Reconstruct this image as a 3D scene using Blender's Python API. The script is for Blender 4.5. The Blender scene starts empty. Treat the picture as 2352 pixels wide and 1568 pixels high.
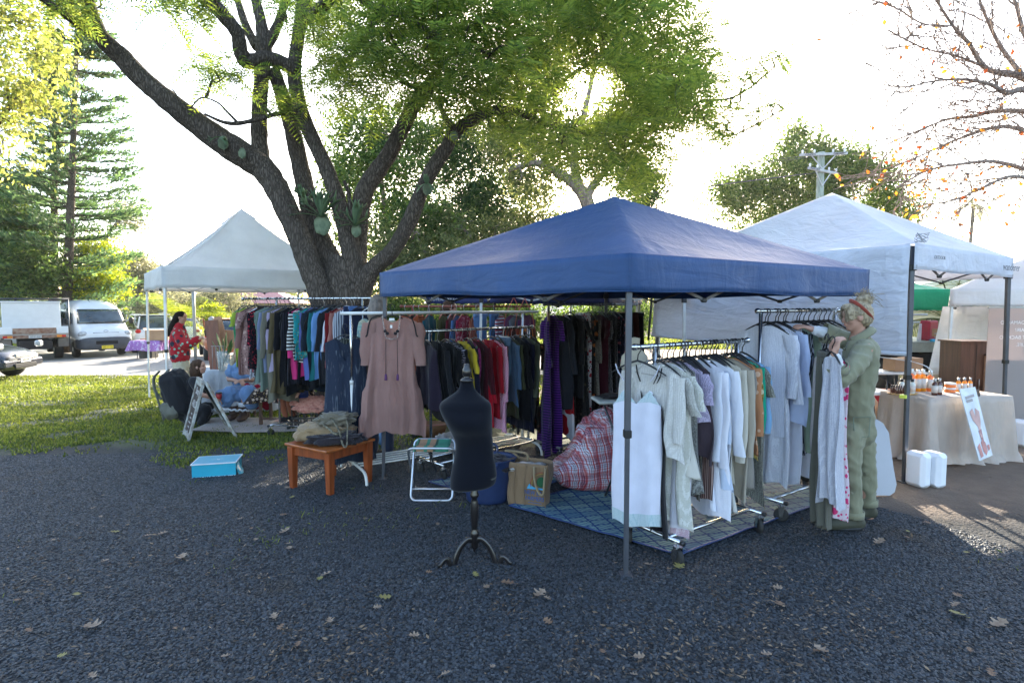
import bpy, bmesh, math, random
import numpy as np
from mathutils import Vector, Matrix, Quaternion, noise as mnoise
PI = math.pi
R = math.radians
S = bpy.context.scene
COL = S.collection
# ---------------------------------------------------------------- camera
FPX, CX, CY, EYE = 1300.0, 1176.0, 784.0, 1.65      # the photograph measured at 2352 x 1568
PITCH = math.atan(84 / FPX)
cam = bpy.data.objects.new('camera', bpy.data.cameras.new('camera'))
COL.objects.link(cam)
cam.location = (0, 0, EYE)
cam.rotation_euler = (PI / 2 - PITCH, 0, 0)
cam.data.sensor_width = 36
cam.data.lens = 36 * FPX / 2352
cam.data.clip_start = 0.05
cam.data.clip_end = 2000
S.camera = cam
# ---------------------------------------------------------------- sky, sun, exposure
SUN_EL, SUN_AZ = R(20.5), R(8.5)
W = bpy.data.worlds.new('World'); S.world = W; W.use_nodes = True
nt = W.node_tree; bg = nt.nodes['Background']
sky = nt.nodes.new('ShaderNodeTexSky'); sky.sky_type = 'NISHITA'; sky.sun_disc = False
sky.sun_elevation = SUN_EL; sky.sun_rotation = SUN_AZ
sky.air_density = 1.0; sky.dust_density = 2.0; sky.ozone_density = 1.0
nt.links.new(sky.outputs[0], bg.inputs[0]); bg.inputs[1].default_value = 0.15
sd = bpy.data.lights.new('sun', 'SUN'); sd.energy = 4.5; sd.angle = R(0.5); sd.color = (1, 0.9, 0.74)
so = bpy.data.objects.new('sun', sd); COL.objects.link(so)
sv = Vector((math.sin(SUN_AZ) * math.cos(SUN_EL), math.cos(SUN_AZ) * math.cos(SUN_EL), math.sin(SUN_EL)))
so.rotation_euler = sv.to_track_quat('Z', 'Y').to_euler(); so.location = sv * 60
S.view_settings.view_transform = 'Standard'; S.view_settings.look = 'None'
S.view_settings.exposure = 2.45; S.view_settings.gamma = 1
S.cycles.max_bounces = 8; S.cycles.transparent_max_bounces = 12
S.cycles.use_denoising = True
# ---------------------------------------------------------------- where things stand
SLOPE = 0.0185
def gz(x, y):
    return -SLOPE * min(y, 45.0)
_cp, _sp = math.cos(PITCH), math.sin(PITCH)
def ray(u, v):
    x = (u - CX) / FPX; y = (CY - v) / FPX
    return Vector((x, _cp + y * _sp, -_sp + y * _cp))
def at(u, v, d):
    r = ray(u, v); return Vector((0, 0, EYE)) + r * (d / r.y)
def gr(u, v):
    r = ray(u, v); t = EYE / (-(r.z + SLOPE * r.y)); return Vector((0, 0, EYE)) + r * t
def gxy(x, y, dz=0.0):
    return Vector((x, y, gz(x, y) + dz))
# ---------------------------------------------------------------- things and parts
def tag(o, label=None, cat=None, group=None, kind=None):
    if label: o['label'] = label
    if cat: o['category'] = cat
    if group: o['group'] = group
    if kind: o['kind'] = kind
    return o
def thing(name, label, cat, loc=(0, 0, 0), group=None, rz=0.0):
    o = bpy.data.objects.new(name, None); COL.objects.link(o)
    o.location = loc; o.rotation_euler = (0, 0, rz); o.empty_display_size = 0.1
    return tag(o, label, cat, group)
def rootmat(o):
    m = Matrix.Identity(4)
    while o is not None:
        m = Matrix.LocRotScale(o.location, o.rotation_euler, o.scale) @ m; o = o.parent
    return m
def link(name, me, mat=None, parent=None, world=True):
    """one mesh object; a child gets its vertices moved into the parent's space when world=True"""
    o = bpy.data.objects.new(name, me); COL.objects.link(o)
    if parent is not None:
        if world: me.transform(rootmat(parent).inverted())
        o.parent = parent
    if mat is not None:
        for m in (mat if isinstance(mat, (list, tuple)) else [mat]): me.materials.append(m)
    return o
def copy_tree(o, parent=None):
    c = o.copy(); COL.objects.link(c); c.parent = parent
    for ch in list(o.children): copy_tree(ch, c)
    return c
def npmesh(name, V, Fc, smooth=False, mi=None):
    """fast mesh from numpy: V (n,3), Fc (m,k) all faces with k corners"""
    V = np.asarray(V, dtype=np.float32); Fc = np.asarray(Fc, dtype=np.int32)
    me = bpy.data.meshes.new(name); k = Fc.shape[1]
    me.vertices.add(len(V)); me.vertices.foreach_set('co', V.ravel())
    me.loops.add(Fc.size); me.loops.foreach_set('vertex_index', Fc.ravel())
    me.polygons.add(len(Fc))
    me.polygons.foreach_set('loop_start', np.arange(0, Fc.size, k, dtype=np.int32))
    if smooth: me.polygons.foreach_set('use_smooth', np.ones(len(Fc), dtype=bool))
    if mi is not None: me.polygons.foreach_set('material_index', np.asarray(mi, dtype=np.int32))
    me.update(calc_edges=True); return me
def frame(t, up=Vector((0, 0, 1))):
    t = t.normalized()
    if abs(t.dot(up)) > 0.97: up = Vector((1, 0, 0))
    a = t.cross(up).normalized(); return a, t.cross(a).normalized()
class MB:
    """collects shapes for ONE mesh"""
    def __init__(s): s.v = []; s.f = []; s.m = []; s.sm = []
    def add(s, vs, fs, mi=0, smooth=False):
        b = len(s.v); s.v += [tuple(p) for p in vs]; s.f += [tuple(i + b for i in f) for f in fs]
        s.m += [mi] * len(fs); s.sm += [smooth] * len(fs); return s
    def box(s, c, sz, rz=0.0, mi=0, rot=None, bev=0.0):
        hx, hy, hz = sz[0] / 2, sz[1] / 2, sz[2] / 2
        M = (rot.to_matrix() if isinstance(rot, Quaternion) else rot) if rot is not None else Matrix.Rotation(rz, 3, 'Z')
        c = Vector(c)
        if bev <= 0:
            P = [Vector((x, y, z)) for x in (-hx, hx) for y in (-hy, hy) for z in (-hz, hz)]
            return s.add([c + M @ p for p in P], [(0, 1, 3, 2), (4, 6, 7, 5), (0, 4, 5, 1), (2, 3, 7, 6), (0, 2, 6, 4), (1, 5, 7, 3)], mi)
        b = min(bev, hx * .9, hy * .9, hz * .9)
        P = []; idx = {}
        for sx in (-1, 1):
            for sy in (-1, 1):
                for sz_ in (-1, 1):
                    for ax in range(3):
                        q = [sx * (hx - b), sy * (hy - b), sz_ * (hz - b)]
                        q[ax] = (sx * hx, sy * hy, sz_ * hz)[ax]
                        idx[(sx, sy, sz_, ax)] = len(P); P.append(Vector(q))
        fs = []
        I = lambda *a: idx[a]
        for sg in (-1, 1):
            fs.append([I(sg, a, b_, 0) for a, b_ in ((-1, -1), (1, -1), (1, 1), (-1, 1))][::sg])
            fs.append([I(a, sg, b_, 1) for a, b_ in ((-1, -1), (-1, 1), (1, 1), (1, -1))][::sg])
            fs.append([I(a, b_, sg, 2) for a, b_ in ((-1, -1), (1, -1), (1, 1), (-1, 1))][::sg])
        for a in (-1, 1):
            for b_ in (-1, 1):
                fs.append([I(a, b_, -1, 0), I(a, b_, 1, 0), I(a, b_, 1, 1), I(a, b_, -1, 1)][::-a * b_])
                fs.append([I(-1, a, b_, 1), I(1, a, b_, 1), I(1, a, b_, 2), I(-1, a, b_, 2)][::-a * b_])
                fs.append([I(a, -1, b_, 2), I(a, 1, b_, 2), I(a, 1, b_, 0), I(a, -1, b_, 0)][::-a * b_])
        for a in (-1, 1):
            for b_ in (-1, 1):
                for c_ in (-1, 1):
                    fs.append([I(a, b_, c_, 0), I(a, b_, c_, 1), I(a, b_, c_, 2)][::a * b_ * c_])
        return s.add([c + M @ p for p in P], fs, mi)
    def tube(s, pts, rad, n=10, mi=0, caps=True, closed=False, flat=None, up=None):
        """swept tube; rad a number or a list; flat=(a,b) multiplies the two axes"""
        pts = [Vector(p) for p in pts]; m = len(pts)
        rad = [rad] * m if not hasattr(rad, '__len__') else rad
        vs = []; A = None
        for i, p in enumerate(pts):
            if closed: t = pts[(i + 1) % m] - pts[i - 1]
            else: t = pts[min(i + 1, m - 1)] - pts[max(i - 1, 0)]
            if t.length < 1e-9: t = Vector((0, 0, 1))
            t.normalize()
            if A is None: A, B = frame(t, up or Vector((0, 0, 1)))
            else:
                A = A - t * A.dot(t)
                if A.length < 1e-6: A, B = frame(t)
                A.normalize(); B = t.cross(A)
            fa, fb = flat or (1, 1)
            for j in range(n):
                th = 2 * PI * j / n
                vs.append(p + A * (math.cos(th) * rad[i] * fa) + B * (math.sin(th) * rad[i] * fb))
        fs = []
        for i in range(m if closed else m - 1):
            a, b = i * n, ((i + 1) % m) * n
            for j in range(n):
                k = (j + 1) % n; fs.append((a + j, a + k, b + k, b + j))
        if caps and not closed:
            fs.append(tuple(range(n))[::-1]); fs.append(tuple((m - 1) * n + j for j in range(n)))
        return s.add(vs, fs, mi, True)
    def bar(s, a, b, w=0.02, h=None, mi=0):
        a, b = Vector(a), Vector(b); d = b - a; h = h or w
        A, B = frame(d)
        M = Matrix((A, B, d.normalized())).transposed()
        return s.box((a + b) / 2, (w, h, d.length), mi=mi, rot=M)
    def lathe(s, prof, c=(0, 0, 0), n=24, mi=0, axis=None, smooth=True, sx=1, sy=1):
        c = Vector(c); M = Matrix.Identity(3)
        if axis is not None: M = Vector(axis).to_track_quat('Z', 'Y').to_matrix()
        vs = []; m = len(prof)
        for r, z in prof:
            for j in range(n):
                th = 2 * PI * j / n; vs.append(c + M @ Vector((r * sx * math.cos(th), r * sy * math.sin(th), z)))
        fs = [(i * n + j, i * n + (j + 1) % n, (i + 1) * n + (j + 1) % n, (i + 1) * n + j) for i in range(m - 1) for j in range(n)]
        if prof[0][0] > 1e-5: fs.append(tuple(range(n))[::-1])
        if prof[-1][0] > 1e-5: fs.append(tuple((m - 1) * n + j for j in range(n)))
        return s.add(vs, fs, mi, smooth)
    def ell(s, c, r, n=20, mi=0, rot=None):
        m = max(6, n // 2); c = Vector(c); vs = []; fs = []
        M = rot if rot is not None else Matrix.Identity(3)
        for i in range(m + 1):
            ph = PI * i / m
            for j in range(n):
                th = 2 * PI * j / n
                vs.append(c + M @ Vector((r[0] * math.sin(ph) * math.cos(th), r[1] * math.sin(ph) * math.sin(th), r[2] * math.cos(ph))))
        for i in range(m):
            for j in range(n): fs.append((i * n + j, (i + 1) * n + j, (i + 1) * n + (j + 1) % n, i * n + (j + 1) % n))
        return s.add(vs, fs, mi, True)
    def grid(s, fn, nu, nv, mi=0, smooth=True, thick=0.0):
        """fn(a,b) with a,b in 0..1"""
        vs = [Vector(fn(i / nu, j / nv)) for j in range(nv + 1) for i in range(nu + 1)]
        q = lambda i, j: j * (nu + 1) + i
        fs = [(q(i, j), q(i + 1, j), q(i + 1, j + 1), q(i, j + 1)) for j in range(nv) for i in range(nu)]
        return s.add(vs, fs, mi, smooth)
    def poly(s, pts, depth_vec, mi=0):
        """prism: an outline pushed along depth_vec"""
        pts = [Vector(p) for p in pts]; n = len(pts); d = Vector(depth_vec)
        fs = [tuple(range(n))[::-1], tuple(range(n, 2 * n))] + [(i, (i + 1) % n, (i + 1) % n + n, i + n) for i in range(n)]
        return s.add(pts + [p + d for p in pts], fs, mi)
    def mesh(s, name):
        me = bpy.data.meshes.new(name); me.from_pydata(s.v, [], s.f)
        me.polygons.foreach_set('material_index', s.m); me.polygons.foreach_set('use_smooth', s.sm)
        me.update(); return me
    def build(s, name, mat=None, parent=None, world=True, fixn=False):
        me = s.mesh(name)
        if fixn:
            bm = bmesh.new(); bm.from_mesh(me); bmesh.ops.recalc_face_normals(bm, faces=bm.faces); bm.to_mesh(me); bm.free()
        return link(name, me, mat, parent, world)
def solidify(o, t, off=0):
    m = o.modifiers.new('s', 'SOLIDIFY'); m.thickness = t; m.offset = off; return o
def bevel(o, w, seg=2):
    m = o.modifiers.new('b', 'BEVEL'); m.width = w; m.segments = seg; m.limit_method = 'ANGLE'; m.angle_limit = R(40)
    return o
def subsurf(o, n=1):
    m = o.modifiers.new('ss', 'SUBSURF'); m.levels = n; m.render_levels = n; return o
def spline(pts, n=8):
    """Catmull-Rom through rows of numbers"""
    P = [tuple(p) for p in pts]; P = [P[0]] + P + [P[-1]]; out = []
    for i in range(1, len(P) - 2):
        for k in range(n):
            t = k / n
            out.append(tuple(0.5 * ((2 * b) + (-a + c) * t + (2 * a - 5 * b + 4 * c - d) * t * t + (-a + 3 * b - 3 * c + d) * t ** 3)
                             for a, b, c, d in zip(P[i - 1], P[i], P[i + 1], P[i + 2])))
    out.append(P[-2]); return out
def text(name, body, size, mat, parent, loc, xdir, ydir, align='CENTER', extrude=0.001, sx=1.0, font=None, shear=0.0, mirror=False):
    """lettering as a thin mesh part; xdir reading direction, ydir up, world space"""
    c = bpy.data.curves.new(name, 'FONT'); c.body = body; c.size = size; c.extrude = extrude
    c.align_x = align; c.align_y = 'CENTER'; c.shear = shear; c.resolution_u = 3
    o = bpy.data.objects.new(name, c); COL.objects.link(o)
    dg = bpy.context.evaluated_depsgraph_get(); me = bpy.data.meshes.new_from_object(o.evaluated_get(dg))
    bpy.data.objects.remove(o); bpy.data.curves.remove(c)
    x = Vector(xdir).normalized(); y = Vector(ydir).normalized(); z = x.cross(y)
    if mirror: x = -x
    M = Matrix((x * sx, y, z)).transposed().to_4x4(); M.translation = Vector(loc)
    me.transform(M); me.materials.clear(); return link(name, me, mat, parent)
# ---------------------------------------------------------------- materials
_M = {}
def sock(b, *names):
    for n in names:
        if n in b.inputs: return b.inputs[n]
def mat(name, c, rough=0.6, metal=0.0, var=0.12, vs=6.0, bump=0.0, bs=60.0, c2=None, spec=0.5, coat=0.0, coord='Object', sheen=0.0, transl=0.0, alpha=1.0, stretch=None, detail=4.0):
    """solid colour with soft mottling (var, vs) or drifting to c2; bump with noise scale bs"""
    key = (name,)
    if key in _M: return _M[key]
    m = bpy.data.materials.new(name); m.use_nodes = True; nt = m.node_tree; L = nt.links; N = nt.nodes
    b = N['Principled BSDF']; out = N['Material Output']
    tc = N.new('ShaderNodeTexCoord'); mp = N.new('ShaderNodeMapping'); L.new(tc.outputs[coord], mp.inputs[0])
    if stretch: mp.inputs['Scale'].default_value = stretch
    n1 = N.new('ShaderNodeTexNoise'); n1.inputs['Scale'].default_value = vs; n1.inputs['Detail'].default_value = detail
    L.new(mp.outputs[0], n1.inputs['Vector'])
    cr = N.new('ShaderNodeValToRGB'); L.new(n1.outputs[0], cr.inputs[0])
    c = tuple(c)[:3]; hi = tuple(min(1, k * (1 + var)) for k in c) if c2 is None else c2
    lo = tuple(k * (1 - var) for k in c) if c2 is None else c
    cr.color_ramp.elements[0].position = 0.35; cr.color_ramp.elements[1].position = 0.65
    cr.color_ramp.elements[0].color = (*lo, 1); cr.color_ramp.elements[1].color = (*hi, 1)
    L.new(cr.outputs[0], b.inputs['Base Color'])
    b.inputs['Roughness'].default_value = rough; b.inputs['Metallic'].default_value = metal
    s_ = sock(b, 'Specular IOR Level', 'Specular');  s_.default_value = spec
    if coat: sock(b, 'Coat Weight', 'Clearcoat').default_value = coat; sock(b, 'Coat Roughness').default_value = 0.08
    if sheen: sock(b, 'Sheen Weight', 'Sheen').default_value = sheen
    if alpha < 1: b.inputs['Alpha'].default_value = alpha
    if bump:
        n2 = N.new('ShaderNodeTexNoise'); n2.inputs['Scale'].default_value = bs; n2.inputs['Detail'].default_value = 3
        L.new(mp.outputs[0], n2.inputs['Vector']); bp = N.new('ShaderNodeBump'); bp.inputs['Strength'].default_value = bump
        bp.inputs['Distance'].default_value = 0.01; L.new(n2.outputs[0], bp.inputs['Height']); L.new(bp.outputs[0], b.inputs['Normal'])
    if transl:
        tr = N.new('ShaderNodeBsdfTranslucent'); mx = N.new('ShaderNodeMixShader'); mx.inputs[0].default_value = transl
        L.new(cr.outputs[0], tr.inputs[0]); L.new(b.outputs[0], mx.inputs[1]); L.new(tr.outputs[0], mx.inputs[2]); L.new(mx.outputs[0], out.inputs[0])
    _M[key] = m; return m
def fabric(name, c, c2=None, pat='plain', sc=1.0, c3=None, transl=0.15, wr=0.35, rough=0.85, shine=0.2):
    """cloth: pattern in the base colour, woven bump and soft creases"""
    key = ('f', name)
    if key in _M: return _M[key]
    m = bpy.data.materials.new(name); m.use_nodes = True; nt = m.node_tree; L = nt.links; N = nt.nodes
    b = N['Principled BSDF']; out = N['Material Output']
    tc = N.new('ShaderNodeTexCoord'); co = tc.outputs['Object']
    c = (*c[:3], 1); c2 = (*(c2 or c)[:3], 1); c3 = (*(c3 or c2)[:3], 1)
    def mix(f, a, bb):
        n = N.new('ShaderNodeMix'); n.data_type = 'RGBA'
        for s_, v in ((n.inputs[0], f), (n.inputs[6], a), (n.inputs[7], bb)):
            if hasattr(v, 'is_linked') or isinstance(v, bpy.types.NodeSocket): L.new(v, s_)
            else: s_.default_value = v
        return n.outputs[2]
    def ma(op, a, bb=None):
        n = N.new('ShaderNodeMath'); n.operation = op
        for s_, v in zip(n.inputs, (a, bb)):
            if v is None: continue
            if isinstance(v, bpy.types.NodeSocket): L.new(v, s_)
            else: s_.default_value = v
        return n.outputs[0]
    sep = N.new('ShaderNodeSeparateXYZ'); L.new(co, sep.inputs[0]); X, Y, Z = sep.outputs
    height = None
    def stripes(ax, freq, duty): return ma('GREATER_THAN', ma('FRACT', ma('MULTIPLY', ax, freq)), duty)
    def vor(scale, feat='F1', rnd=1.0):
        n = N.new('ShaderNodeTexVoronoi'); n.inputs['Scale'].default_value = scale; n.feature = feat
        n.inputs['Randomness'].default_value = rnd; L.new(co, n.inputs['Vector']); return n
    if pat == 'stripe': col = mix(stripes(Z, 22 * sc, .5), c, c2)
    elif pat == 'vstripe': col = mix(stripes(X, 40 * sc, .55), c, c2)
    elif pat == 'diag': col = mix(stripes(ma('ADD', X, ma('MULTIPLY', Z, .55)), 60 * sc, .5), c, c2)
    elif pat == 'check':
        f1 = stripes(ma('ADD', X, ma('MULTIPLY', Y, .6)), 28 * sc, .86); f2 = stripes(Z, 28 * sc, .86)
        col = mix(ma('MAXIMUM', f1, f2), c, c2)
    elif pat == 'plaid':
        a = stripes(ma('ADD', X, Y), 9 * sc, .5); d = stripes(Z, 9 * sc, .5)
        e = ma('MAXIMUM', stripes(ma('ADD', X, Y), 27 * sc, .85), stripes(Z, 27 * sc, .85))
        col = mix(ma('MULTIPLY', ma('ADD', a, d), .42), c, c2); col = mix(e, col, c3)
    elif pat == 'floral':
        v = vor(34 * sc); v2 = vor(17 * sc)
        f = ma('LESS_THAN', v2.outputs['Distance'], .34); g_ = ma('LESS_THAN', v.outputs['Distance'], .3)
        sel = N.new('ShaderNodeSeparateColor'); L.new(v2.outputs['Color'], sel.inputs[0])
        col = mix(g_, c, c3); col = mix(ma('MULTIPLY', f, ma('GREATER_THAN', sel.outputs[0], .35)), col, c2)
    elif pat == 'animal':
        n = N.new('ShaderNodeTexWave'); n.inputs['Scale'].default_value = 14 * sc; n.inputs['Distortion'].default_value = 9
        n.bands_direction = 'Z'; L.new(co, n.inputs[0]); col = mix(ma('GREATER_THAN', n.outputs['Fac'], .5), c, c2)
    elif pat == 'lace':
        v = vor(120 * sc, 'DISTANCE_TO_EDGE', .35); col = mix(ma('LESS_THAN', v.outputs['Distance'], .16), c2, c); height = v.outputs['Distance']
    elif pat == 'knit':
        v = vor(110 * sc, 'F1', .2); col = mix(ma('GREATER_THAN', v.outputs['Distance'], .42), c, c2); height = v.outputs['Distance']
    elif pat == 'blotch':
        n = N.new('ShaderNodeTexNoise'); n.inputs['Scale'].default_value = 5 * sc; n.inputs['Detail'].default_value = 1
        L.new(co, n.inputs['Vector']); col = mix(ma('GREATER_THAN', n.outputs[0], .52), c, c2)
    elif pat == 'wash':
        mp = N.new('ShaderNodeMapping'); mp.inputs['Scale'].default_value = (30, 30, 2.6); L.new(co, mp.inputs[0])
        n = N.new('ShaderNodeTexNoise'); n.inputs['Scale'].default_value = 2 * sc; n.inputs['Detail'].default_value = 6
        L.new(mp.outputs[0], n.inputs['Vector']); f = ma('MULTIPLY', ma('SUBTRACT', n.outputs[0], .58), 5.0)
        f = ma('MINIMUM', ma('MAXIMUM', f, 0.0), 1.0); f = ma('MULTIPLY', f, ma('LESS_THAN', Z, -.25)); col = mix(f, c, c2)
    elif pat == 'geo':
        mp = N.new('ShaderNodeMapping'); mp.inputs['Scale'].default_value = (26 * sc, 26 * sc, 14 * sc); L.new(co, mp.inputs[0])
        n = N.new('ShaderNodeTexBrick'); L.new(mp.outputs[0], n.inputs[0]); n.inputs['Color1'].default_value = c; n.inputs['Color2'].default_value = c2
        n.inputs['Mortar'].default_value = c3; n.inputs['Mortar Size'].default_value = .06; n.inputs['Scale'].default_value = 1; col = n.outputs[0]
    else:
        n = N.new('ShaderNodeTexNoise'); n.inputs['Scale'].default_value = 9; n.inputs['Detail'].default_value = 5
        L.new(co, n.inputs['Vector'])
        col = mix(n.outputs[0], tuple(k * .86 for k in c[:3]) + (1,), tuple(min(1, k * 1.12) for k in c[:3]) + (1,))
    L.new(col, b.inputs['Base Color']); b.inputs['Roughness'].default_value = rough
    sock(b, 'Specular IOR Level', 'Specular').default_value = shine
    sock(b, 'Sheen Weight', 'Sheen').default_value = .15
    mp2 = N.new('ShaderNodeMapping'); mp2.inputs['Scale'].default_value = (9, 9, 2.4); L.new(co, mp2.inputs[0])
    w = N.new('ShaderNodeTexNoise'); w.inputs['Scale'].default_value = 2.2; w.inputs['Detail'].default_value = 5; L.new(mp2.outputs[0], w.inputs['Vector'])
    h = w.outputs[0]
    if height is not None: h = ma('ADD', h, ma('MULTIPLY', height, .5))
    else:
        w2 = N.new('ShaderNodeTexNoise'); w2.inputs['Scale'].default_value = 160; w2.inputs['Detail'].default_value = 1; L.new(co, w2.inputs['Vector'])
        h = ma('ADD', h, ma('MULTIPLY', w2.outputs[0], .06))
    bp = N.new('ShaderNodeBump'); bp.inputs['Strength'].default_value = wr; bp.inputs['Distance'].default_value = .035
    L.new(h, bp.inputs['Height']); L.new(bp.outputs[0], b.inputs['Normal'])
    if transl:
        tr = N.new('ShaderNodeBsdfTranslucent'); mx = N.new('ShaderNodeMixShader'); mx.inputs[0].default_value = transl
        L.new(col, tr.inputs[0]); L.new(bp.outputs[0], tr.inputs['Normal']); L.new(b.outputs[0], mx.inputs[1]); L.new(tr.outputs[0], mx.inputs[2]); L.new(mx.outputs[0], out.inputs[0])
    _M[key] = m; return m
def leafmat(name, lo, hi, transl=0.45, rough=0.55, pos=(0.2, 0.8), spec=0.3):
    """foliage: each leaf gets its own shade, light shines through"""
    m = bpy.data.materials.new(name); m.use_nodes = True; nt = m.node_tree; L = nt.links; N = nt.nodes
    b = N['Principled BSDF']; out = N['Material Output']
    g = N.new('ShaderNodeNewGeometry'); cr = N.new('ShaderNodeValToRGB'); L.new(g.outputs['Random Per Island'], cr.inputs[0])
    cr.color_ramp.elements[0].position = pos[0]; cr.color_ramp.elements[1].position = pos[1]
    cr.color_ramp.elements[0].color = (*lo, 1); cr.color_ramp.elements[1].color = (*hi, 1)
    tc = N.new('ShaderNodeTexCoord'); n = N.new('ShaderNodeTexNoise'); n.inputs['Scale'].default_value = .8; L.new(tc.outputs['Object'], n.inputs['Vector'])
    hs = N.new('ShaderNodeHueSaturation'); L.new(cr.outputs[0], hs.inputs['Color'])
    mr = N.new('ShaderNodeMapRange'); mr.inputs['From Min'].default_value = .3; mr.inputs['From Max'].default_value = .7
    mr.inputs['To Min'].default_value = .7; mr.inputs['To Max'].default_value = 1.3; L.new(n.outputs[0], mr.inputs[0]); L.new(mr.outputs[0], hs.inputs['Value'])
    L.new(hs.outputs[0], b.inputs['Base Color']); b.inputs['Roughness'].default_value = rough
    sock(b, 'Specular IOR Level', 'Specular').default_value = spec
    tr = N.new('ShaderNodeBsdfTranslucent'); mx = N.new('ShaderNodeMixShader'); mx.inputs[0].default_value = transl
    h2 = N.new('ShaderNodeHueSaturation'); h2.inputs['Hue'].default_value = .485; h2.inputs['Saturation'].default_value = 1.1; h2.inputs['Value'].default_value = 1.7
    L.new(hs.outputs[0], h2.inputs['Color']); L.new(h2.outputs[0], tr.inputs[0])
    L.new(b.outputs[0], mx.inputs[1]); L.new(tr.outputs[0], mx.inputs[2]); L.new(mx.outputs[0], out.inputs[0])
    return m
def barkmat(name, lo, hi, sc=1.0, bump=1.0):
    m = bpy.data.materials.new(name); m.use_nodes = True; nt = m.node_tree; L = nt.links; N = nt.nodes
    b = N['Principled BSDF']; tc = N.new('ShaderNodeTexCoord')
    mp = N.new('ShaderNodeMapping'); mp.inputs['Scale'].default_value = (16 * sc, 16 * sc, 3.5 * sc); L.new(tc.outputs['Object'], mp.inputs[0])
    v = N.new('ShaderNodeTexVoronoi'); v.feature = 'DISTANCE_TO_EDGE'; v.inputs['Scale'].default_value = 2.2
    n0 = N.new('ShaderNodeTexNoise'); n0.inputs['Scale'].default_value = 1.2; n0.inputs['Detail'].default_value = 5; L.new(mp.outputs[0], n0.inputs['Vector'])
    va = N.new('ShaderNodeVectorMath'); va.operation = 'ADD'; L.new(mp.outputs[0], va.inputs[0]); L.new(n0.outputs['Color'], va.inputs[1]); L.new(va.outputs[0], v.inputs['Vector'])
    cr = N.new('ShaderNodeValToRGB'); cr.color_ramp.elements[0].position = .0; cr.color_ramp.elements[1].position = .22
    cr.color_ramp.elements[0].color = (*[k * .45 for k in lo], 1); cr.color_ramp.elements[1].color = (*hi, 1); L.new(v.outputs['Distance'], cr.inputs[0])
    n = N.new('ShaderNodeTexNoise'); n.inputs['Scale'].default_value = 1.6; n.inputs['Detail'].default_value = 6; L.new(tc.outputs['Object'], n.inputs['Vector'])
    mx = N.new('ShaderNodeMix'); mx.data_type = 'RGBA'; mx.inputs[6].default_value = (*lo, 1); L.new(n.outputs[0], mx.inputs[0]); L.new(cr.outputs[0], mx.inputs[7])
    L.new(mx.outputs[2], b.inputs['Base Color']); b.inputs['Roughness'].default_value = .95
    sock(b, 'Specular IOR Level', 'Specular').default_value = .15
    mu = N.new('ShaderNodeMath'); mu.operation = 'MINIMUM'; mu.inputs[1].default_value = .25; L.new(v.outputs['Distance'], mu.inputs[0])
    ad = N.new('ShaderNodeMath'); ad.operation = 'ADD'; L.new(mu.outputs[0], ad.inputs[0])
    ms = N.new('ShaderNodeMath'); ms.operation = 'MULTIPLY'; ms.inputs[1].default_value = .35; L.new(n0.outputs[0], ms.inputs[0]); L.new(ms.outputs[0], ad.inputs[1])
    bp = N.new('ShaderNodeBump'); bp.inputs['Strength'].default_value = bump; bp.inputs['Distance'].default_value = .06; L.new(ad.outputs[0], bp.inputs['Height'])
    L.new(bp.outputs[0], b.inputs['Normal']); return m
CHROME = mat('chrome', (.6, .6, .6), rough=.22, metal=1, var=.1, vs=20)
STEEL = mat('dark_steel', (.06, .065, .075), rough=.4, metal=.6, var=.1)
PWHITE = mat('white_paint', (.72, .72, .7), rough=.4, var=.06)
BLACKP = mat('black_plastic', (.012, .012, .014), rough=.4, var=.1)
RUBBER = mat('rubber', (.02, .02, .02), rough=.75, var=.2)
GLASSD = mat('car_glass', (.03, .045, .05), rough=.05, spec=.9, var=.5, vs=2)
WOODH = mat('hanger_wood', (.35, .19, .08), rough=.5)
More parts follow.
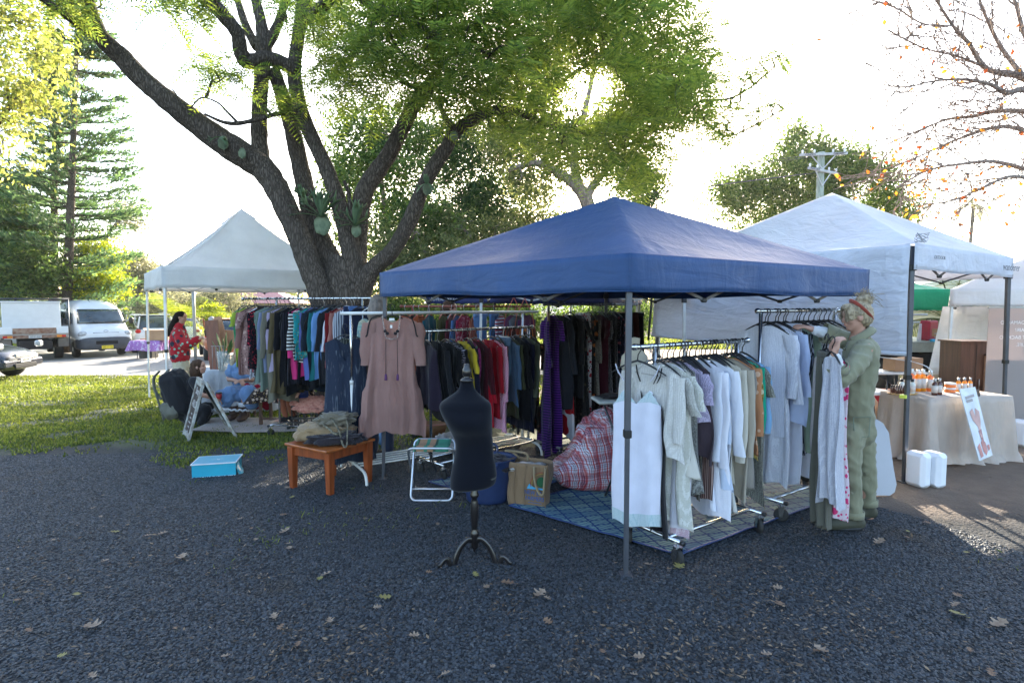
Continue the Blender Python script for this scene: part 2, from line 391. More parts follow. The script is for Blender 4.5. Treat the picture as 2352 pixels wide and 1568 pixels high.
# ---------------------------------------------------------------- ground
def sstep(N, L, src, a, b):
    n = N.new('ShaderNodeMapRange'); n.interpolation_type = 'SMOOTHSTEP'
    n.inputs['From Min'].default_value = a; n.inputs['From Max'].default_value = b; L.new(src, n.inputs[0]); return n.outputs[0]
def ground_material():
    m = bpy.data.materials.new('ground'); m.use_nodes = True; nt = m.node_tree; L = nt.links; N = nt.nodes; b = N['Principled BSDF']
    tc = N.new('ShaderNodeTexCoord'); co = tc.outputs['Object']
    sep = N.new('ShaderNodeSeparateXYZ'); L.new(co, sep.inputs[0]); X, Y, _ = sep.outputs
    def noise(s, d=4, vec=co):
        n = N.new('ShaderNodeTexNoise'); n.inputs['Scale'].default_value = s; n.inputs['Detail'].default_value = d; L.new(vec, n.inputs['Vector']); return n.outputs[0]
    def ma(op, a, bb):
        n = N.new('ShaderNodeMath'); n.operation = op
        for s_, v in zip(n.inputs, (a, bb)):
            if isinstance(v, bpy.types.NodeSocket): L.new(v, s_)
            else: s_.default_value = v
        return n.outputs[0]
    def mix(f, a, bb):
        n = N.new('ShaderNodeMix'); n.data_type = 'RGBA'; L.new(f, n.inputs[0])
        for s_, v in ((n.inputs[6], a), (n.inputs[7], bb)):
            if isinstance(v, bpy.types.NodeSocket): L.new(v, s_)
            else: s_.default_value = (*v, 1)
        return n.outputs[2]
    wob = ma('MULTIPLY', ma('SUBTRACT', noise(.9, 5), .5), 2.6)
    v = N.new('ShaderNodeTexVoronoi'); v.inputs['Scale'].default_value = 48; L.new(co, v.inputs['Vector'])
    sc_ = N.new('ShaderNodeSeparateColor'); L.new(v.outputs['Color'], sc_.inputs[0])
    stone = mix(sc_.outputs[0], (.005, .006, .007), (.02, .023, .027))
    dirt = mix(noise(7, 6), (.09, .058, .04), (.19, .13, .09))
    soil = mix(noise(9, 6), (.05, .045, .028), (.055, .085, .02))
    # gravel towards the camera, grass to the left beyond it, trodden dirt to the right and beyond
    yy = ma('ADD', Y, wob)
    far = sstep(N, L, yy, 6.6, 7.6)
    col = mix(far, stone, soil)
    rt = ma('ADD', ma('ADD', X, ma('MULTIPLY', wob, .5)), ma('MULTIPLY', Y, .35))
    fr = ma('MULTIPLY', sstep(N, L, rt, 3.9, 4.9), sstep(N, L, ma('ADD', Y, ma('MULTIPLY', wob, .4)), 4.3, 5.1))
    col = mix(fr, col, dirt)
    # bare trodden spots in the gravel
    sp = sstep(N, L, noise(1.3, 6), .60, .70)
    col = mix(ma('MULTIPLY', sp, .6), col, (.05, .04, .03))
    L.new(col, b.inputs['Base Color']); b.inputs['Roughness'].default_value = .9
    bp = N.new('ShaderNodeBump'); bp.inputs['Strength'].default_value = .9; bp.inputs['Distance'].default_value = .012
    iv = ma('SUBTRACT', 1.0, v.outputs['Distance']); L.new(iv, bp.inputs['Height'])
    L.new(bp.outputs[0], b.inputs['Normal']); return m
mb = MB()
xs = [-700, -200, -60, -25, -12, -6, -3, 0, 3, 6, 12, 25, 60, 200, 700]; ys = [-60, -20, -8, 0, 2, 4, 6, 8, 12, 20, 30, 45, 80, 200, 900]
vs = [(x, y, gz(x, y)) for y in ys for x in xs]
mb.add(vs, [(j * 15 + i, j * 15 + i + 1, (j + 1) * 15 + i + 1, (j + 1) * 15 + i) for j in range(14) for i in range(14)])
tag(mb.build('ground', ground_material()), 'gravel and trodden dirt ground of the market', 'ground', kind='structure')
rm = mat('road', (.2, .19, .175), rough=.95, var=.2, vs=1.2, bump=.4, bs=40, c2=(.3, .29, .265))
mb = MB()
def road_fn(a, b):
    x = -70 + 75 * a; y0 = 15.3 + .35 * math.sin(x * .6) + .2 * math.sin(x * 1.7); y = y0 + (27.5 - y0) * b
    return (x, y, gz(x, y) + .004)
mb.grid(road_fn, 120, 10)
tag(mb.build('road', rm), 'pale sunlit gravel road behind the lawn', 'road', kind='structure')
# stones of the gravel, by geometry nodes
def scatter(name, label, cat, region, density, size, m, seed, flat=(1, .75, .5), ico=1, zoff=0.0, sub=1):
    me = bpy.data.meshes.new(name); me.from_pydata([(x, y, gz(x, y) + zoff) for x, y in region], [], [tuple(range(len(region)))])
    o = bpy.data.objects.new(name, me); COL.objects.link(o); tag(o, label, cat, kind='stuff')
    ng = bpy.data.node_groups.new(name, 'GeometryNodeTree')
    ng.interface.new_socket(name='Geometry', in_out='INPUT', socket_type='NodeSocketGeometry')
    ng.interface.new_socket(name='Geometry', in_out='OUTPUT', socket_type='NodeSocketGeometry')
    N = ng.nodes; L = ng.links; gi = N.new('NodeGroupInput'); go = N.new('NodeGroupOutput')
    d = N.new('GeometryNodeDistributePointsOnFaces'); d.inputs['Density'].default_value = density; d.inputs['Seed'].default_value = seed
    ic = N.new('GeometryNodeMeshIcoSphere'); ic.inputs['Radius'].default_value = size; ic.inputs['Subdivisions'].default_value = ico
    sp = N.new('GeometryNodeSetPosition'); nz = N.new('ShaderNodeTexNoise'); nz.inputs['Scale'].default_value = 1.1 / size * .8
    vm = N.new('ShaderNodeVectorMath'); vm.operation = 'SUBTRACT'; vm.inputs[1].default_value = (.5, .5, .5); L.new(nz.outputs['Color'], vm.inputs[0])
    vs_ = N.new('ShaderNodeVectorMath'); vs_.operation = 'SCALE'; vs_.inputs['Scale'].default_value = size * 1.5; L.new(vm.outputs[0], vs_.inputs[0])
    L.new(ic.outputs[0], sp.inputs['Geometry']); L.new(vs_.outputs[0], sp.inputs['Offset'])
    sm = N.new('GeometryNodeSetMaterial'); sm.inputs['Material'].default_value = m; L.new(sp.outputs[0], sm.inputs[0])
    ip = N.new('GeometryNodeInstanceOnPoints'); L.new(gi.outputs[0], d.inputs[0]); L.new(d.outputs['Points'], ip.inputs['Points']); L.new(sm.outputs[0], ip.inputs['Instance'])
    rr = N.new('FunctionNodeRandomValue'); rr.data_type = 'FLOAT_VECTOR'; rr.inputs[0].default_value = (-.5, -.5, 0); rr.inputs[1].default_value = (.5, .5, 6.28)
    L.new(rr.outputs[0], ip.inputs['Rotation'])
    rs = N.new('FunctionNodeRandomValue'); rs.data_type = 'FLOAT_VECTOR'; rs.inputs['Seed'].default_value = 4
    rs.inputs[0].default_value = tuple(.55 * f for f in flat); rs.inputs[1].default_value = tuple(1.25 * f for f in flat); L.new(rs.outputs[0], ip.inputs['Scale'])
    L.new(ip.outputs[0], go.inputs[0])
    md = o.modifiers.new('scatter', 'NODES'); md.node_group = ng; me.materials.append(m); return o
def stonemat():
    m = bpy.data.materials.new('gravel_stone'); m.use_nodes = True; nt = m.node_tree; L = nt.links; N = nt.nodes; b = N['Principled BSDF']
    oi = N.new('ShaderNodeObjectInfo'); cr = N.new('ShaderNodeValToRGB'); L.new(oi.outputs['Random'], cr.inputs[0])
    e = cr.color_ramp.elements; e[0].color = (.004, .005, .0062, 1); e[1].position = .8; e[1].color = (.038, .047, .058, 1)
    for p, c in ((.88, (.035, .028, .02, 1)), (.93, (.024, .03, .035, 1)), (.99, (.08, .085, .09, 1))):
        q = e.new(p); q.color = c
    n = N.new('ShaderNodeTexNoise'); n.inputs['Scale'].default_value = 1.1; n.inputs['Detail'].default_value = 7; L.new(oi.outputs['Location'], n.inputs['Vector'])
    f = sstep(N, L, n.outputs[0], .60, .70); mx = N.new('ShaderNodeMix'); mx.data_type = 'RGBA'; mx.inputs[7].default_value = (.034, .024, .015, 1)
    mu = N.new('ShaderNodeMath'); mu.operation = 'MULTIPLY'; mu.inputs[1].default_value = .7; L.new(f, mu.inputs[0]); L.new(mu.outputs[0], mx.inputs[0]); L.new(cr.outputs[0], mx.inputs[6])
    L.new(mx.outputs[2], b.inputs['Base Color']); b.inputs['Roughness'].default_value = .6; return m
STONE = stonemat()
scatter('gravel', 'loose blue grey gravel stones covering the forecourt', 'gravel',
        [(-2.6, 2.0), (2.6, 2.0), (3.7, 3.3), (3.4, 4.4), (2.9, 5.2), (2.9, 7.0), (-1.0, 7.0), (-6.6, 6.5)], 5600, .0118, STONE, 3, flat=(1, .8, .55))
# ================================================================ trees
def quads_from(P, U, Vv, Ls, Ws):
    """leaf rhombs: base P, direction U, side Vv (n,3), length, width"""
    n = len(P); a = P; c = P + U * Ls[:, None]; mid = P + U * (Ls * .45)[:, None]
    b = mid + Vv * (Ws * .5)[:, None]; d = mid - Vv * (Ws * .5)[:, None]
    V = np.stack([a, b, c, d], 1).reshape(-1, 3); Fc = np.arange(4 * n).reshape(n, 4); return V, Fc
def unit(rng, n):
    v = rng.normal(size=(n, 3)); return v / np.linalg.norm(v, axis=1)[:, None]
def leafcloud(rng, C, Rr, per, size, asp=.45, drop=.0, squash=.7):
    """clumps: centres C (k,3), radii Rr (k,), per leaves each"""
    k = len(C); idx = np.repeat(np.arange(k), per); n = len(idx)
    off = rng.normal(size=(n, 3)) * .5; off[:, 2] *= squash
    P = C[idx] + off * Rr[idx][:, None]
    U = unit(rng, n); U[:, 2] -= drop; U /= np.linalg.norm(U, axis=1)[:, None]
    T = unit(rng, n); Vv = np.cross(U, T); Vv /= np.linalg.norm(Vv, axis=1)[:, None]
    Ls = size * rng.uniform(.6, 1.4, n); return quads_from(P, U, Vv, Ls, Ls * asp)
def branch_pts(a, b, rng, k=4, wob=.08):
    a = np.array(a); b = np.array(b); L = np.linalg.norm(b - a)
    pts = [a + (b - a) * t + (rng.normal(size=3) * wob * L * math.sin(PI * t)) for t in np.linspace(0, 1, k + 1)]
    return [tuple(p) for p in pts]
def grow(mb, skel, centres, rng, r0=.02, rmin=.004, n=4, wob=.1, maxd=None):
    """joins every clump centre to the nearest limb or twig already standing"""
    nodes = np.array(skel, dtype=float); rad = np.full(len(nodes), r0)
    C = np.array(centres, dtype=float)
    left = list(range(len(C)))
    dist = np.array([np.min(np.linalg.norm(nodes - c, axis=1)) for c in C])
    for i in np.argsort(dist):
        c = C[i]; dd = np.linalg.norm(nodes - c, axis=1); j = int(np.argmin(dd))
        if maxd and dd[j] > maxd: continue
        pts = branch_pts(nodes[j], c, rng, 3, wob); r1 = max(rmin, rad[j] * .62)
        mb.tube(pts, list(np.linspace(max(rmin, rad[j] * .85), r1 * .8, len(pts))), n=n, caps=False)
        nodes = np.vstack([nodes, np.array(pts[1:])]); rad = np.append(rad, [r1] * (len(pts) - 1))
def limb(mb, rows, n=14, rough=.06, seg=7, seed=0, cap=True):
    """rows: (u, v, depth, width in px) along a limb as it stands in the photograph"""
    rows = spline(rows, seg); pts = []; rad = []; rough_ = rough
    for i, (u, v, d, w) in enumerate(rows):
        p = at(u, v, d); pts.append(p); r = w / 2 / FPX * d
        rad.append(r * (1 + rough * 1.3 * mnoise.noise(Vector((i * .55, seed, 0)))))
    b0 = len(mb.v); mb.tube(pts, rad, n=n, caps=cap)
    for i in range(b0, len(mb.v)):       # knobbly bark outline
        p = Vector(mb.v[i]); c = pts[min((i - b0) // n, len(pts) - 1)]
        f = 1 + rough * (mnoise.noise(p * 9) + .7 * mnoise.noise(p * 23)); mb.v[i] = tuple(c + (p - c) * f)
    return [tuple(p) for p in pts]
BARK = barkmat('bark', (.075, .06, .05), (.2, .165, .135))
BARK2 = barkmat('pale_bark', (.2, .15, .12), (.42, .33, .27), sc=.5, bump=.4)
rng = np.random.default_rng(7)
_limb = limb
def limb(mb, rows, **k): return _limb(mb, [(a, b, c, w * .9) for a, b, c, w in rows], **k)
# ---- the big tree in the middle
jac = thing('jacaranda_tree', 'large dark forked tree with feathery green crown rising between the tents', 'tree', gxy(-2.45, 8.7))
mb = MB(); sk = []
T0 = 8.7
limb(mb, [(800, 985, 8.7, 175), (798, 900, 8.7, 150), (795, 800, 8.7, 128), (794, 720, 8.7, 118), (795, 650, 8.7, 112), (800, 590, 8.7, 90)], n=22, rough=.05)
limb(mb, [(775, 985, 8.6, 90), (758, 850, 8.5, 66), (742, 700, 8.4, 62), (712, 610, 8.4, 58), (672, 510, 8.4, 56), (628, 420, 8.4, 60), (596, 378, 8.4, 62)], n=18, seed=1)
sk += limb(mb, [(602, 385, 8.4, 60), (545, 348, 8.3, 66), (475, 300, 8.2, 60), (400, 243, 8.0, 52), (330, 185, 7.9, 48), (278, 130, 7.8, 46), (238, 92, 7.7, 40), (212, 40, 7.6, 34), (195, -30, 7.5, 30), (185, -110, 7.4, 26)], n=16, seed=2)
sk += limb(mb, [(240, 95, 7.7, 24), (190, 62, 7.4, 22), (140, 28, 7.1, 19), (95, -5, 6.9, 16), (40, -50, 6.6, 12)], n=10, seed=3)
sk += limb(mb, [(606, 400, 8.45, 46), (597, 340, 8.6, 42), (596, 253, 8.7, 37), (602, 168, 8.8, 36), (606, 114, 8.8, 40), (600, 55, 8.8, 28), (585, -10, 8.8, 22), (570, -90, 8.9, 16)], n=12, seed=4)
sk += limb(mb, [(606, 114, 8.8, 30), (628, 80, 8.8, 24), (650, 20, 8.7, 20), (662, -60, 8.6, 16)], n=10, seed=5)
sk += limb(mb, [(590, 110, 8.9, 24), (565, 60, 9.0, 20), (545, 0, 9.1, 16), (525, -60, 9.2, 12)], n=8, seed=6)
limb(mb, [(785, 660, 8.7, 66), (760, 600, 8.75, 56), (722, 515, 8.8, 48), (694, 400, 8.9, 44), (672, 300, 9.0, 40), (650, 225, 9.0, 36), (628, 160, 8.95, 32)], n=14, seed=7)
sk += limb(mb, [(822, 650, 8.6, 60), (803, 560, 8.5, 50), (782, 480, 8.5, 42), (752, 392, 8.5, 37), (709, 300, 8.5, 36), (686, 232, 8.5, 35), (676, 160, 8.5, 34), (686, 80, 8.5, 30), (694, 10, 8.5, 28), (700, -80, 8.5, 24)], n=14, seed=8)
sk += limb(mb, [(680, 165, 8.45, 32), (655, 148, 8.4, 34), (612, 134, 8.3, 34), (568, 142, 8.2, 36), (553, 118, 8.1, 34), (545, 76, 8.0, 33), (512, 34, 7.9, 34), (488, 6, 7.9, 36), (470, -50, 7.8, 34)], n=14, rough=.09, seed=9)
sk += limb(mb, [(700, 48, 8.5, 20), (725, 38, 8.4, 17), (750, 18, 8.3, 14), (785, -20, 8.2, 12)], n=8, seed=10)
limb(mb, [(806, 680, 8.75, 60), (815, 600, 8.7, 58), (824, 520, 8.7, 46), (835, 446, 8.6, 46), (860, 402, 8.6, 44), (891, 358, 8.6, 40), (915, 312, 8.6, 38), (937, 270, 8.6, 36), (962, 225, 8.6, 34), (985, 200, 8.6, 36), (1001, 183, 8.6, 33)], n=14, seed=11)
sk += limb(mb, [(822, 690, 8.6, 62), (850, 625, 8.5, 44), (900, 577, 8.4, 40), (942, 505, 8.3, 38), (968, 440, 8.2, 35), (992, 390, 8.15, 36), (1022, 345, 8.1, 34), (1047, 303, 8.1, 30), (1089, 274, 8.1, 28), (1144, 253, 8.2, 22), (1200, 262, 8.4, 18), (1250, 282, 8.6, 16), (1320, 300, 8.8, 12), (1385, 312, 9.0, 10)], n=14, seed=12)
sk += limb(mb, [(1040, 300, 8.1, 17), (1018, 260, 8.0, 14), (1001, 227, 7.9, 13), (965, 208, 7.8, 10), (930, 190, 7.7, 8)], n=8, seed=13)
sk += limb(mb, [(700, 40, 8.5, 16), (790, -20, 7.8, 18), (850, 12, 7.4, 18), (925, 38, 7.2, 17), (985, 70, 7.1, 14), (1040, 100, 7.1, 10), (1090, 120, 7.1, 7)], n=8, seed=14)
sk += limb(mb, [(850, 12, 7.4, 12), (890, 60, 7.6, 10), (905, 100, 7.8, 8), (940, 140, 8.0, 7), (985, 170, 8.2, 6)], n=7, seed=15)
sk += limb(mb, [(1190, -40, 7.8, 14), (1250, 10, 7.9, 14), (1300, 30, 8.1, 12), (1360, 70, 8.4, 9), (1430, 90, 8.8, 7)], n=7, seed=16)
sk += limb(mb, [(1144, 253, 8.2, 10), (1190, 300, 8.6, 8), (1240, 250, 9.3, 8), (1330, 160, 10.0, 8), (1450, 150, 10.6, 7), (1560, 150, 11, 6)], n=6, seed=17)
sk += limb(mb, [(1380, 312, 9.0, 8), (1450, 280, 9.5, 9), (1530, 250, 10, 9), (1600, 235, 10.3, 8), (1680, 225, 10.6, 6), (1740, 190, 10.8, 4)], n=6, seed=18)
sk += limb(mb, [(1600, 235, 10.3, 7), (1620, 280, 10.3, 6), (1670, 312, 10.4, 5), (1740, 285, 10.5, 4), (1800, 250, 10.6, 3)], n=5, seed=19)
sk += limb(mb, [(700, 262, 8.5, 11), (640, 262, 8.3, 11), (590, 275, 8.2, 11), (545, 284, 8.1, 11), (510, 280, 8.0, 9), (470, 262, 8.0, 6)], n=7, seed=20)
sk += limb(mb, [(548, 284, 8.1, 8), (520, 255, 8.0, 6), (498, 235, 8.0, 5), (462, 225, 8.0, 4), (430, 250, 7.9, 4), (400, 210, 7.9, 3), (370, 180, 7.9, 2)], n=5, seed=21)
limb(mb, [(818, 530, 8.55, 16), (805, 480, 8.5, 12), (800, 440, 8.5, 10), (790, 415, 8.45, 8)], n=6, seed=22)
mb.build('trunk', BARK, jac)
sk_tree = [p for i, p in enumerate(sk) if i % 2 == 0]
def inpoly(u, v, P):
    ins = False; j = len(P) - 1
    for i in range(len(P)):
        if (P[i][1] > v) != (P[j][1] > v) and u < (P[j][0] - P[i][0]) * (v - P[i][1]) / (P[j][1] - P[i][1]) + P[i][0]: ins = not ins
        j = i
    return ins
def sample_poly(P, n, rng, d0, d1, skip=None):
    us = [p[0] for p in P]; vs = [p[1] for p in P]; out = []
    while len(out) < n:
        u = rng.uniform(min(us), max(us)); v = rng.uniform(min(vs), max(vs))
        if inpoly(u, v, P) and not (skip and (u - skip[0]) ** 2 + (v - skip[1]) ** 2 < skip[2] ** 2):
            out.append(tuple(at(u, v, rng.uniform(d0, d1))))
    return out
def frond_cloud(rng, C, per, length, spread=1.0, npair=9):
    """feather leaves: C twig ends (k,3)"""
    s = np.linspace(.1, 1, npair); T = []
    for side in (-1, 1):
        for q in s:
            l = .06 + .27 * math.sin(PI * min(1, q) ** .75 * .93); bx, bz = q * .97, -.28 * q * q
            ux, uy = math.cos(R(58)), side * math.sin(R(58)); w = .026
            a = (bx, 0, bz); c = (bx + ux * l, uy * l, bz - .05 * l)
            T.append([a, (bx + ux * l * .5 - uy * w, uy * l * .5 + ux * w, bz), c, (bx + ux * l * .5 + uy * w, uy * l * .5 - ux * w, bz)])
    T.append([(0, .006, 0), (.5, .004, -.07), (1, 0, -.28), (.5, -.004, -.07)])
    T = np.array(T).reshape(-1, 3); k = len(C) * per
    idx = np.repeat(np.arange(len(C)), per); yaw = rng.uniform(0, 2 * PI, k); pit = rng.uniform(-.75, .45, k); rol = rng.uniform(-.5, .5, k)
    sc = length * rng.uniform(.6, 1.25, k)
    P = np.asarray(C)[idx] + rng.normal(size=(k, 3)) * .09 * spread
    x, y, z = T[:, 0][None], T[:, 1][None], T[:, 2][None]
    cr_, sr = np.cos(rol)[:, None], np.sin(rol)[:, None]; y2 = y * cr_ - z * sr; z2 = y * sr + z * cr_
    cp, sp = np.cos(pit)[:, None], np.sin(pit)[:, None]; x3 = x * cp - z2 * sp; z3 = x * sp + z2 * cp
    cy, sy = np.cos(yaw)[:, None], np.sin(yaw)[:, None]; X = x3 * cy - y2 * sy; Y = x3 * sy + y2 * cy
    V = np.stack([X * sc[:, None], Y * sc[:, None], z3 * sc[:, None]], 2) + P[:, None, :]
    return V.reshape(-1, 3), np.arange(k * len(T)).reshape(-1, 4)
A = [(640, -90), (655, 40), (740, 80), (760, 170), (830, 235), (900, 275), (930, 215), (1010, 262), (1150, 300), (1230, 350), (1330, 380), (1400, 450), (1470, 420), (1500, 360), (1600, 320), (1640, 270), (1640, 180), (1660, 60), (1620, -90)]
SUNP = (1350, 212, 72)
C = sample_poly(A, 760, rng, 6.6, 11.5, SUNP)
C += sample_poly([(1250, 180), (1640, 120), (1660, 300), (1520, 400), (1400, 460), (1280, 370)], 150, rng, 8, 11.5, SUNP)
C += sample_poly([(820, -90), (830, 120), (1000, 200), (1450, 210), (1520, -90)], 260, rng, 6.2, 9.5, SUNP)
C += sample_poly([(350, -60), (370, 40), (440, 75), (500, 30), (520, -60)], 26, rng, 7.4, 8.6)
C += sample_poly([(440, 110), (560, 150), (590, 200), (590, 245), (520, 235), (470, 170)], 16, rng, 7.8, 8.6)
C += sample_poly([(600, 170), (690, 200), (680, 260), (610, 240)], 7, rng, 7.9, 8.4)
C += sample_poly([(1660, 130), (1740, 95), (1800, 110), (1780, 170), (1700, 190)], 16, rng, 10.3, 11)
C += sample_poly([(1640, 250), (1720, 230), (1800, 215), (1820, 245), (1700, 320), (1650, 310)], 26, rng, 10, 11)
C += sample_poly([(690, 30), (790, 20), (800, 240), (760, 230), (730, 120)], 34, rng, 8, 9.5)
C += sample_poly([(90, -60), (120, 0), (240, 40), (260, -60)], 22, rng, 6.8, 7.6)
mb = MB(); grow(mb, sk_tree, C, rng, r0=.026, rmin=.0035, wob=.13)
mb.build('branches', BARK, jac)
V, Fc = frond_cloud(rng, C, 7, .40)
FROND = leafmat('frond', (.08, .135, .035), (.22, .28, .06), transl=.6)
link('crown', npmesh('crown', V, Fc), FROND, jac)
# staghorn ferns on the trunk
FERN = leafmat('fern', (.10, .16, .09), (.17, .24, .12), transl=.3); SHIELD = mat('fern_shield', (.09, .13, .075), rough=.7, bump=.6, bs=30, transl=.15, c2=(.2, .25, .15), vs=9)
def fern(u, v, d, r, label, horns=9, hl=.34):
    c = at(u, v, d); t = thing('staghorn_fern', label, 'fern', c, group='staghorn ferns on the big tree')
    if horns:
        mb = MB()
        for k in range(horns):
            a = R(-70 + 140 * k / max(1, horns - 1)) + random.uniform(-.1, .1); L_ = hl * random.uniform(.75, 1.1); pts = []
            for i in range(7):
                s = i / 6; pts.append(c + Vector((math.sin(a) * L_ * s, -.05 - .10 * s, math.cos(a) * L_ * s - .06 * s * s * abs(math.sin(a)) * 3)))
            mb.tube(pts, [.014, .028, .038, .044, .042, .03, .006], n=6, flat=(1, .12))
            e = pts[-3]
            for sg in (-1, 1):
                f = e + Vector((math.sin(a + sg * .5) * L_ * .38, -.04, math.cos(a + sg * .5) * L_ * .38))
                mb.tube([e, (e + f) / 2, f], [.026, .02, .004], n=5, flat=(1, .14))
        mb.build('frond', FERN, t)
    if r > 0:
        seed_ = u * .1; mb = MB(); mb.ell(c + Vector((0, -.0, -r * .5)), (r * .62, r * .16, r * .8), n=34)
        for i in range(len(mb.v)):
            p = Vector(mb.v[i]); a = math.atan2(p.z - c.z, p.x - c.x); q = p - c + Vector((0, 0, r * .5)); e_ = min(1, math.hypot(q.x, q.z) / r) ** 2; q = Vector((q.x * (1 + .3 * e_ * mnoise.noise(Vector((a * 3, seed_, 0)))), q.y - .02 * e_ * math.cos(a * 9) - .006 * math.cos(a * 23), q.z * (1 + .35 * e_ * mnoise.noise(Vector((a * 2.6, seed_, 4)))))); mb.v[i] = tuple(c + q - Vector((0, 0, r * .5)))
        mb.build('shield', SHIELD, t)
random.seed(5)
fern(740, 500, 8.35, .2, 'big staghorn fern with long antler fronds in the fork of the trunk', 12, .46)
fern(818, 520, 8.3, .12, 'smaller staghorn fern on the right stem of the fork', 7, .36)
fern(697, 455, 8.5, .08, 'small staghorn fern above the big one on the left stem', 5, .22)
fern(982, 425, 8.0, .11, 'round staghorn shield fern halfway up the right limb', 3, .14)
fern(1042, 305, 7.95, .09, 'round shield fern at the bend of the right limb', 0)
fern(512, 318, 8.05, .12, 'green shield fern lying along the long left limb', 2, .16)
fern(556, 345, 8.1, .09, 'small green shield fern near the crotch of the left limb', 0)
# ---- other trees
def leafy(name, label, blobs, trunk, m, count, leaf=.11, clump=.55, cat='tree', group=None, asp=.45, drop=.1, seed=1, trunkm=None, per=26, limbs=0, squash=.75, tips=None):
    """blobs: (u,v,d,ru,rv px, weight); trunk: rows for limb() or a list of such lists"""
    rng = np.random.default_rng(seed); cs = []; tot = sum(b[5] if len(b) > 5 else b[3] * b[4] for b in blobs)
    nc = count // per
    for b in blobs:
        k = max(3, int(nc * (b[5] if len(b) > 5 else b[3] * b[4]) / tot)); u, v, d, ru, rv = b[:5]
        o = unit(rng, k) * (rng.uniform(.25, 1, k) ** .5)[:, None]; o *= (1 + .18 * rng.normal(size=(k, 1)))
        c = np.array(at(u, v, d)); s = d / FPX; cs.append(c + o * np.array([ru * s, (ru + rv) * .5 * s, rv * s]))
    C = np.vstack(cs); pu = CX + FPX * C[:, 0] / C[:, 1]; pv = 700 - FPX * (C[:, 2] - EYE) / C[:, 1]; C = C[(pu - 1350) ** 2 + (pv - 205) ** 2 > 52 ** 2]; Rr = clump * rng.uniform(.5, 1.3, len(C))
    base = at(blobs[0][0], blobs[0][1], blobs[0][2]); t = thing(name, label, cat, gxy(base.x, base.y), group)
    mb = MB(); sk = []
    if trunk:
        for i, rows in enumerate(trunk if isinstance(trunk[0], list) else [trunk]): sk += limb(mb, rows, n=10, rough=.05, seed=i + seed)
        mb.build('trunk', trunkm or BARK, t)
        mb = MB(); pick = C[rng.choice(len(C), min(len(C), 150), replace=False)]
        grow(mb, sk[len(sk) // 3:], pick, rng, r0=.05, rmin=.008, n=4, wob=.12); mb.build('branches', trunkm or BARK, t)
    V, Fc = leafcloud(rng, C, Rr, per, leaf, asp, drop, squash)
    link('crown', npmesh('crown', V, Fc), m, t); return t
GREEN = leafmat('green_leaf', (.04, .08, .02), (.13, .19, .045)); DGREEN = leafmat('dark_leaf', (.022, .05, .018), (.075, .12, .035), transl=.4)
OLIVE = leafmat('olive_leaf', (.06, .085, .03), (.17, .19, .07), transl=.5); LIME = leafmat('lime_leaf', (.11, .17, .02), (.26, .3, .04), transl=.6)
YELL = leafmat('yellow_leaf', (.13, .17, .04), (.28, .29, .08), transl=.55); GREY = leafmat('grey_leaf', (.13, .14, .08), (.25, .25, .14), transl=.5)
BGG = 'trees behind the market'
leafy('gum_tree', 'loose green gum tree seen between the two middle limbs of the big tree', [(830, 330, 21, 85, 90), (920, 300, 22, 90, 70), (880, 430, 21, 110, 100), (790, 430, 22, 45, 90), (800, 590, 22, 60, 70), (960, 520, 20, 90, 70)], [(905, 740, 21, 20), (900, 600, 21, 17), (880, 450, 21, 12), (870, 330, 21, 8)], GREEN, 26000, .15, .6, seed=11, group=BGG, drop=.6, trunkm=BARK2)
leafy('leafy_tree', 'dark dense tree behind the right limb of the big tree', [(1080, 400, 24, 100, 90), (1010, 340, 25, 90, 70), (1150, 470, 24, 90, 60), (1080, 500, 23, 90, 60), (1120, 300, 26, 110, 60)], [(1090, 760, 24, 24), (1085, 560, 24, 18), (1080, 420, 24, 10)], DGREEN, 30000, .15, .65, seed=12, group=BGG)
leafy('gum_tree', 'spreading gum tree with bare pinkish trunk above the blue tent', [(1290, 330, 19, 90, 60), (1420, 300, 20, 100, 80), (1180, 330, 20, 80, 60), (1360, 120, 20, 160, 90), (1520, 200, 20, 90, 90), (1210, 200, 21, 100, 80), (1230, 420, 19, 80, 50)],
      [[(1395, 900, 18, 44), (1375, 620, 18, 40), (1355, 490, 18, 34), (1335, 440, 18, 32), (1295, 405, 18.2, 24), (1235, 375, 18.4, 17), (1170, 390, 18.6, 10)], [(1355, 490, 18, 30), (1325, 410, 18, 24), (1318, 350, 18.3, 18), (1345, 250, 18.8, 14), (1370, 130, 19.2, 9)], [(1365, 520, 18, 28), (1350, 450, 18, 24), (1400, 380, 18.5, 14), (1440, 310, 19, 9)]], OLIVE, 36000, .14, .6, seed=13, group=BGG, trunkm=BARK2)
leafy('leafy_tree', 'small dark green tree just above the left slope of the blue roof peak', [(1480, 440, 30, 48, 60), (1450, 400, 31, 40, 40)], [(1480, 760, 30, 12), (1480, 500, 30, 9)], DGREEN, 9000, .17, .7, seed=14, group=BGG)
leafy('camphor_tree', 'broad rounded green tree behind the power pole', [(1740, 470, 27, 120, 70), (1830, 420, 27, 130, 90), (1960, 440, 27, 120, 75), (1850, 350, 27, 70, 50), (1690, 440, 27, 60, 50), (2050, 480, 27, 70, 45), (1830, 300, 27, 28, 26), (1930, 380, 27, 80, 50)], [(1840, 800, 27, 34), (1840, 620, 27, 30), (1845, 470, 27, 16)], GREEN, 44000, .16, .6, seed=15, group=BGG)
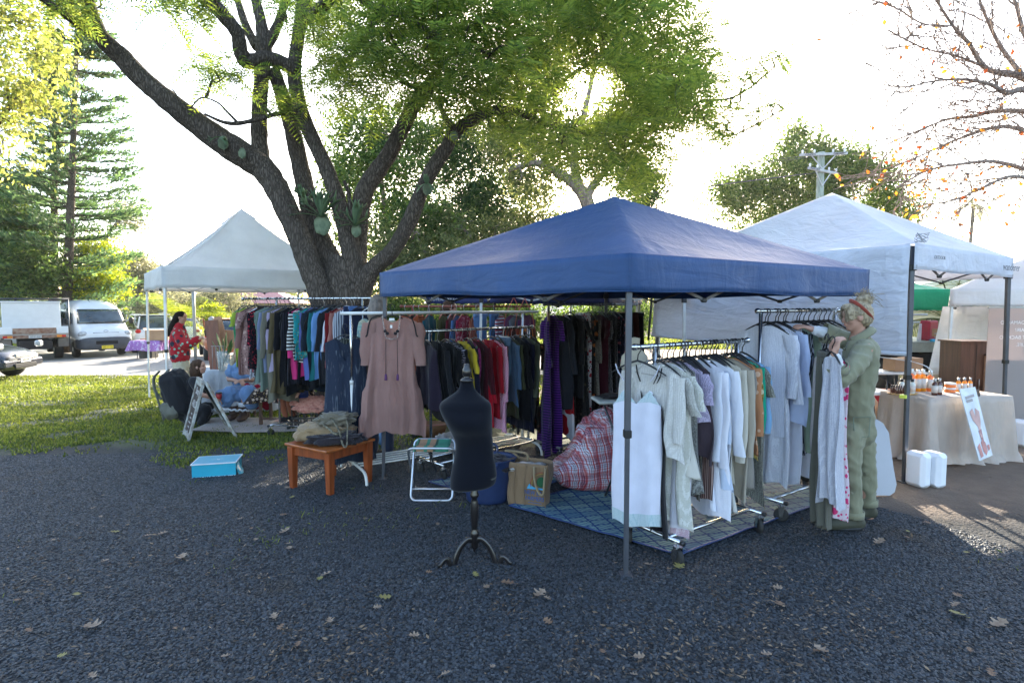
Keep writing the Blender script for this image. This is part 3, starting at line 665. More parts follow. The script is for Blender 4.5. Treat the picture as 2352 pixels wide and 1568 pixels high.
leafy('leafy_tree', 'low leafy tree with pale stems behind the blue tent eave', [(1000, 590, 19, 130, 50), (1130, 560, 20, 110, 60), (920, 640, 18, 70, 55), (1240, 520, 21, 90, 40), (1010, 520, 20, 70, 40), (880, 560, 19, 40, 50)],
      [[(1010, 800, 19, 16), (1000, 640, 19, 14), (965, 560, 19, 9), (940, 520, 19, 6)], [(1060, 800, 19.5, 15), (1060, 620, 19.5, 12), (1080, 540, 19.5, 7)], [(1100, 800, 20, 14), (1120, 600, 20, 12), (1140, 530, 20, 6)]], OLIVE, 26000, .13, .5, seed=16, group=BGG, trunkm=BARK2)
leafy('leafy_tree', 'bushy dark green tree at the far left above the white tray truck', [(35, 530, 25, 75, 65), (10, 450, 26, 55, 55), (60, 620, 24, 80, 50), (10, 620, 24, 70, 60)], [(40, 760, 25, 26), (45, 600, 25, 20), (40, 480, 25, 12)], GREEN, 30000, .16, .6, seed=17, group='trees beyond the road', drop=.2)
leafy('leafy_tree', 'yellow leaved tree hanging into the top left corner', [(30, 120, 13, 90, 90), (70, 220, 13, 65, 60), (20, 300, 13, 50, 90), (120, 120, 13, 50, 40), (20, 20, 13, 90, 60), (90, 10, 13.5, 50, 30)],
      [(-260, 1200, 13, 60), (-200, 700, 13, 50), (-120, 420, 13, 30), (-20, 300, 13, 16), (40, 220, 13, 10)], YELL, 5600, .12, .5, seed=18, group='trees beyond the road')
leafy('leafy_tree', 'pale small tree between the conifer and the white tent', [(315, 610, 38, 42, 36), (300, 650, 38, 40, 40), (350, 650, 38, 30, 40)], [(315, 720, 38, 6), (315, 620, 38, 4)], GREY, 7000, .2, .7, seed=19, group='trees beyond the road', trunkm=BARK2)
leafy('leafy_tree', 'thin twiggy tree leaning out beside the conifer', [(285, 490, 33, 50, 26), (320, 520, 33, 25, 14)], [(230, 720, 33, 12), (240, 560, 33, 9), (290, 490, 33, 5)], GREY, 1700, .17, .6, seed=20, group='trees beyond the road', per=12)
leafy('shrub', 'grey green bushes behind the red jacket under the white tent', [(430, 700, 36, 90, 36), (520, 690, 37, 60, 40), (360, 700, 37, 60, 30), (390, 660, 40, 80, 30)], [(430, 780, 36, 7), (430, 700, 36, 4)], GREY, 15000, .17, .7, cat='shrub', seed=21)
leafy('shrub', 'bright lime bush under the white tent near the far cars', [(487, 715, 30, 18, 16), (495, 735, 30, 16, 12)], None, LIME, 2600, .13, .4, cat='shrub', seed=22)
leafy('shrub', 'green hedge behind the clothes racks under the rear blue tent', [(900, 720, 17, 60, 40), (1000, 730, 17, 80, 34), (1110, 730, 17, 80, 36), (1210, 735, 17, 60, 36), (1330, 740, 17, 60, 40), (1440, 730, 17, 60, 40)], None, GREEN, 22000, .11, .4, cat='hedge', seed=23)
leafy('leafy_tree', 'bright sunlit small tree behind the conifer above the van', [(235, 590, 27, 40, 50), (215, 650, 26, 60, 34), (260, 665, 26, 30, 26)], [(235, 740, 27, 10), (235, 620, 27, 6)], LIME, 9000, .14, .5, seed=24, group='trees beyond the road')
# ---- tall conifer with two leaders
def conifer(u0, d, vtop, vbase, half, label, seed, lean=0.0):
    rng = np.random.default_rng(seed); b = at(u0, vbase, d); top = at(u0 + lean, vtop, d); H = top.z - gz(b.x, b.y)
    t = thing('pine_tree', label, 'tree', gxy(b.x, b.y), group='tall pines beyond the road'); mb = MB(); z0 = gz(b.x, b.y)
    axis = lambda z: Vector((b.x + (top.x - b.x) * (z - z0) / H, b.y, z))
    mb.tube([axis(z0 + H * k / 12) for k in range(13)], [.2 * (1 - k / 13.5) + .03 for k in range(13)], n=9)
    Ps = []; Us = []
    z = z0 + 1.0
    while z < top.z:
        f = (z - z0) / H; L0 = half * (1 - f) ** .55 * 1.05 + .3
        for k in range(5):
            a = rng.uniform(0, 2 * PI); L_ = L0 * rng.uniform(.7, 1.15); dr = Vector((math.cos(a), math.sin(a), 0)); p0 = axis(z + rng.uniform(-.15, .15)); pts = []
            for i in range(7):
                s = i / 6; pts.append(p0 + dr * L_ * s + Vector((0, 0, L_ * (-.10 * s + .24 * s * s))))
            mb.tube(pts, [.035 * (1 - .8 * i / 6) for i in range(7)], n=4, caps=False)
            for i in range(1, 7):
                nn = 12 + 7 * i
                q = np.array(pts[i]) + rng.normal(size=(nn, 3)) * np.array([.15, .15, .055]) * (.5 + .5 * i / 6) * min(1.3, L_ * .55 + .3)
                Ps.append(q); uu = rng.normal(size=(nn, 3)) * .45 + np.array([dr.x, dr.y, .55]); Us.append(uu)
        z += rng.uniform(.42, .6)
    mb.build('trunk', BARK, t); P = np.vstack(Ps); U = np.vstack(Us); U /= np.linalg.norm(U, axis=1)[:, None]
    T = unit(rng, len(P)); Vv = np.cross(U, T); Vv /= np.linalg.norm(Vv, axis=1)[:, None]; Ls = rng.uniform(.12, .28, len(P))
    V, Fc = quads_from(P, U, Vv, Ls, Ls * .3); link('crown', npmesh('crown', V, Fc), NEEDLE, t)
NEEDLE = leafmat('needles', (.035, .075, .035), (.11, .18, .07), transl=.45)
conifer(146, 25, 20, 740, 2.9, 'tall dark pine with upturned branches left of the white tent', 31, lean=34)
conifer(120, 27, 90, 740, 1.7, 'slimmer pine standing just behind the tall one', 32, lean=6)
# ---- bare autumn tree on the right
def bare_tree():
    rng = np.random.default_rng(44); t = thing('deciduous_tree', 'bare autumn tree with a few orange leaves reaching in from the right', 'tree', gxy(9.6, 8.6)); mb = MB()
    D = 9.0; rows = [[(2560, 1200, D, 70), (2560, 800, D, 66), (2540, 560, D, 60), (2500, 420, D, 50), (2460, 330, D, 40)],
        [(2500, 420, D, 34), (2420, 230, D, 26), (2352, 178, 8.9, 20), (2300, 168, 8.8, 15), (2261, 154, 8.7, 12), (2223, 97, 8.6, 9), (2189, 60, 8.5, 7), (2150, 0, 8.4, 5), (2120, -50, 8.3, 4)],
        [(2470, 360, D, 30), (2400, 235, D, 20), (2352, 207, 8.9, 15), (2312, 213, 8.8, 12), (2274, 194, 8.7, 9), (2215, 183, 8.5, 7), (2150, 186, 8.4, 5), (2080, 200, 8.3, 3), (2030, 195, 8.2, 2)],
        [(2480, 380, D, 26), (2400, 268, 9.2, 16), (2340, 255, 9.2, 12), (2280, 257, 9.2, 10), (2230, 268, 9.2, 8), (2177, 274, 9.1, 6), (2110, 300, 9.0, 4), (2040, 330, 9.0, 2)],
        [(2500, 450, D, 26), (2420, 330, 9.1, 18), (2352, 300, 9.2, 12), (2290, 292, 9.2, 9), (2200, 320, 9.2, 6), (2120, 355, 9.2, 4), (2050, 385, 9.1, 2)],
        [(2520, 520, D, 26), (2430, 410, D, 18), (2352, 388, 9, 12), (2282, 371, 8.9, 9), (2200, 378, 8.8, 7), (2130, 392, 8.8, 5), (2060, 430, 8.7, 2)],
        [(2520, 540, D, 20), (2420, 440, 8.8, 12), (2330, 405, 8.6, 8), (2260, 430, 8.5, 6), (2190, 460, 8.4, 4), (2120, 470, 8.4, 2)],
        [(2352, 178, 8.9, 12), (2300, 110, 8.8, 9), (2265, 40, 8.7, 7), (2240, -30, 8.6, 5)], [(2420, 230, D, 16), (2360, 100, 9, 10), (2330, 0, 9, 7), (2310, -60, 9, 5)],
        [(2261, 154, 8.7, 7), (2200, 130, 8.6, 5), (2120, 110, 8.5, 4), (2040, 70, 8.4, 2)], [(2189, 60, 8.5, 5), (2120, 55, 8.5, 4), (2060, 20, 8.5, 3), (2000, 0, 8.5, 2)]]
    tips = []
    for i, r_ in enumerate(rows):
        pts = limb(mb, [(a, b, c, max(w, 4)) for a, b, c, w in r_], n=8 if i else 14, rough=.05, seed=i + 50, seg=5)
        if i == 0: continue
        P = [np.array(p) for p in pts]
        def sub(P, r0, depth):
            k0 = 2 if depth else max(2, len(P) // 5)
            for j in range(k0, len(P) - 1, 2 if depth == 0 else 2):
                dr = P[min(j + 1, len(P) - 1)] - P[j - 1]; dr /= np.linalg.norm(dr) + 1e-9
                for q in range(3 if depth == 0 else 2):
                    sd_ = rng.normal(size=3) * np.array([1, .7, 1]); sd_ -= dr * sd_.dot(dr); sd_ /= np.linalg.norm(sd_)
                    dd = dr * .8 + sd_ * rng.uniform(.35, .8); L_ = (.95 if depth == 0 else .42) * rng.uniform(.5, 1.2); n_ = 5
                    pp = [P[j]]; 
                    for s in range(n_):
                        dd = dd + rng.normal(size=3) * .16; dd /= np.linalg.norm(dd); pp.append(pp[-1] + dd * L_ / n_)
                    r1 = r0 * rng.uniform(.5, .8); mb.tube([tuple(x) for x in pp], list(np.linspace(r1, max(.0042, r1 * .4), n_ + 1)), n=3 if depth else 4, caps=False)
                    tips.append(pp[-1]); tips.append(pp[3])
                    if depth < 1: sub(pp, r1, depth + 1)
        sub(P, .013, 0)
    mb.build('trunk', barkmat('grey_bark', (.24, .18, .15), (.42, .34, .29), bump=.3), t)
    tips = np.array(tips); pick = tips[rng.choice(len(tips), 1500)]
    w = np.array([1.0 if p[2] < 4.1 else .2 for p in pick]); pick = pick[rng.uniform(size=len(w)) < w * .6]
    V, Fc = leafcloud(rng, pick, np.full(len(pick), .07), 1, .075, .6, .5)
    link('crown', npmesh('crown', V, Fc), leafmat('autumn_leaf', (.22, .07, .025), (.42, .24, .05), transl=.5), t)
bare_tree()
# ---- palms
def palm(name, label, base, H, fl, nf, m, droop=.9, r=.12, seed=1, group=None, trunk=True, leafw=.035, up=.4):
    rng = random.Random(seed); t = thing(name, label, 'palm', base, group); mb = MB(); base = Vector(base); top = base + Vector((0, 0, H))
    if trunk:
        mb.tube([base + (top - base) * k / 8 + Vector((.04 * math.sin(k), 0, 0)) for k in range(9)], [r * (1 - .04 * k) for k in range(9)], n=10); mb.build('trunk', BARK2, t)
    mb = MB()
    for k in range(nf):
        a = 2 * PI * k / nf + rng.uniform(-.2, .2); el = rng.uniform(up - .5, up + .8); pts = []; p = top.copy(); dz = math.sin(el); dh = math.cos(el)
        for i in range(11):
            pts.append(p.copy()); p = p + Vector((math.cos(a) * dh, math.sin(a) * dh, dz)) * (fl / 10); dz -= droop / 10 * 1.6; n_ = math.hypot(dh, dz); dh /= n_; dz /= n_
        mb.tube(pts, [.014] * 11, n=4, caps=False)
        for i in range(1, 10):
            d = (pts[i + 1] - pts[i]).normalized(); sd_ = d.cross(Vector((0, 0, 1))).normalized()
            for h in (0, .33, .66):
                q = pts[i].lerp(pts[i + 1], h); l = fl * .3 * math.sin(PI * (i + h + 1) / 12) + .05
                for sg in (-1, 1):
                    e = q + (sd_ * sg * .8 + d * .6 + Vector((0, 0, -.35))).normalized() * l; w = d * leafw * .5
                    mb.add([q - w, q + w, e + w * .3, e - w * .3], [(0, 1, 2, 3)])
    mb.build('fronds', m, t); return t
p = gxy(-15.5, 26.5); palm('palm_tree', 'bright yellow green palm fronds spreading behind the white van', (p.x, p.y, p.z), 1.4, 2.6, 11, LIME, seed=3, r=.1)
p = gxy(26.5, 33); palm('palm_tree', 'tall thin palm far behind the white tents on the right', (p.x, p.y, p.z), 8.0, 1.7, 13, GREY, droop=1.9, seed=4, r=.12)
p = gxy(11.6, 15.0); palm('palm_tree', 'cycad like palm with stiff fronds behind the green tent', (p.x, p.y, p.z), 1.5, 2.1, 20, OLIVE, droop=.8, seed=5, r=.18)
p = gxy(9.9, 16.0); palm('palm_tree', 'dark low palm filling the gap below the green tent', (p.x, p.y, p.z), .5, 1.7, 18, GREEN, droop=1.1, seed=6, r=.18)
# ---- the far wood closing the horizon
rng = np.random.default_rng(90); n = 900; aa = rng.uniform(R(-62), R(62), n); rr = rng.uniform(55, 75, n)
C = np.stack([np.sin(aa) * rr, np.cos(aa) * rr, rng.uniform(-.5, 1, n) ** 1 * 2.6 + .6], 1)
V, Fc = leafcloud(rng, C, rng.uniform(1.2, 2.6, n), 60, .5, .6, 0)
tag(link('far_wood', npmesh('far_wood', V, Fc), OLIVE), 'far off line of trees along the horizon', 'woods', kind='stuff')
# ================================================================ tents
def tentcloth(name, c, transl=.25, wr=.5, rough=.5, seam=None):
    key = ('t', name)
    if key in _M: return _M[key]
    m = bpy.data.materials.new(name); m.use_nodes = True; nt = m.node_tree; L = nt.links; N = nt.nodes; b = N['Principled BSDF']; out = N['Material Output']
    tc = N.new('ShaderNodeTexCoord'); n = N.new('ShaderNodeTexNoise'); n.inputs['Scale'].default_value = 1.6; n.inputs['Detail'].default_value = 5; L.new(tc.outputs['Object'], n.inputs['Vector'])
    cr = N.new('ShaderNodeValToRGB'); cr.color_ramp.elements[0].position = .3; cr.color_ramp.elements[1].position = .7
    cr.color_ramp.elements[0].color = (*[k * .88 for k in c], 1); cr.color_ramp.elements[1].color = (*[min(1, k * 1.06) for k in c], 1); L.new(n.outputs[0], cr.inputs[0]); L.new(cr.outputs[0], b.inputs['Base Color'])
    b.inputs['Roughness'].default_value = rough; sock(b, 'Specular IOR Level', 'Specular').default_value = .22
    def layer(scale, stretch, rot, d):
        mp = N.new('ShaderNodeMapping'); mp.inputs['Scale'].default_value = stretch; mp.inputs['Rotation'].default_value = rot; L.new(tc.outputs['Object'], mp.inputs[0])
        w = N.new('ShaderNodeTexNoise'); w.inputs['Scale'].default_value = scale; w.inputs['Detail'].default_value = 6; w.inputs['Distortion'].default_value = d; L.new(mp.outputs[0], w.inputs['Vector']); return w.outputs[0]
    a = N.new('ShaderNodeMath'); a.operation = 'ADD'; L.new(layer(2.2, (1, 1, 3.5), (.2, .3, .4), 1.2), a.inputs[0]); L.new(layer(3.1, (3, 1, 1), (0, .4, .9), .6), a.inputs[1])
    bp = N.new('ShaderNodeBump'); bp.inputs['Strength'].default_value = wr; bp.inputs['Distance'].default_value = .06; L.new(a.outputs[0], bp.inputs['Height']); L.new(bp.outputs[0], b.inputs['Normal'])
    tr = N.new('ShaderNodeBsdfTranslucent'); mx = N.new('ShaderNodeMixShader'); mx.inputs[0].default_value = transl
    L.new(cr.outputs[0], tr.inputs[0]); L.new(b.outputs[0], mx.inputs[1]); L.new(tr.outputs[0], mx.inputs[2]); L.new(mx.outputs[0], out.inputs[0])
    _M[key] = m; return m
def gazebo(name, label, P, ztop, val, zpeak, cloth, legm, prof=1.0, sag=.06, legw=.034, sides=(0, 1, 2, 3), legs=(0, 1, 2, 3), truss=True, lean=0.0, overlap=.03, group=None, valm=None, flare=.03, seed=0, pole=True, valwave=.012, trussm=None, sagv=0.0):
    """P: four corners (x,y) in turn; ztop: top of the valance; prof: 1 straight hips, more = hollow"""
    P = [Vector((p[0], p[1], 0)) for p in P]; c = sum(P, Vector()) / 4; t = thing(name, label, 'tent', gxy(c.x, c.y), group)
    ctr = Vector((c.x, c.y, zpeak)); mb = MB(); N_ = 16
    for k in range(4):
        A, B = P[k], P[(k + 1) % 4]
        def fn(a, b, A=A, B=B):
            e = A.lerp(B, a); p = e.lerp(c, b); h = (zpeak - ztop) * (b ** prof)
            s = 1 - (2 * a - 1) ** 2; out = (c - e).normalized()
            z = ztop + h - sag * s * math.sin(PI * min(1, b * 1.15)) * (1 - b * .3) - sagv * s * (1 - b) ** 3
            w = .012 * mnoise.noise(Vector((p.x * 2.2, p.y * 2.2, seed))) + .006 * mnoise.noise(Vector((p.x * 7, p.y * 7, seed)))
            return (p.x, p.y, z + w * s * (1 - b) * 2 * min(1, b * 6))
        mb.grid(fn, N_, N_)
    o = mb.build('canopy', cloth, t)
    bm = bmesh.new(); bm.from_mesh(o.data); bmesh.ops.remove_doubles(bm, verts=bm.verts, dist=.004); bm.to_mesh(o.data); bm.free()
    for k in sides:
        A, B = P[k], P[(k + 1) % 4]; outw = ((A + B) / 2 - c).normalized(); mb = MB()
        def fv(a, b, A=A, B=B, outw=outw):
            e = A.lerp(B, a * 1.004 - .002); s = 1 - (2 * a - 1) ** 2
            off = flare * b * min(1, 5 * s) + valwave * b * (math.sin(a * 21 + seed) + .6 * math.sin(a * 47 + seed * 2)) * s + .004
            return (e.x + outw.x * off, e.y + outw.y * off, ztop + .003 - b * val - sagv * s - (.012 * b * s * math.sin(a * 9 + seed)))
        mb.grid(fv, 44, 6); o = mb.build('valance', valm or cloth, t); solidify(o, .003)
        mb = MB(); mb.tube([fv(i / 20, 1) for i in range(21)], .0035, n=5); mb.build('hem', valm or cloth, t)
    tz = ztop - val * .72; tm = trussm or legm
    for k in legs:
        p = P[k]; q = p + (c - p).normalized() * .05; g0 = gz(p.x, p.y); ft = p + (p - c).normalized() * lean
        mb = MB(); a = Vector((q.x, q.y, ztop - .02)); b = Vector((ft.x, ft.y, g0)); m_ = a.lerp(b, .55)
        mb.bar(a, m_, legw); mb.bar(m_.lerp(a, .03), b, legw * .78); mb.box((b.x, b.y, g0 + .005), (legw * 2, legw * 2, .01)); mb.build('leg', legm, t)
        MB().box(a.lerp(b, .09), (legw * 1.7, legw * 1.7, .06), bev=.006).build('bracket', BLACKP, t); MB().box(m_, (legw * 1.35, legw * 1.35, .05), bev=.004).build('bracket', BLACKP, t)
    if truss:
        mb = MB(); jn = MB()
        for k in range(4):
            A = P[k] + (c - P[k]).normalized() * .06; B = P[(k + 1) % 4] + (c - P[(k + 1) % 4]).normalized() * .06
            z1, z0 = ztop - .05, tz - .10 - .012
            pts = [A, A.lerp(B, .25), A.lerp(B, .5), A.lerp(B, .75), B]
            for i in range(4):
                up = i % 2
                u0 = Vector((pts[i].x, pts[i].y, z1 if not up else z0)); u1 = Vector((pts[i + 1].x, pts[i + 1].y, z0 if not up else z1))
                mb.bar(u0, u1, .011, .02)
                l0 = Vector((pts[i].x, pts[i].y, z0 if not up else z1)); l1 = Vector((pts[i + 1].x, pts[i + 1].y, z1 if not up else z0))
                s_ = (c - A).normalized() * .02; pass
            for i in (1, 2, 3): jn.box((pts[i].x, pts[i].y, z0 if i % 2 else z1), (.04, .04, .035), bev=.008)
        mb.build('truss', tm, t); jn.build('joint', BLACKP, t)
        mb = MB()
        for k in range(4):
            A = P[k]; mb.tube([Vector((A.x, A.y, ztop - .04)).lerp(Vector((c.x, c.y, zpeak - .02)), s) - Vector((0, 0, .05 * math.sin(PI * s))) for s in (.05, .3, .6, 1)], .011, n=6)
        mb.build('roof_pole', tm, t)
    return t, P, c
BLUE = tentcloth('blue_canopy', (.03, .072, .18), transl=.06, rough=.5, wr=.22)
WHT = tentcloth('white_canopy', (.78, .78, .78), transl=.5); PALE = tentcloth('pale_blue_canopy', (.70, .72, .79), transl=.3, wr=.6)
LEGD = mat('dark_leg', (.07, .075, .09), rough=.4, metal=.3); LEGW = mat('white_leg', (.5, .52, .54), rough=.4, metal=.3)
Cn = (.725, 3.505); Lc = (-1.30, 5.62); Rc = (3.22, 5.14); Bc = (1.2, 7.25)
gazebo('blue_tent', 'royal blue pop up tent with dark steel legs over the clothes racks', [Cn, Rc, Bc, Lc], 1.965, .235, 2.66, BLUE, LEGD, prof=1.0, sag=.05, seed=2, legw=.036, sagv=.0, legs=(0, 2, 3))
# white tent on the left
wt, _, _ = gazebo('white_tent', 'white pop up tent with a steep pointed roof at the left', [(-5.5, 8.95), (-3.1, 10.7), (-4.9, 13.1), (-7.3, 11.3)], 2.26, .34, 3.5, WHT, LEGW, prof=1.35, sag=.05, seed=3, legw=.034, trussm=LEGW)
# pale tent with a side wall on the right
Q = [(3.88, 5.5), (6.33, 7.2), (4.6, 9.45), (2.05, 8.1)]
pt, Qp, qc = gazebo('pale_tent', 'large pale white tent with a hanging side wall on the right', Q, 2.24, .25, 3.12, PALE, LEGD, prof=1.0, sag=.05, seed=5, sides=(0, 1, 2), legw=.042, sagv=.0)
mb = MB()
def wall(a, b):
    A = Vector((3.86, 5.52, 0)); B = Vector((2.03, 8.1, 0)); e = A.lerp(B, a); n = Vector((-.8, -.6, 0)); zt = 2.235; zb = 1.17 + .05 * a
    s = 1 - (2 * a - 1) ** 2; e = e + n * (.02 + .03 * math.sin(a * 3 + b * 4) * b + .012 * math.sin(a * 23 + b * 6) * (1 - b))
    return (e.x, e.y, zt + (zb - zt) * b - .02 * s * b)
mb.grid(wall, 40, 26); o = mb.build('side_wall', PALE, pt); solidify(o, .003)
mb = MB(); mb.tube([Vector(wall(i / 12, 1)) for i in range(13)], .022, n=8); mb.build('wall_pole', PALE, pt)
mb = MB(); mb.tube([(2.02, 8.08, 2.2), (1.93, 8.0, 1.15)], .016, n=8); mb.build('wall_batten', STEEL, pt)
d = (Vector((6.45, 7.15, 0)) - Vector((3.88, 5.5, 0))).normalized(); INK = mat('grey_ink', (.16, .16, .18)); nrm = Vector((d.y, -d.x, 0))
text('lettering', 'wanderer', .12, INK, pt, Vector((3.88, 5.5, 2.09)) + d * 2.38 + nrm * .055, d, (0, 0, 1), sx=1.15)
text('lettering', 'OUTDOOR', .05, INK, pt, Vector((3.88, 5.5, 2.12)) + d * .45 + nrm * .045, d, (0, 0, 1))
mb = MB(); random.seed(3); ps = []
for i in range(60):
    a = i * .9; ps.append((3.98 + .07 * math.cos(a) * random.uniform(.5, 1), 5.56 + .04 * math.sin(a * 1.3), 2.30 + .045 * math.sin(a * .7)))
mb.tube(ps, .003, n=4); mb.build('guy_rope', mat('rope_grey', (.35, .35, .36)), pt)
# guy line tied between the pale tent legs and the strap on the near leg
YEL = mat('yellow_clip', (.7, .75, .1), rough=.4)
mb = MB(); mb.box(Vector((3.86, 5.53, 0.75)), (.06, .06, .035), rz=.6, bev=.004); mb.build('clip', YEL, pt)
mb = MB(); mb.tube(spline([(3.9, 5.5, 1.1), (3.6, 5.9, 1.14), (3.3, 6.3, 1.18)], 4), .004, n=5); mb.tube(spline([(3.9, 5.5, 1.1), (4.02, 5.45, 1.05), (4.06, 5.43, .96)], 4), [.006, .008, .012, .016, .02, .022, .02, .018, .008], n=6, flat=(1, .3)); mb.build('strap', PWHITE, pt)
# water weights on the legs
def weight(x, y, label):
    t = thing('tent_weight', label, 'tent weight', gxy(x, y), 'white water weights at the legs of the pale tent')
    for s in (-1, 1):
        mb = MB(); mb.box(gxy(x + s * .075, y, .17), (.13, .2, .34), bev=.03, rz=.3); bevel(mb.build('half', mat('white_plastic', (.75, .76, .8), rough=.35, var=.03), t), .012)
weight(4.0, 5.38, 'white plastic water weight at the near leg beside the curved panel'); weight(6.5, 7.05, 'white plastic water weight at the far leg beside the tall banner')
# rear blue tent with lettering
rb, RP, rc = gazebo('rear_blue_tent', 'darker blue tent behind the clothes racks with a mountain emblem', [(-1.45, 9.6), (1.45, 8.6), (2.6, 11.4), (-.4, 12.5)], 1.885, .21, 2.3, tentcloth('navy_canopy', (.025, .035, .12), transl=.12), LEGD, seed=7)
LW = mat('white_ink', (.6, .62, .66)); d = (Vector((1.45, 8.6, 0)) - Vector((-1.45, 9.6, 0))).normalized(); nrm = Vector((d.y, -d.x, 0)); e0 = Vector((-1.45, 9.6, 0))
text('lettering', 'ADVENTURIDGE', .085, LW, rb, e0 + d * .36 + nrm * .05 + Vector((0, 0, 1.745)), d, (0, 0, 1), sx=.8)
mb = MB(); c_ = e0 + d * .36 + nrm * .05 + Vector((0, 0, 1.80))
mb.tube([c_ + d * a + Vector((0, 0, z)) for a, z in ((-.17, 0), (-.08, .045), (-.04, .025), (.02, .085), (.06, .04), (.1, .06), (.17, 0))], .004, n=4); mb.build('emblem', LW, rb)
gazebo('white_tent', 'white tent just behind the blue one with cords tied to its frame', [(-.45, 7.6), (2.3, 7.45), (2.6, 9.9), (-.2, 10.2)], 1.91, .13, 2.25, WHT, LEGW, seed=8, legs=(0, 1, 2), trussm=LEGW)
gazebo('white_tent', 'far small white tent showing below the rear blue valance', [(.1, 19), (1.6, 17.6), (3.2, 19.4), (1.5, 21)], 1.32, .3, 2.0, WHT, LEGW, seed=9)
gazebo('green_tent', 'bright green tent valance beyond the products table', [(6.3, 12.3), (9.35, 12.1), (9.5, 15.1), (6.5, 15.3)], 1.98, .45, 2.55, tentcloth('green_canopy', (.03, .42, .2), transl=.3), LEGW, seed=10, prof=1.2)
gazebo('white_tent', 'white tent at the right edge behind the tall banner', [(6.95, 9.0), (9.9, 8.2), (12.0, 10.9), (9.45, 12.0)], 1.9, .27, 2.7, WHT, LEGW, seed=11)
gazebo('white_tent', 'pale tent corner cut by the right edge of the photo', [(8.3, 8.7), (11, 7.0), (12.6, 9.6), (10, 11.3)], 2.22, .2, 3.0, WHT, LEGW, seed=12, truss=False)
gazebo('white_tent', 'unseen white tent added behind the side wall to shade the mat', [(2.2, 10.0), (4.1, 10.5), (3.4, 13.3), (1.3, 12.8)], 2.65, .3, 3.25, WHT, LEGW, seed=14, truss=False)  # added out of sight, set and raised to keep sun off mat and side wall
gazebo('white_tent', 'second unseen white tent added behind the side wall to shade the dirt', [(4.3, 11.3), (6.8, 11.3), (6.8, 13.9), (4.3, 13.9)], 2.2, .25, 2.9, WHT, LEGW, seed=15, truss=False)  # another unseen tent, put in so its shadow covers the dirt on the right
# hanging cloth of the right hand tent
mb = MB()
def drape(a, b):
    x = 7.75 + 1.9 * a - .22 * b * (1 - a); return (x, 10.2 + .07 * math.sin(a * 30) * (1 - a) ** 2 + .05 * math.sin(a * 9), 1.62 - 1.25 * b * (1 - .12 * a))
mb.grid(drape, 60, 8); o = mb.build('hanging_sheet', WHT); solidify(o, .003); tag(o, 'pale sheet hanging as a wall behind the brown cabinet', 'sheet')
# ================================================================ racks and clothes
BLK = mat('hanger_black', (.012, .012, .014), rough=.45); WHG = mat('hanger_white', (.62, .62, .6), rough=.4); WIRE = mat('hanger_wire', (.35, .35, .36), rough=.35, metal=.8)
HM = {'black': BLK, 'white': WHG, 'wire': WIRE, 'wood': WOODH, 'red': mat('hanger_red', (.28, .05, .03), rough=.4)}
def castor(root, p, r=.05, ang=0.0):
    """swivel castor standing on the ground at p"""
    p = Vector(p); c = bpy.data.objects.new('castor', None)
    mb = MB(); ax = Vector((math.cos(ang), math.sin(ang), 0))
    mb.box(p + Vector((0, 0, 2 * r + .012)), (.05, .05, .008)); fw = Vector((-ax.y, ax.x, 0))
    for s in (-1, 1):
        q = p + ax * s * .021; mb.poly([q + fw * .02 + Vector((0, 0, 2 * r + .01)), q - fw * .025 + Vector((0, 0, 2 * r + .01)), q - fw * .012 + Vector((0, 0, r - .012)), q + fw * .012 + Vector((0, 0, r - .012))], ax * s * .003)
    mb.tube([p + Vector((0, 0, 2 * r + .01)), p + Vector((0, 0, 2 * r + .05))], .009, n=8); o = mb.build('castor', CHROME, root)
    mb = MB(); mb.lathe([(r * .35, -.014), (r * .8, -.016), (r, -.011), (r, .011), (r * .8, .016), (r * .35, .014)], p + Vector((0, 0, r)), n=20, axis=ax); mb.build('wheel', RUBBER, o, world=False) if False else None
    me = mb.mesh('wheel'); me.transform(rootmat(root).inverted()); w = bpy.data.objects.new('wheel', me); COL.objects.link(w); w.parent = o; me.materials.append(RUBBER)
def rack(name, label, a, b, zrail, foot=.23, ext=(.16, .06), metal=CHROME, r=.05, rt=.015, base=True, low=2, lean=0.0, group='rolling clothes racks', mid=True):
    """a, b: ground points (x,y) under the two uprights; zrail absolute height"""
    A = gxy(*a); B = gxy(*b); d = Vector((B.x - A.x, B.y - A.y, 0)).normalized(); n = Vector((-d.y, d.x, 0)); t = thing(name, label, 'clothes rack', (A + B) / 2, group)
    zb = 2 * r + .05
    for P in (A, B):
        top = Vector((P.x, P.y, zrail)); bt = P + Vector((0, 0, zb)); MB().tube([bt, top], rt).build('upright', metal, t)
        MB().tube([bt.lerp(top, .5) - Vector((0, 0, .02)), bt.lerp(top, .5) + Vector((0, 0, .03))], rt * 1.2).build('joint', metal, t)
        e0, e1 = P - n * foot + Vector((0, 0, zb)), P + n * foot + Vector((0, 0, zb)); MB().tube([e0, e1], rt).build('foot_bar', metal, t)
        for e, s in ((e0, -1), (e1, 1)):
            MB().tube([e - n * s * .005, e + n * s * .02], rt * 1.15).build('end_cap', BLACKP, t)
            q = Vector((e.x, e.y, gz(e.x, e.y))) - n * s * .03; castor(t, q, r, ang=math.atan2(d.y, d.x) + random.uniform(-.8, .8))
    if base:
        for k in range(low):
            s = -.55 if k == 0 else .62
            MB().tube([A + n * foot * s + Vector((0, 0, zb)), B + n * foot * s + Vector((0, 0, zb))], rt * .9).build('base_bar', metal, t)
    r0 = Vector((A.x, A.y, zrail)) - d * ext[0]; r1 = Vector((B.x, B.y, zrail)) + d * ext[1]
    MB().tube([r0, r1], rt * 1.05).build('rail', metal, t)
    for e, s in ((r0, -1), (r1, 1)): MB().ell(e, (rt * 1.6, rt * 1.6, rt * 1.6), n=12).build('finial', metal, t)
    return t, r0, r1
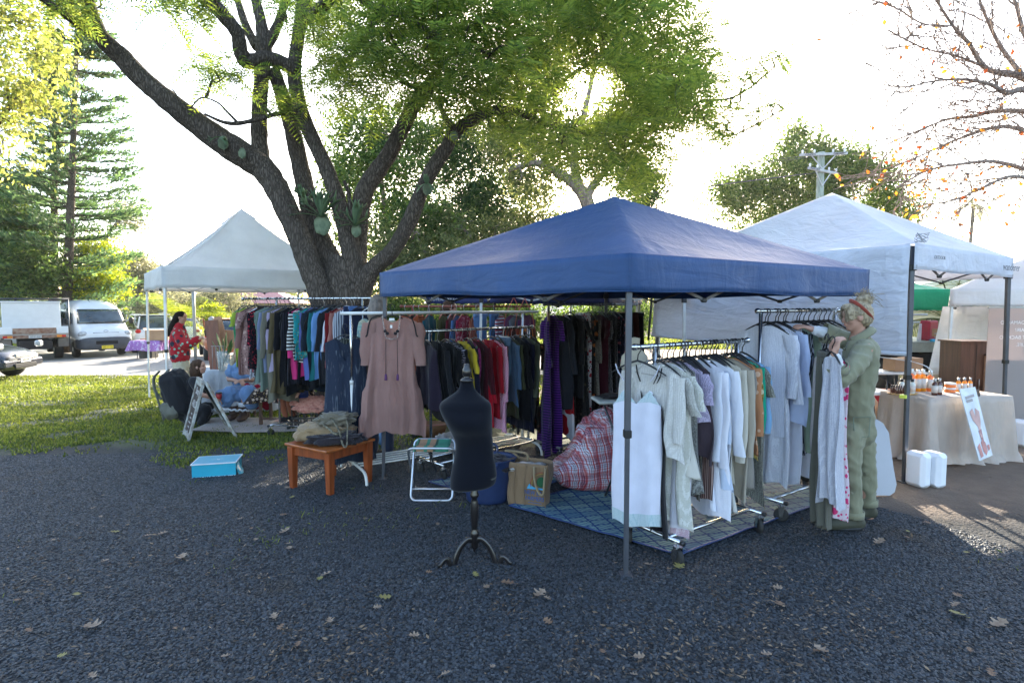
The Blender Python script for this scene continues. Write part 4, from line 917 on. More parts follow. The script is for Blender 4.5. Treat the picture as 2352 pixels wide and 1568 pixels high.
def hanger(root, P, X, Y, w, col, kind='bar', s0=.0, lod=0):
    """P hook contact with the rail, X shoulder direction, Y thickness direction"""
    m = HM[col]; Zv = Vector((0, 0, 1)); mb = MB(); rh = .0028 if col in ('wire',) else .0042
    hk = [P + Y * .0 + X * (.022 * math.cos(a)) + Zv * (.022 * math.sin(a) - .004) for a in [R(x) for x in (-40, -10, 20, 50, 80, 110, 140, 170)]]
    hk += [P + X * -.022 + Zv * -.02, P + X * -.004 + Zv * -.05, P + Zv * -.09]
    z = -.09
    if lod == 0 or True:
        if kind == 'clip':
            mb.tube([P + X * (-w * .8) + Zv * (z - .01), P + X * (w * .8) + Zv * (z - .01)], rh * 1.2, n=5)
        elif col == 'wire':
            mb.tube([P + Zv * z, P + X * w * .95 + Zv * (z - .1), P - X * w * .95 + Zv * (z - .1), P + Zv * z], rh, n=4)
        else:
            pts = [P + X * w * s + Zv * (z - .095 * abs(s) ** 1.35) for s in (-1, -.75, -.5, -.25, 0, .25, .5, .75, 1)]
            mb.tube(pts, [.006, .009, .011, .012, .013, .012, .011, .009, .006], n=6, flat=(1.0, .6) if col != 'wood' else (1.3, .7))
    o = mb.build('hanger', m, root); hm = WIRE if col in ('wood', 'wire', 'red') else m
    me = MB().tube(hk, rh, n=5).mesh('hook'); me.transform(rootmat(root).inverted()); h = bpy.data.objects.new('hook', me); COL.objects.link(h); h.parent = o; me.materials.append(hm)
def garment(name, label, cat, P, ang, m, kind='shirt', w=.21, L=.68, hem=None, sleeve=.5, thick=.018, neck=.05, folds=5, amp=.021, seed=0, hcol='black', group=None, trim=None, sm=None, tiers=None, gather=0.0, waist=None, strapm=None, drop=.105, armw=.075, slant=0.0):
    """P: where the hook meets the rail; ang: direction of the shoulders in plan"""
    rg = random.Random(seed * 7 + 1); P = Vector(P); X = Vector((math.cos(ang), math.sin(ang), 0)); Y = Vector((-X.y, X.x, 0)); Zv = Vector((0, 0, 1))
    t = thing(name, label, cat, P, group); hem = hem or w * 1.1; waist = waist or w * .95
    hanger(t, P, X, Y, w * .93, hcol, 'clip' if kind in ('skirt', 'pants', 'shorts') else 'bar')
    ph = [rg.uniform(0, 6.3) for _ in range(6)]; swx, swy = rg.uniform(-.03, .03), rg.uniform(-.022, .022)
    def prof(tt):
        if kind in ('skirt', 'pants', 'shorts'): return w * .8 + (hem - w * .8) * tt ** .8
        if tt < .25: return w + (waist - w) * (tt / .25) ** 1.0
        return waist + (hem - waist) * ((tt - .25) / .75) ** 1.1
    n, mm = 44, 22; top = -drop
    def ring_pts(tt, cx=0.0, hw=None, ht=None, z=None, open_=True):
        out = []; hw = prof(tt) if hw is None else hw; ht = thick * (.35 + 1.3 * min(1, tt * 2.5)) if ht is None else ht
        for j in range(n):
            th = 2 * PI * j / n; cs, sn = math.cos(th), math.sin(th)
            x = hw * math.copysign(abs(cs) ** .8, cs); y = ht * math.copysign(abs(sn) ** .8, sn)
            a = amp * (.2 + 1.1 * min(1, tt * 1.3)) * (1 + gather * tt)
            y += a * (math.sin(folds * x / w * 1.6 + ph[0] + tt * 1.2) + .5 * math.sin(folds * 2.3 * x / w + ph[1] + (1 if sn > 0 else 0) * 1.1))
            x += a * .5 * math.sin(8 * tt + ph[2] + (2 if cs > 0 else 0))
            zz = (top - L * tt) if z is None else z
            if kind in ('shirt', 'dress', 'tank', 'jacket', 'slip'):
                sh = -.075 * (min(1, abs(x) / w)) ** 1.3 * max(0, 1 - tt * 4)
                nk = 0
                if abs(x) < w * .42:
                    dp = (neck if sn < 0 else neck * .35); nk = -dp * (1 - (abs(x) / (w * .42)) ** 1.5) * max(0, 1 - tt * 1.5)
                zz += sh + nk
            zz += -.02 * math.sin(ph[3] + x * 9) * tt + tt ** 4 * (.016 * math.sin(x * 24 + ph[1]) - .03 * (x / hw) ** 2 + (.02 if sn > 0 else 0)) + slant * x * tt
            out.append(P + X * (x + cx + swx * tt) + Y * (y + swy * tt) + Zv * zz)
        return out
    def skin(rings):
        k = len(rings); vs = [p for r_ in rings for p in r_]
        return vs, [(i * n + j, i * n + (j + 1) % n, (i + 1) * n + (j + 1) % n, (i + 1) * n + j) for i in range(k - 1) for j in range(n)]
    if kind in ('pants', 'shorts'):
        mb = MB()
        for s in (-1, 1):
            rings = []
            for i in range(mm + 1):
                tt = i / mm; cr = .30; hw = (w * .42) * (1 if tt < .02 else 1) + (hem - w) * .3 * tt
                rings.append(ring_pts(tt, cx=s * w * .4, hw=max(hw, .05), ht=thick * 1.1))
            vs, fs = skin(rings); mb.add(vs, fs, 0, True)
        mb.build('legs', m, t)
        MB().box(P + Zv * (top - .02), (w * 1.66, thick * 2.6, .045), rz=ang, bev=.01).build('waistband', m, t)
        return t
    mb = MB(); rings = []
    if kind in ('slip', 'strap'):
        # camisole body hung by two straps
        st = .17; vz = .10
        for i in range(mm + 1):
            tt = i / mm; r_ = ring_pts(tt, hw=w * .78 + (hem - w * .78) * tt, ht=thick * (1 + tt))
            if tt < .1:
                for j in range(n):
                    x = (r_[j] - P).dot(X); k_ = (1 - tt / .1); r_[j] = r_[j] + Zv * (-(st) * 1 + vz * .0) - Zv * (vz * abs(1 - abs(x) / (w * .42)) * k_)
            else:
                for j in range(n): r_[j] = r_[j] - Zv * (st)
            rings.append(r_)
        vs, fs = skin(rings); mb.add(vs, fs, 0, True); mb.build('dress_body', m, t)
        for s in (-1, 1):
            for yy in (-1, 1):
                a = P + X * s * w * .72 + Zv * (top - .03) + Y * yy * .012; b = P + X * s * w * .42 + Y * yy * thick * .8 + Zv * (top - st + .03)
                MB().tube([a, (a + b) / 2 + X * s * .01, b], .0055, n=5, flat=(1, .4)).build('strap', strapm or m, t)
        if trim:
            mb = MB(); k0 = mm - 2; vs, fs = skin([[p + (p - (P + Zv * (p.z - P.z))).normalized() * .002 for p in r_] for r_ in rings[k0:]]); mb.add(vs, fs, 0, True); mb.build('lace_hem', trim, t)
            mb = MB(); vs, fs = skin([[p + Y * (-.004 if j > n / 2 else .004) for j, p in enumerate(r_)] for r_ in rings[:3]]); mb.add(vs, fs, 0, True); mb.build('lace_trim', trim, t)
        return t
    for i in range(mm + 1):
        tt = i / mm; r_ = ring_pts(tt)
        if tiers:
            for q in tiers:
                if tt > q: r_ = [p + (p - (P + X * swx * tt + Zv * (p.z - P.z))) * .0 + Y * (.011 * math.sin((p - P).dot(X) * 95 + q * 9)) + X * ((p - P).dot(X) * .075) for p in r_]
        rings.append(r_)
    vs, fs = skin(rings); mb.add(vs, fs, 0, True)
    mb.build({'skirt': 'skirt_cloth'}.get(kind, 'bodice' if kind != 'dress' else 'dress_body'), m, t)
    if sleeve and kind in ('shirt', 'dress', 'jacket'):
        for s in (-1, 1):
            a = P + X * s * w * .93 + Zv * (top - .085); L2 = sleeve; sw = rg.uniform(-.05, .05); out = rg.uniform(.03, .07)
            pts = []; rad = []
            for i in range(9):
                q = i / 8; pts.append(a + X * s * (out * q ** .7 * (1.6 if L2 < .3 else 1)) + Y * (sw * q * q + swy * q) - Zv * (L2 * q) + X * (.006 * math.sin(9 * q + ph[4])))
                rad.append(armw * (1 - .33 * q) * (1 + .08 * math.sin(14 * q + ph[5])))
            b0 = MB(); b0.tube(pts, rad, n=14, flat=(1, .42), up=Vector((X.x, X.y, 0)), caps=False)
            # flat axis along Y: rebuild positions explicitly
            vs = []; 
            for i, p in enumerate(pts):
                for j in range(14):
                    th = 2 * PI * j / 14; vs.append(p + X * math.cos(th) * rad[i] * .8 + Y * math.sin(th) * rad[i] * (.28 + .12 * i / 8) + Y * .004 * math.sin(th * 3 + i * 1.3 + ph[3]))
            fs = [(i * 14 + j, i * 14 + (j + 1) % 14, (i + 1) * 14 + (j + 1) % 14, (i + 1) * 14 + j) for i in range(8) for j in range(14)]
            MB().add(vs, fs, 0, True).build('sleeve', sm or m, t)
    if kind in ('jacket', 'shirt') and rg.random() < .5:
        pts = [P + X * (w * .40 * math.cos(a)) + Y * (-.02 * math.sin(a)) + Zv * (top - .018 - .012 * math.sin(a)) for a in [PI * k / 8 for k in range(9)]]
        MB().tube(pts, [.012] * 9, n=6, flat=(1.3, .6)).build('collar', m, t)
    if trim is not None:
        k0 = mm - 1; vs, fs = skin([[p + (p - (P + Zv * (p.z - P.z))).normalized() * .003 for p in r_] for r_ in rings[k0:]]); MB().add(vs, fs, 0, True).build('hem_trim', trim, t)
    return t
def hexc(h):
    h = h.lstrip('#'); c = [int(h[i:i + 2], 16) / 255 for i in (0, 2, 4)]
    return tuple(x / 12.92 if x < .04045 else ((x + .055) / 1.055) ** 2.4 for x in c)
PAT = {'plain': 'plain', 'stripe': 'striped', 'vstripe': 'pinstriped', 'diag': 'striped', 'check': 'grid check', 'plaid': 'plaid', 'floral': 'flower print', 'animal': 'zebra print', 'lace': 'lace', 'knit': 'knitted', 'blotch': 'colour block', 'geo': 'woven pattern', 'wash': 'washed out'}
_nf = [0]
def clothes(rackname, items, r0, r1, ang, f0=.02, f1=.98, group='', jit=.38, wob=.35, kmul=1.0, lmul=1.0):
    """hang the listed clothes in order; item: colour word, hex, kind, length, options"""
    used = {}; n = len(items); words = ['first', 'second', 'third', 'fourth', 'fifth', 'sixth', 'seventh', 'eighth']
    cnt = {}
    for it in items: cnt[(it[0], it[2])] = cnt.get((it[0], it[2]), 0) + 1
    for i, it in enumerate(items):
        cw, hx, kind, L = it[:4]; o = dict(it[4]) if len(it) > 4 else {}
        f = f0 + (f1 - f0) * (i + random.uniform(-jit, jit)) / max(1, n - 1); f = min(max(f, 0.0), 1.0)
        P = Vector(r0).lerp(Vector(r1), f); pat = o.pop('pat', 'plain'); c2 = hexc(o.pop('c2')) if 'c2' in o else None; c3 = hexc(o.pop('c3')) if 'c3' in o else None
        L *= lmul; _nf[0] += 1; m = fabric('cloth_%s_%s_%s' % (cw.replace(' ', '_'), pat, hx), tuple(k * kmul for k in hexc(hx)), c2, pat, o.pop('sc', 1.0), c3, transl=o.pop('tr', .12))
        key = (cw, kind); used[key] = used.get(key, 0) + 1
        noun = {'shirt': 'shirt', 'dress': 'dress', 'tank': 'sleeveless top', 'jacket': 'jacket', 'skirt': 'skirt', 'pants': 'trousers', 'shorts': 'shorts', 'slip': 'slip dress'}[kind]
        noun = o.pop('noun', noun); pw = PAT[pat] + ' ' if pat != 'plain' else ''
        nth = (words[used[key] - 1] + ' ') if cnt[key] > 1 else ''
        nm = {'shirt': 'hanging_shirt', 'dress': 'hanging_dress', 'tank': 'hanging_singlet', 'jacket': 'hanging_jacket', 'skirt': 'hanging_skirt', 'pants': 'hanging_trousers', 'shorts': 'hanging_shorts', 'slip': 'hanging_slip'}[kind]
        lab = '%s%s%s %s %s' % (nth, cw + ' ', pw.strip(), noun, 'from the left on the ' + rackname if nth else 'hanging on the ' + rackname)
        w = o.pop('w', .2) * random.uniform(.86, 1.12); o.setdefault('hem', w * random.uniform(.95, 1.4)); o.setdefault('slant', random.uniform(-.12, .12)); o.setdefault('folds', random.choice([3, 4, 5, 6, 7])); sl = o.pop('sleeve', .5 if kind in ('shirt', 'jacket') else (.22 if kind == 'dress' else 0))
        garment(nm, ' '.join(lab.split()), {'pants': 'trousers', 'tank': 'top'}.get(kind, kind), P, ang + random.uniform(-wob, wob) * .5 + o.pop('da', 0), m, kind if kind != 'tank' else 'tank', w=w, L=L, sleeve=sl, seed=_nf[0], hcol=o.pop('h', random.choice(['black', 'black', 'wire'])), group=group, **o)
random.seed(21)
# --- long rack on the left, in front of the tree
A0 = gr(640, 1003); t, r0, r1 = rack('clothes_rack', 'long chrome rack packed with clothes in front of the tree trunk', (-3.26, 7.86), (-1.93, 7.32), 1.735, foot=.2, ext=(.62, .3), r=.045)
itemsA = [('emerald green', '#0c7a50', 'tank', .42, dict(w=.16, h='black', da=.5, neck=.12)), ('cream', '#c4c2b8', 'tank', .62, dict(pat='lace', c2='#8d8873', w=.15)), ('lime green', '#8ea23c', 'shirt', .72, dict(sleeve=.2, w=.16)), ('mauve brown', '#7d5a54', 'shirt', .78, dict(w=.18)),
 ('pinkish', '#8d6f6a', 'dress', .82, dict(pat='floral', c2='#b79a90', c3='#5b3b3b', w=.16)), ('white', '#cfd0da', 'tank', .85, dict(w=.15, pat='floral', c2='#c46a70', c3='#55505a', sc=.6)), ('red and black', '#0d0c18', 'jacket', .72, dict(pat='floral', c2='#b02a3c', c3='#7c2030', w=.22, da=.35, sc=1.6, sleeve=.45)),
 ('dark brown', '#2b2421', 'skirt', .85, {}), ('sage grey', '#6f7f78', 'shirt', .9, dict(w=.22, sleeve=.36)), ('grey green', '#5d6a60', 'dress', .98, dict(w=.2)), ('slate blue', '#6d7690', 'shirt', .75, dict(w=.19)), ('khaki grey', '#6e6b5e', 'jacket', 1.12, dict(w=.22, sleeve=.62)),
 ('lavender', '#9f93ad', 'shirt', .7, dict(w=.2)), ('olive brown', '#554a33', 'jacket', 1.0, dict(w=.21, sleeve=.55)), ('black', '#0b0b10', 'dress', .98, dict(w=.22)), ('black', '#0c0c12', 'jacket', .95, dict(w=.22)), ('black', '#08080d', 'dress', 1.0, dict(w=.2)), ('black', '#0e0e14', 'shirt', .9, dict(w=.22, pat='vstripe', c2='#20202a')),
 ('hot pink', '#c2316f', 'jacket', .82, dict(w=.2, sleeve=.6)), ('black and white', '#c9c9c6', 'shirt', .62, dict(w=.2, pat='stripe', c2='#0a0a0c')), ('teal', '#1b8286', 'shirt', .6, dict(w=.22, pat='floral', c2='#5aa39a', c3='#7a6a30', sleeve=.4)), ('denim blue', '#5563a0', 'shirt', .85, dict(w=.2)), ('charcoal', '#1d2530', 'jacket', .95, dict(w=.22)),
 ('black', '#0c0c10', 'dress', .92, dict(w=.2)), ('dark teal', '#12585a', 'shirt', .8, {}), ('light blue', '#5f86b5', 'shirt', .8, {}), ('dark grey', '#1c1d22', 'jacket', .85, {}), ('white', '#c8cbd4', 'shirt', .7, {}), ('dark red', '#6a1216', 'shirt', .7, {}), ('brick pink', '#94625a', 'shirt', .72, {}), ('white striped', '#b8bcc4', 'shirt', .72, dict(pat='vstripe', c2='#4a5060')),
 ('indigo denim', '#22304f', 'pants', .85, dict(w=.18)), ('blue denim', '#41608f', 'pants', .85, dict(w=.18)), ('navy', '#161c30', 'jacket', .8, {})]
dA = (r1 - r0).normalized(); angA = math.atan2(dA.y, dA.x) + R(62)
clothes('long rack by the tree', itemsA, r0 + dA * .02, r1 - dA * .14, angA, .0, .93, 'clothes on the long rack by the tree', lmul=1.17)
# a few empty hangers at the right end
for k, (f, c) in enumerate(((.95, 'white'), (.975, 'white'))):
    P = Vector(r0).lerp(Vector(r1), f); e = thing('coat_hanger', 'empty white hanger %s on the long rack by the tree' % ('nearest the people' if k else 'turned sideways'), 'hanger', P, 'empty white hangers'); hanger(e, P, Vector((math.cos(.4 + k), math.sin(.4 + k), 0)), Vector((0, 1, 0)), .17, c)
# --- white pipe rack with the two display dresses
def pipe_rack():
    a = gxy(-1.63, 5.72); b = gxy(.13, 6.9); d = (b - a); d.z = 0; d.normalize(); n = Vector((-d.y, d.x, 0)); t = thing('clothes_rack', 'white pipe rack with curved feet and a slatted shoe shelf', 'clothes rack', (a + b) / 2)
    zr = 1.565; m = mat('white_pipe', (.62, .62, .6), rough=.35)
    for P, nm in ((a, 0), (b, 1)):
        MB().tube([P + Vector((0, 0, .12)), P + Vector((0, 0, .98))], .018).build('upright', m, t); MB().tube([P + Vector((0, 0, .96)), Vector((P.x, P.y, zr))], .0125).build('inner_post', CHROME, t)
        MB().tube([P + Vector((0, 0, .95)), P + Vector((0, 0, .99))], .021).build('collar', m, t)
        pts = [P + n * s + Vector((0, 0, z)) for s, z in ((-.40, .0), (-.385, .07), (-.33, .12), (-.2, .135), (0, .14), (.2, .135), (.33, .12), (.385, .07), (.40, 0))]
        MB().tube(spline(pts, 4), .015).build('foot', m, t)
    MB().tube([Vector((a.x, a.y, zr)) - d * .1, Vector((b.x, b.y, zr)) + d * .22], .0165).build('rail', m, t)
    for k in range(5):
        o = n * (-.17 + .085 * k); MB().tube([a + o + Vector((0, 0, .145)), b + o + Vector((0, 0, .145))], .009, n=6).build('shelf_slat', m, t)
    return Vector((a.x, a.y, zr)) - d * .1, Vector((b.x, b.y, zr)) + d * .22, d
r0, r1, d = pipe_rack()
pinkm = fabric('pink_gauze', (.40, .235, .205), pat='plain', transl=.4, wr=.5)
Pp = at(901, 700, 5.55); Pp.z = 1.64
pk = garment('hanging_dress', 'dusty pink tiered smock dress with black braid and tassels, hanging at the front', 'dress', Pp, R(3), pinkm, 'dress', w=.235, L=1.18, hem=.30, waist=.215, sleeve=.42, thick=.035, neck=.24, folds=9, amp=.016, seed=91, hcol='black', tiers=(.62, .86), armw=.10, gather=.9, drop=.08)
BR = mat('black_braid', (.015, .012, .014), rough=.9); mb = MB()
for s in (-1, 1):
    pts = [Pp + Vector((s * x, -.045, z)) for x, z in ((.085, -.085), (.15, -.10), (.20, -.13), (.225, -.20), (.24, -.28), (.255, -.30))]
    MB().tube(spline(pts, 5), .007, n=6).build('braid', BR, pk)
    pts = [Pp + Vector((s * x, -.052, z)) for x, z in ((.085, -.09), (.075, -.2), (.055, -.31))]; MB().tube(spline(pts, 6), .006, n=6).build('beaded_edge', mat('beads', (.12, .06, .05), rough=.5, c2=(.6, .5, .45), vs=160, detail=0), pk)
    c = Pp + Vector((s * .055, -.058, -.245)); 
    for q in range(2): MB().ell(c + Vector((s * (.004 - .02 * q), 0, -.0 - .022 * q)), (.017, .006, .016), n=10).build('flower', BR, pk)
    MB().tube([Pp + Vector((s * .055, -.056, -.33)), Pp + Vector((s * .056, -.062, -.5)), Pp + Vector((s * .058, -.064, -.66))], .0028, n=5).build('cord', BR, pk)
    MB().lathe([(.004, 0), (.011, -.012), (.014, -.05), (.016, -.062)], Pp + Vector((s * .058, -.066, -.66)), n=10).build('tassel', mat('purple_tassel', (.09, .03, .10), rough=.9), pk)
MB().tube([Pp + Vector((-.05, -.055, -.31)), Pp + Vector((.0, -.058, -.325)), Pp + Vector((.05, -.055, -.31))], .006, n=6).build('beaded_edge', _M[('beads',)], pk)
MB().box(Pp + Vector((0, -.03, -.13)), (.05, .002, .022)).build('label_tag', PWHITE, pk)
MB().box(Pp + Vector((0, -.062, -.20)), (.02, .002, .03)).build('price_tag', PWHITE, pk)
nv = fabric('navy_linen', (.016, .024, .045), (.16, .19, .22), 'wash', 1.0, transl=.05)
Pn = at(792, 742, 5.75); Pn.z = 1.44
nd = garment('hanging_dress', 'long dark navy sleeveless dress with a deep neck and pale streaks', 'dress', Pn, R(12), nv, 'dress', w=.20, L=1.28, hem=.27, waist=.2, sleeve=0, thick=.03, neck=.27, folds=4, amp=.012, seed=92, hcol='black', drop=.1)
Pq = at(806, 745, 5.85); Pq.z = 1.43
garment('hanging_shirt', 'grey pinstriped shirt behind the dark navy dress', 'shirt', Pq, R(20), fabric('grey_pin', hexc('#5a605c'), hexc('#2a2c2c'), 'vstripe', 1.0), 'shirt', w=.19, L=.7, sleeve=.3, neck=.06, seed=93)
# --- middle chrome rack with colourful shirts
t, r0, r1 = rack('clothes_rack', 'low chrome rack with red and pink shirts behind the dress form', (-.83, 5.72), (.2, 6.8), 1.385, foot=.22, ext=(.1, .06))
itemsC = [('dark plum', '#1c1424', 'tank', .55, dict(w=.22, neck=.09, h='black', hem=.26)), ('black', '#08080b', 'skirt', .62, dict(w=.2)), ('dark grey', '#15161c', 'shirt', .6, dict(w=.2)), ('black', '#0b0b0f', 'shirt', .62, {}), ('zebra', '#8d8a9a', 'shirt', .66, dict(pat='animal', c2='#0a0a0f', w=.21)), ('black embroidered', '#0b0a10', 'shirt', .4, dict(sleeve=.2)),
 ('yellow', '#b9a32a', 'shirt', .42, dict(sleeve=.25)), ('indigo', '#14142a', 'shirt', .7, {}), ('magenta', '#7b1f5c', 'shirt', .55, dict(pat='floral', c2='#1f8a60', c3='#9a3a7a')), ('dark wine', '#42101c', 'shirt', .6, {}), ('bright red', '#b01127', 'shirt', .78, dict(w=.22, sleeve=.6)), ('crimson', '#8f0f20', 'shirt', .74, dict(w=.21)),
 ('pink striped', '#cf6a94', 'shirt', .84, dict(pat='diag', c2='#e3c3d2', w=.21, sleeve=.6)), ('rust', '#6d3a38', 'shirt', .6, dict(pat='geo', c2='#8a6a62', c3='#3a1a1c', sleeve=.3)), ('faded denim', '#56718f', 'shorts', .36, dict(w=.19, h='white')), ('pale denim', '#4b6482', 'shirt', .62, {}), ('olive', '#3a3d28', 'shirt', .78, {}),
 ('black', '#0a0b10', 'jacket', .82, dict(w=.22)), ('ink blue', '#11152b', 'jacket', .92, dict(w=.23)), ('sage', '#54594a', 'jacket', .78, dict(w=.22, sleeve=.62)), ('dark brown', '#1a100d', 'dress', .95, dict(pat='floral', c2='#6d4430', c3='#3e2018'))]
dC = (r1 - r0).normalized(); angC = math.atan2(dC.y, dC.x) + R(80)
clothes('low chrome rack', itemsC, r0, r1, angC, .03, .97, 'clothes on the low chrome rack', lmul=1.18)
# --- dark steel rack with long dresses
t, r0, r1 = rack('clothes_rack', 'tall dark steel rack with long patterned dresses', (.42, 6.5), (1.52, 7.25), 1.655, foot=.24, ext=(.06, .1), metal=mat('worn_steel', (.2, .2, .21), rough=.45, metal=.8, c2=(.3, .3, .3)), rt=.014)
itemsD = [('purple', '#4a1f6a', 'dress', 1.28, dict(pat='stripe', c2='#131338', w=.24, sleeve=.5, h='wood', da=-.6, sc=1.5)), ('violet', '#5b1d86', 'dress', 1.3, dict(pat='stripe', c2='#1c0f3e', w=.2, sc=1.6)), ('charcoal', '#24262e', 'jacket', .9, dict(sleeve=.6)), ('red and white', '#c9c6cc', 'dress', 1.2, dict(pat='blotch', c2='#a3101e', w=.17, sleeve=0)), ('dark grey', '#1c1d20', 'shirt', .8, {}),
 ('black paisley', '#0d0c0e', 'dress', 1.2, dict(pat='floral', c2='#4a4236', c3='#2a241f')), ('white and red', '#b9b2b4', 'skirt', 1.25, dict(pat='floral', c2='#8a1020', c3='#3a1020', sc=1.2)), ('black and rust', '#0c0a0b', 'dress', 1.22, dict(pat='floral', c2='#8a4a1a', c3='#1a120e', sc=.8)), ('leopard', '#8b8378', 'shirt', .8, dict(pat='animal', c2='#0a0908', sc=2)),
 ('maroon', '#3d0e1d', 'dress', .95, {}), ('dotted grey', '#777377', 'dress', 1.1, dict(pat='knit', c2='#1a181c')), ('black', '#0b0a0d', 'dress', 1.15, dict(pat='floral', c2='#35313c', c3='#5a5560', sc=2)), ('navy rose', '#0e0f24', 'dress', 1.1, dict(pat='floral', c2='#8a4a5a', c3='#3c3a58', w=.23, sleeve=.45)), ('black', '#08080a', 'skirt', .75, dict(h='wood')), ('dark', '#0d0b0e', 'skirt', .8, dict(h='wood')), ('rusty brown', '#3b140f', 'skirt', .7, {}), ('black', '#060608', 'pants', 1.0, {})]
dD = (r1 - r0).normalized(); angD = math.atan2(dD.y, dD.x) + R(78)
clothes('tall dark rack', itemsD, r0 + dD * .05, r1, angD, .0, .97, 'clothes on the tall dark rack', kmul=.9, lmul=1.2)
# --- front chrome rack with white clothes
t, rE0, rE1 = rack('clothes_rack', 'front chrome rack of white clothes standing on the blue mat', (.97, 3.83), (1.75, 4.38), 1.372, foot=.25, ext=(.2, .13), r=.055)
LACEB = fabric('blue_lace', (.42, .55, .58), (.62, .68, .7), 'lace', 1.2)
slipm = fabric('white_satin', (.72, .72, .82), pat='plain', transl=.2, wr=.25, rough=.5)
dE = (rE1 - rE0).normalized(); angE = math.atan2(dE.y, dE.x) + R(90)
Ps = rE0 + dE * .03
garment('hanging_slip', 'long white satin slip dress with pale blue lace at the front post', 'slip dress', Ps, R(163), slipm, 'slip', w=.2, L=.92, hem=.17, thick=.03, folds=4, amp=.010, seed=77, hcol='black', trim=LACEB, drop=.085)
itemsE = [('black', '#0c0c12', 'slip', .75, dict(w=.17)), ('cream crochet', '#d8d6d2', 'shirt', .52, dict(pat='knit', c2='#c4c1bc', w=.23, sleeve=.42)), ('ivory', '#cac9c4', 'shirt', .42, dict(pat='knit', c2='#a8a6a0', w=.2, sleeve=.25, trim=True)), ('cream', '#cfcec8', 'dress', .9, dict(pat='lace', c2='#aaa999')), ('white', '#d5d3dc', 'dress', .98, dict(w=.17, sleeve=0, trimp=True)), ('bone', '#c5c1b8', 'tank', .6, dict(w=.2, hem=.25)),
 ('black and white', '#1a1a1c', 'tank', .75, dict(pat='knit', c2='#8a8a86')), ('lilac crochet', '#b3a9c2', 'shirt', .35, dict(pat='lace', c2='#6c6278', sleeve=.2)), ('taupe crochet', '#6a6358', 'tank', .8, dict(pat='knit', c2='#2f2b26', w=.19)), ('dark mauve', '#3a3038', 'tank', .55, {}), ('rust speckled', '#6b4a44', 'dress', .82, dict(pat='geo', c2='#a58f88', c3='#3a2422', w=.15, sleeve=0)),
 ('white', '#d9dbe6', 'shirt', .85, dict(sleeve=.62)), ('white', '#dcdce6', 'shirt', .92, dict(sleeve=.66, w=.22)), ('pale blue', '#b9c4d8', 'shirt', .7, {}), ('white', '#d7d8e0', 'shirt', .72, dict(sleeve=.6, w=.22)), ('ivory', '#c9c6bf', 'shirt', .9, dict(sleeve=.6)), ('oatmeal', '#b3ab9b', 'shirt', .75, dict(sleeve=.6)), ('cream linen', '#c3bcae', 'jacket', .82, dict(sleeve=.66, w=.22)),
 ('beige', '#a99f8f', 'jacket', .85, dict(sleeve=.62, w=.22)), ('stone grey', '#8b857d', 'shirt', .8, {}), ('apricot', '#b57e5a', 'shirt', .56, dict(pat='floral', c2='#d3b096', c3='#b57e5a', w=.21, sleeve=.5)), ('mustard', '#8f7a3c', 'shirt', .6, dict(pat='floral', c2='#c4b99a', c3='#6b5a28')), ('turquoise', '#1a9a7e', 'shirt', .62, dict(sleeve=.5)), ('crochet net', '#8b8a80', 'dress', .9, dict(pat='lace', c2='#15151a', w=.17)), ('sky blue', '#7ea5c9', 'shirt', .7, dict(w=.2))]
REDT = mat('red_stitch', (.45, .03, .05), rough=.9)
for it in itemsE:
    if len(it) > 4:
        if it[4].pop('trim', 0): it[4]['trim'] = REDT
        if it[4].pop('trimp', 0): it[4]['trim'] = fabric('pink_lace', (.6, .5, .55), (.4, .2, .26), 'lace', 1.0)
clothes('front chrome rack', itemsE, rE0 + dE * .10, rE1 - dE * .04, angE, .03, .97, 'clothes on the front chrome rack', lmul=1.22)
# --- second rack of white clothes beside the woman
t, rF0, rF1 = rack('clothes_rack', 'tall chrome rack of white blouses beside the standing woman', (2.03, 4.62), (3.05, 5.35), 1.6, foot=.25, ext=(.05, .05), r=.055)
dF = (rF1 - rF0).normalized(); angF = math.atan2(dF.y, dF.x) + R(90)
itemsF = [('white', '#d6d8e4', 'shirt', .82, dict(pat='lace', c2='#b9bccb', w=.24, sleeve=.55)), ('white eyelet', '#dadbe4', 'dress', 1.15, dict(pat='lace', c2='#b8b9c6', w=.2, sleeve=.5)), ('white', '#d3d6e6', 'shirt', .5, dict(pat='knit', c2='#b3b6c6', sleeve=.3)), ('icy blue', '#b3bfdc', 'shirt', .7, dict(w=.21)), ('white', '#cdd0de', 'skirt', 1.2, {}), ('black patterned', '#14161f', 'shirt', .95, dict(pat='geo', c2='#8b8f9a', c3='#14161f')), ('sage', '#8a9a86', 'shirt', .95, {}),
 ('white checked', '#cfd0d8', 'shirt', 1.0, dict(pat='check', c2='#2c3040', w=.22, sleeve=.6)), ('navy', '#14182a', 'tank', .9, {}), ('white', '#d3d3de', 'dress', 1.2, dict(w=.23)), ('white checked', '#d5d4da', 'shirt', .95, dict(pat='check', c2='#3a3a48', w=.2)), ('dove grey', '#9c97a0', 'shirt', .8, {}), ('ivory', '#c9c6bc', 'dress', 1.2, dict(w=.22)), ('pale pink', '#bfa4a6', 'shirt', .9, {}), ('white', '#d2d3de', 'shirt', .85, {}), ('beige', '#a79c8e', 'dress', 1.1, {}), ('white', '#d5d6e0', 'dress', 1.15, {}), ('black', '#101018', 'shirt', .7, {})]
clothes('tall rack beside the woman', itemsF, rF0 + dF * .1, rF1, angF, .0, .97, 'clothes on the tall rack beside the woman', lmul=1.14)
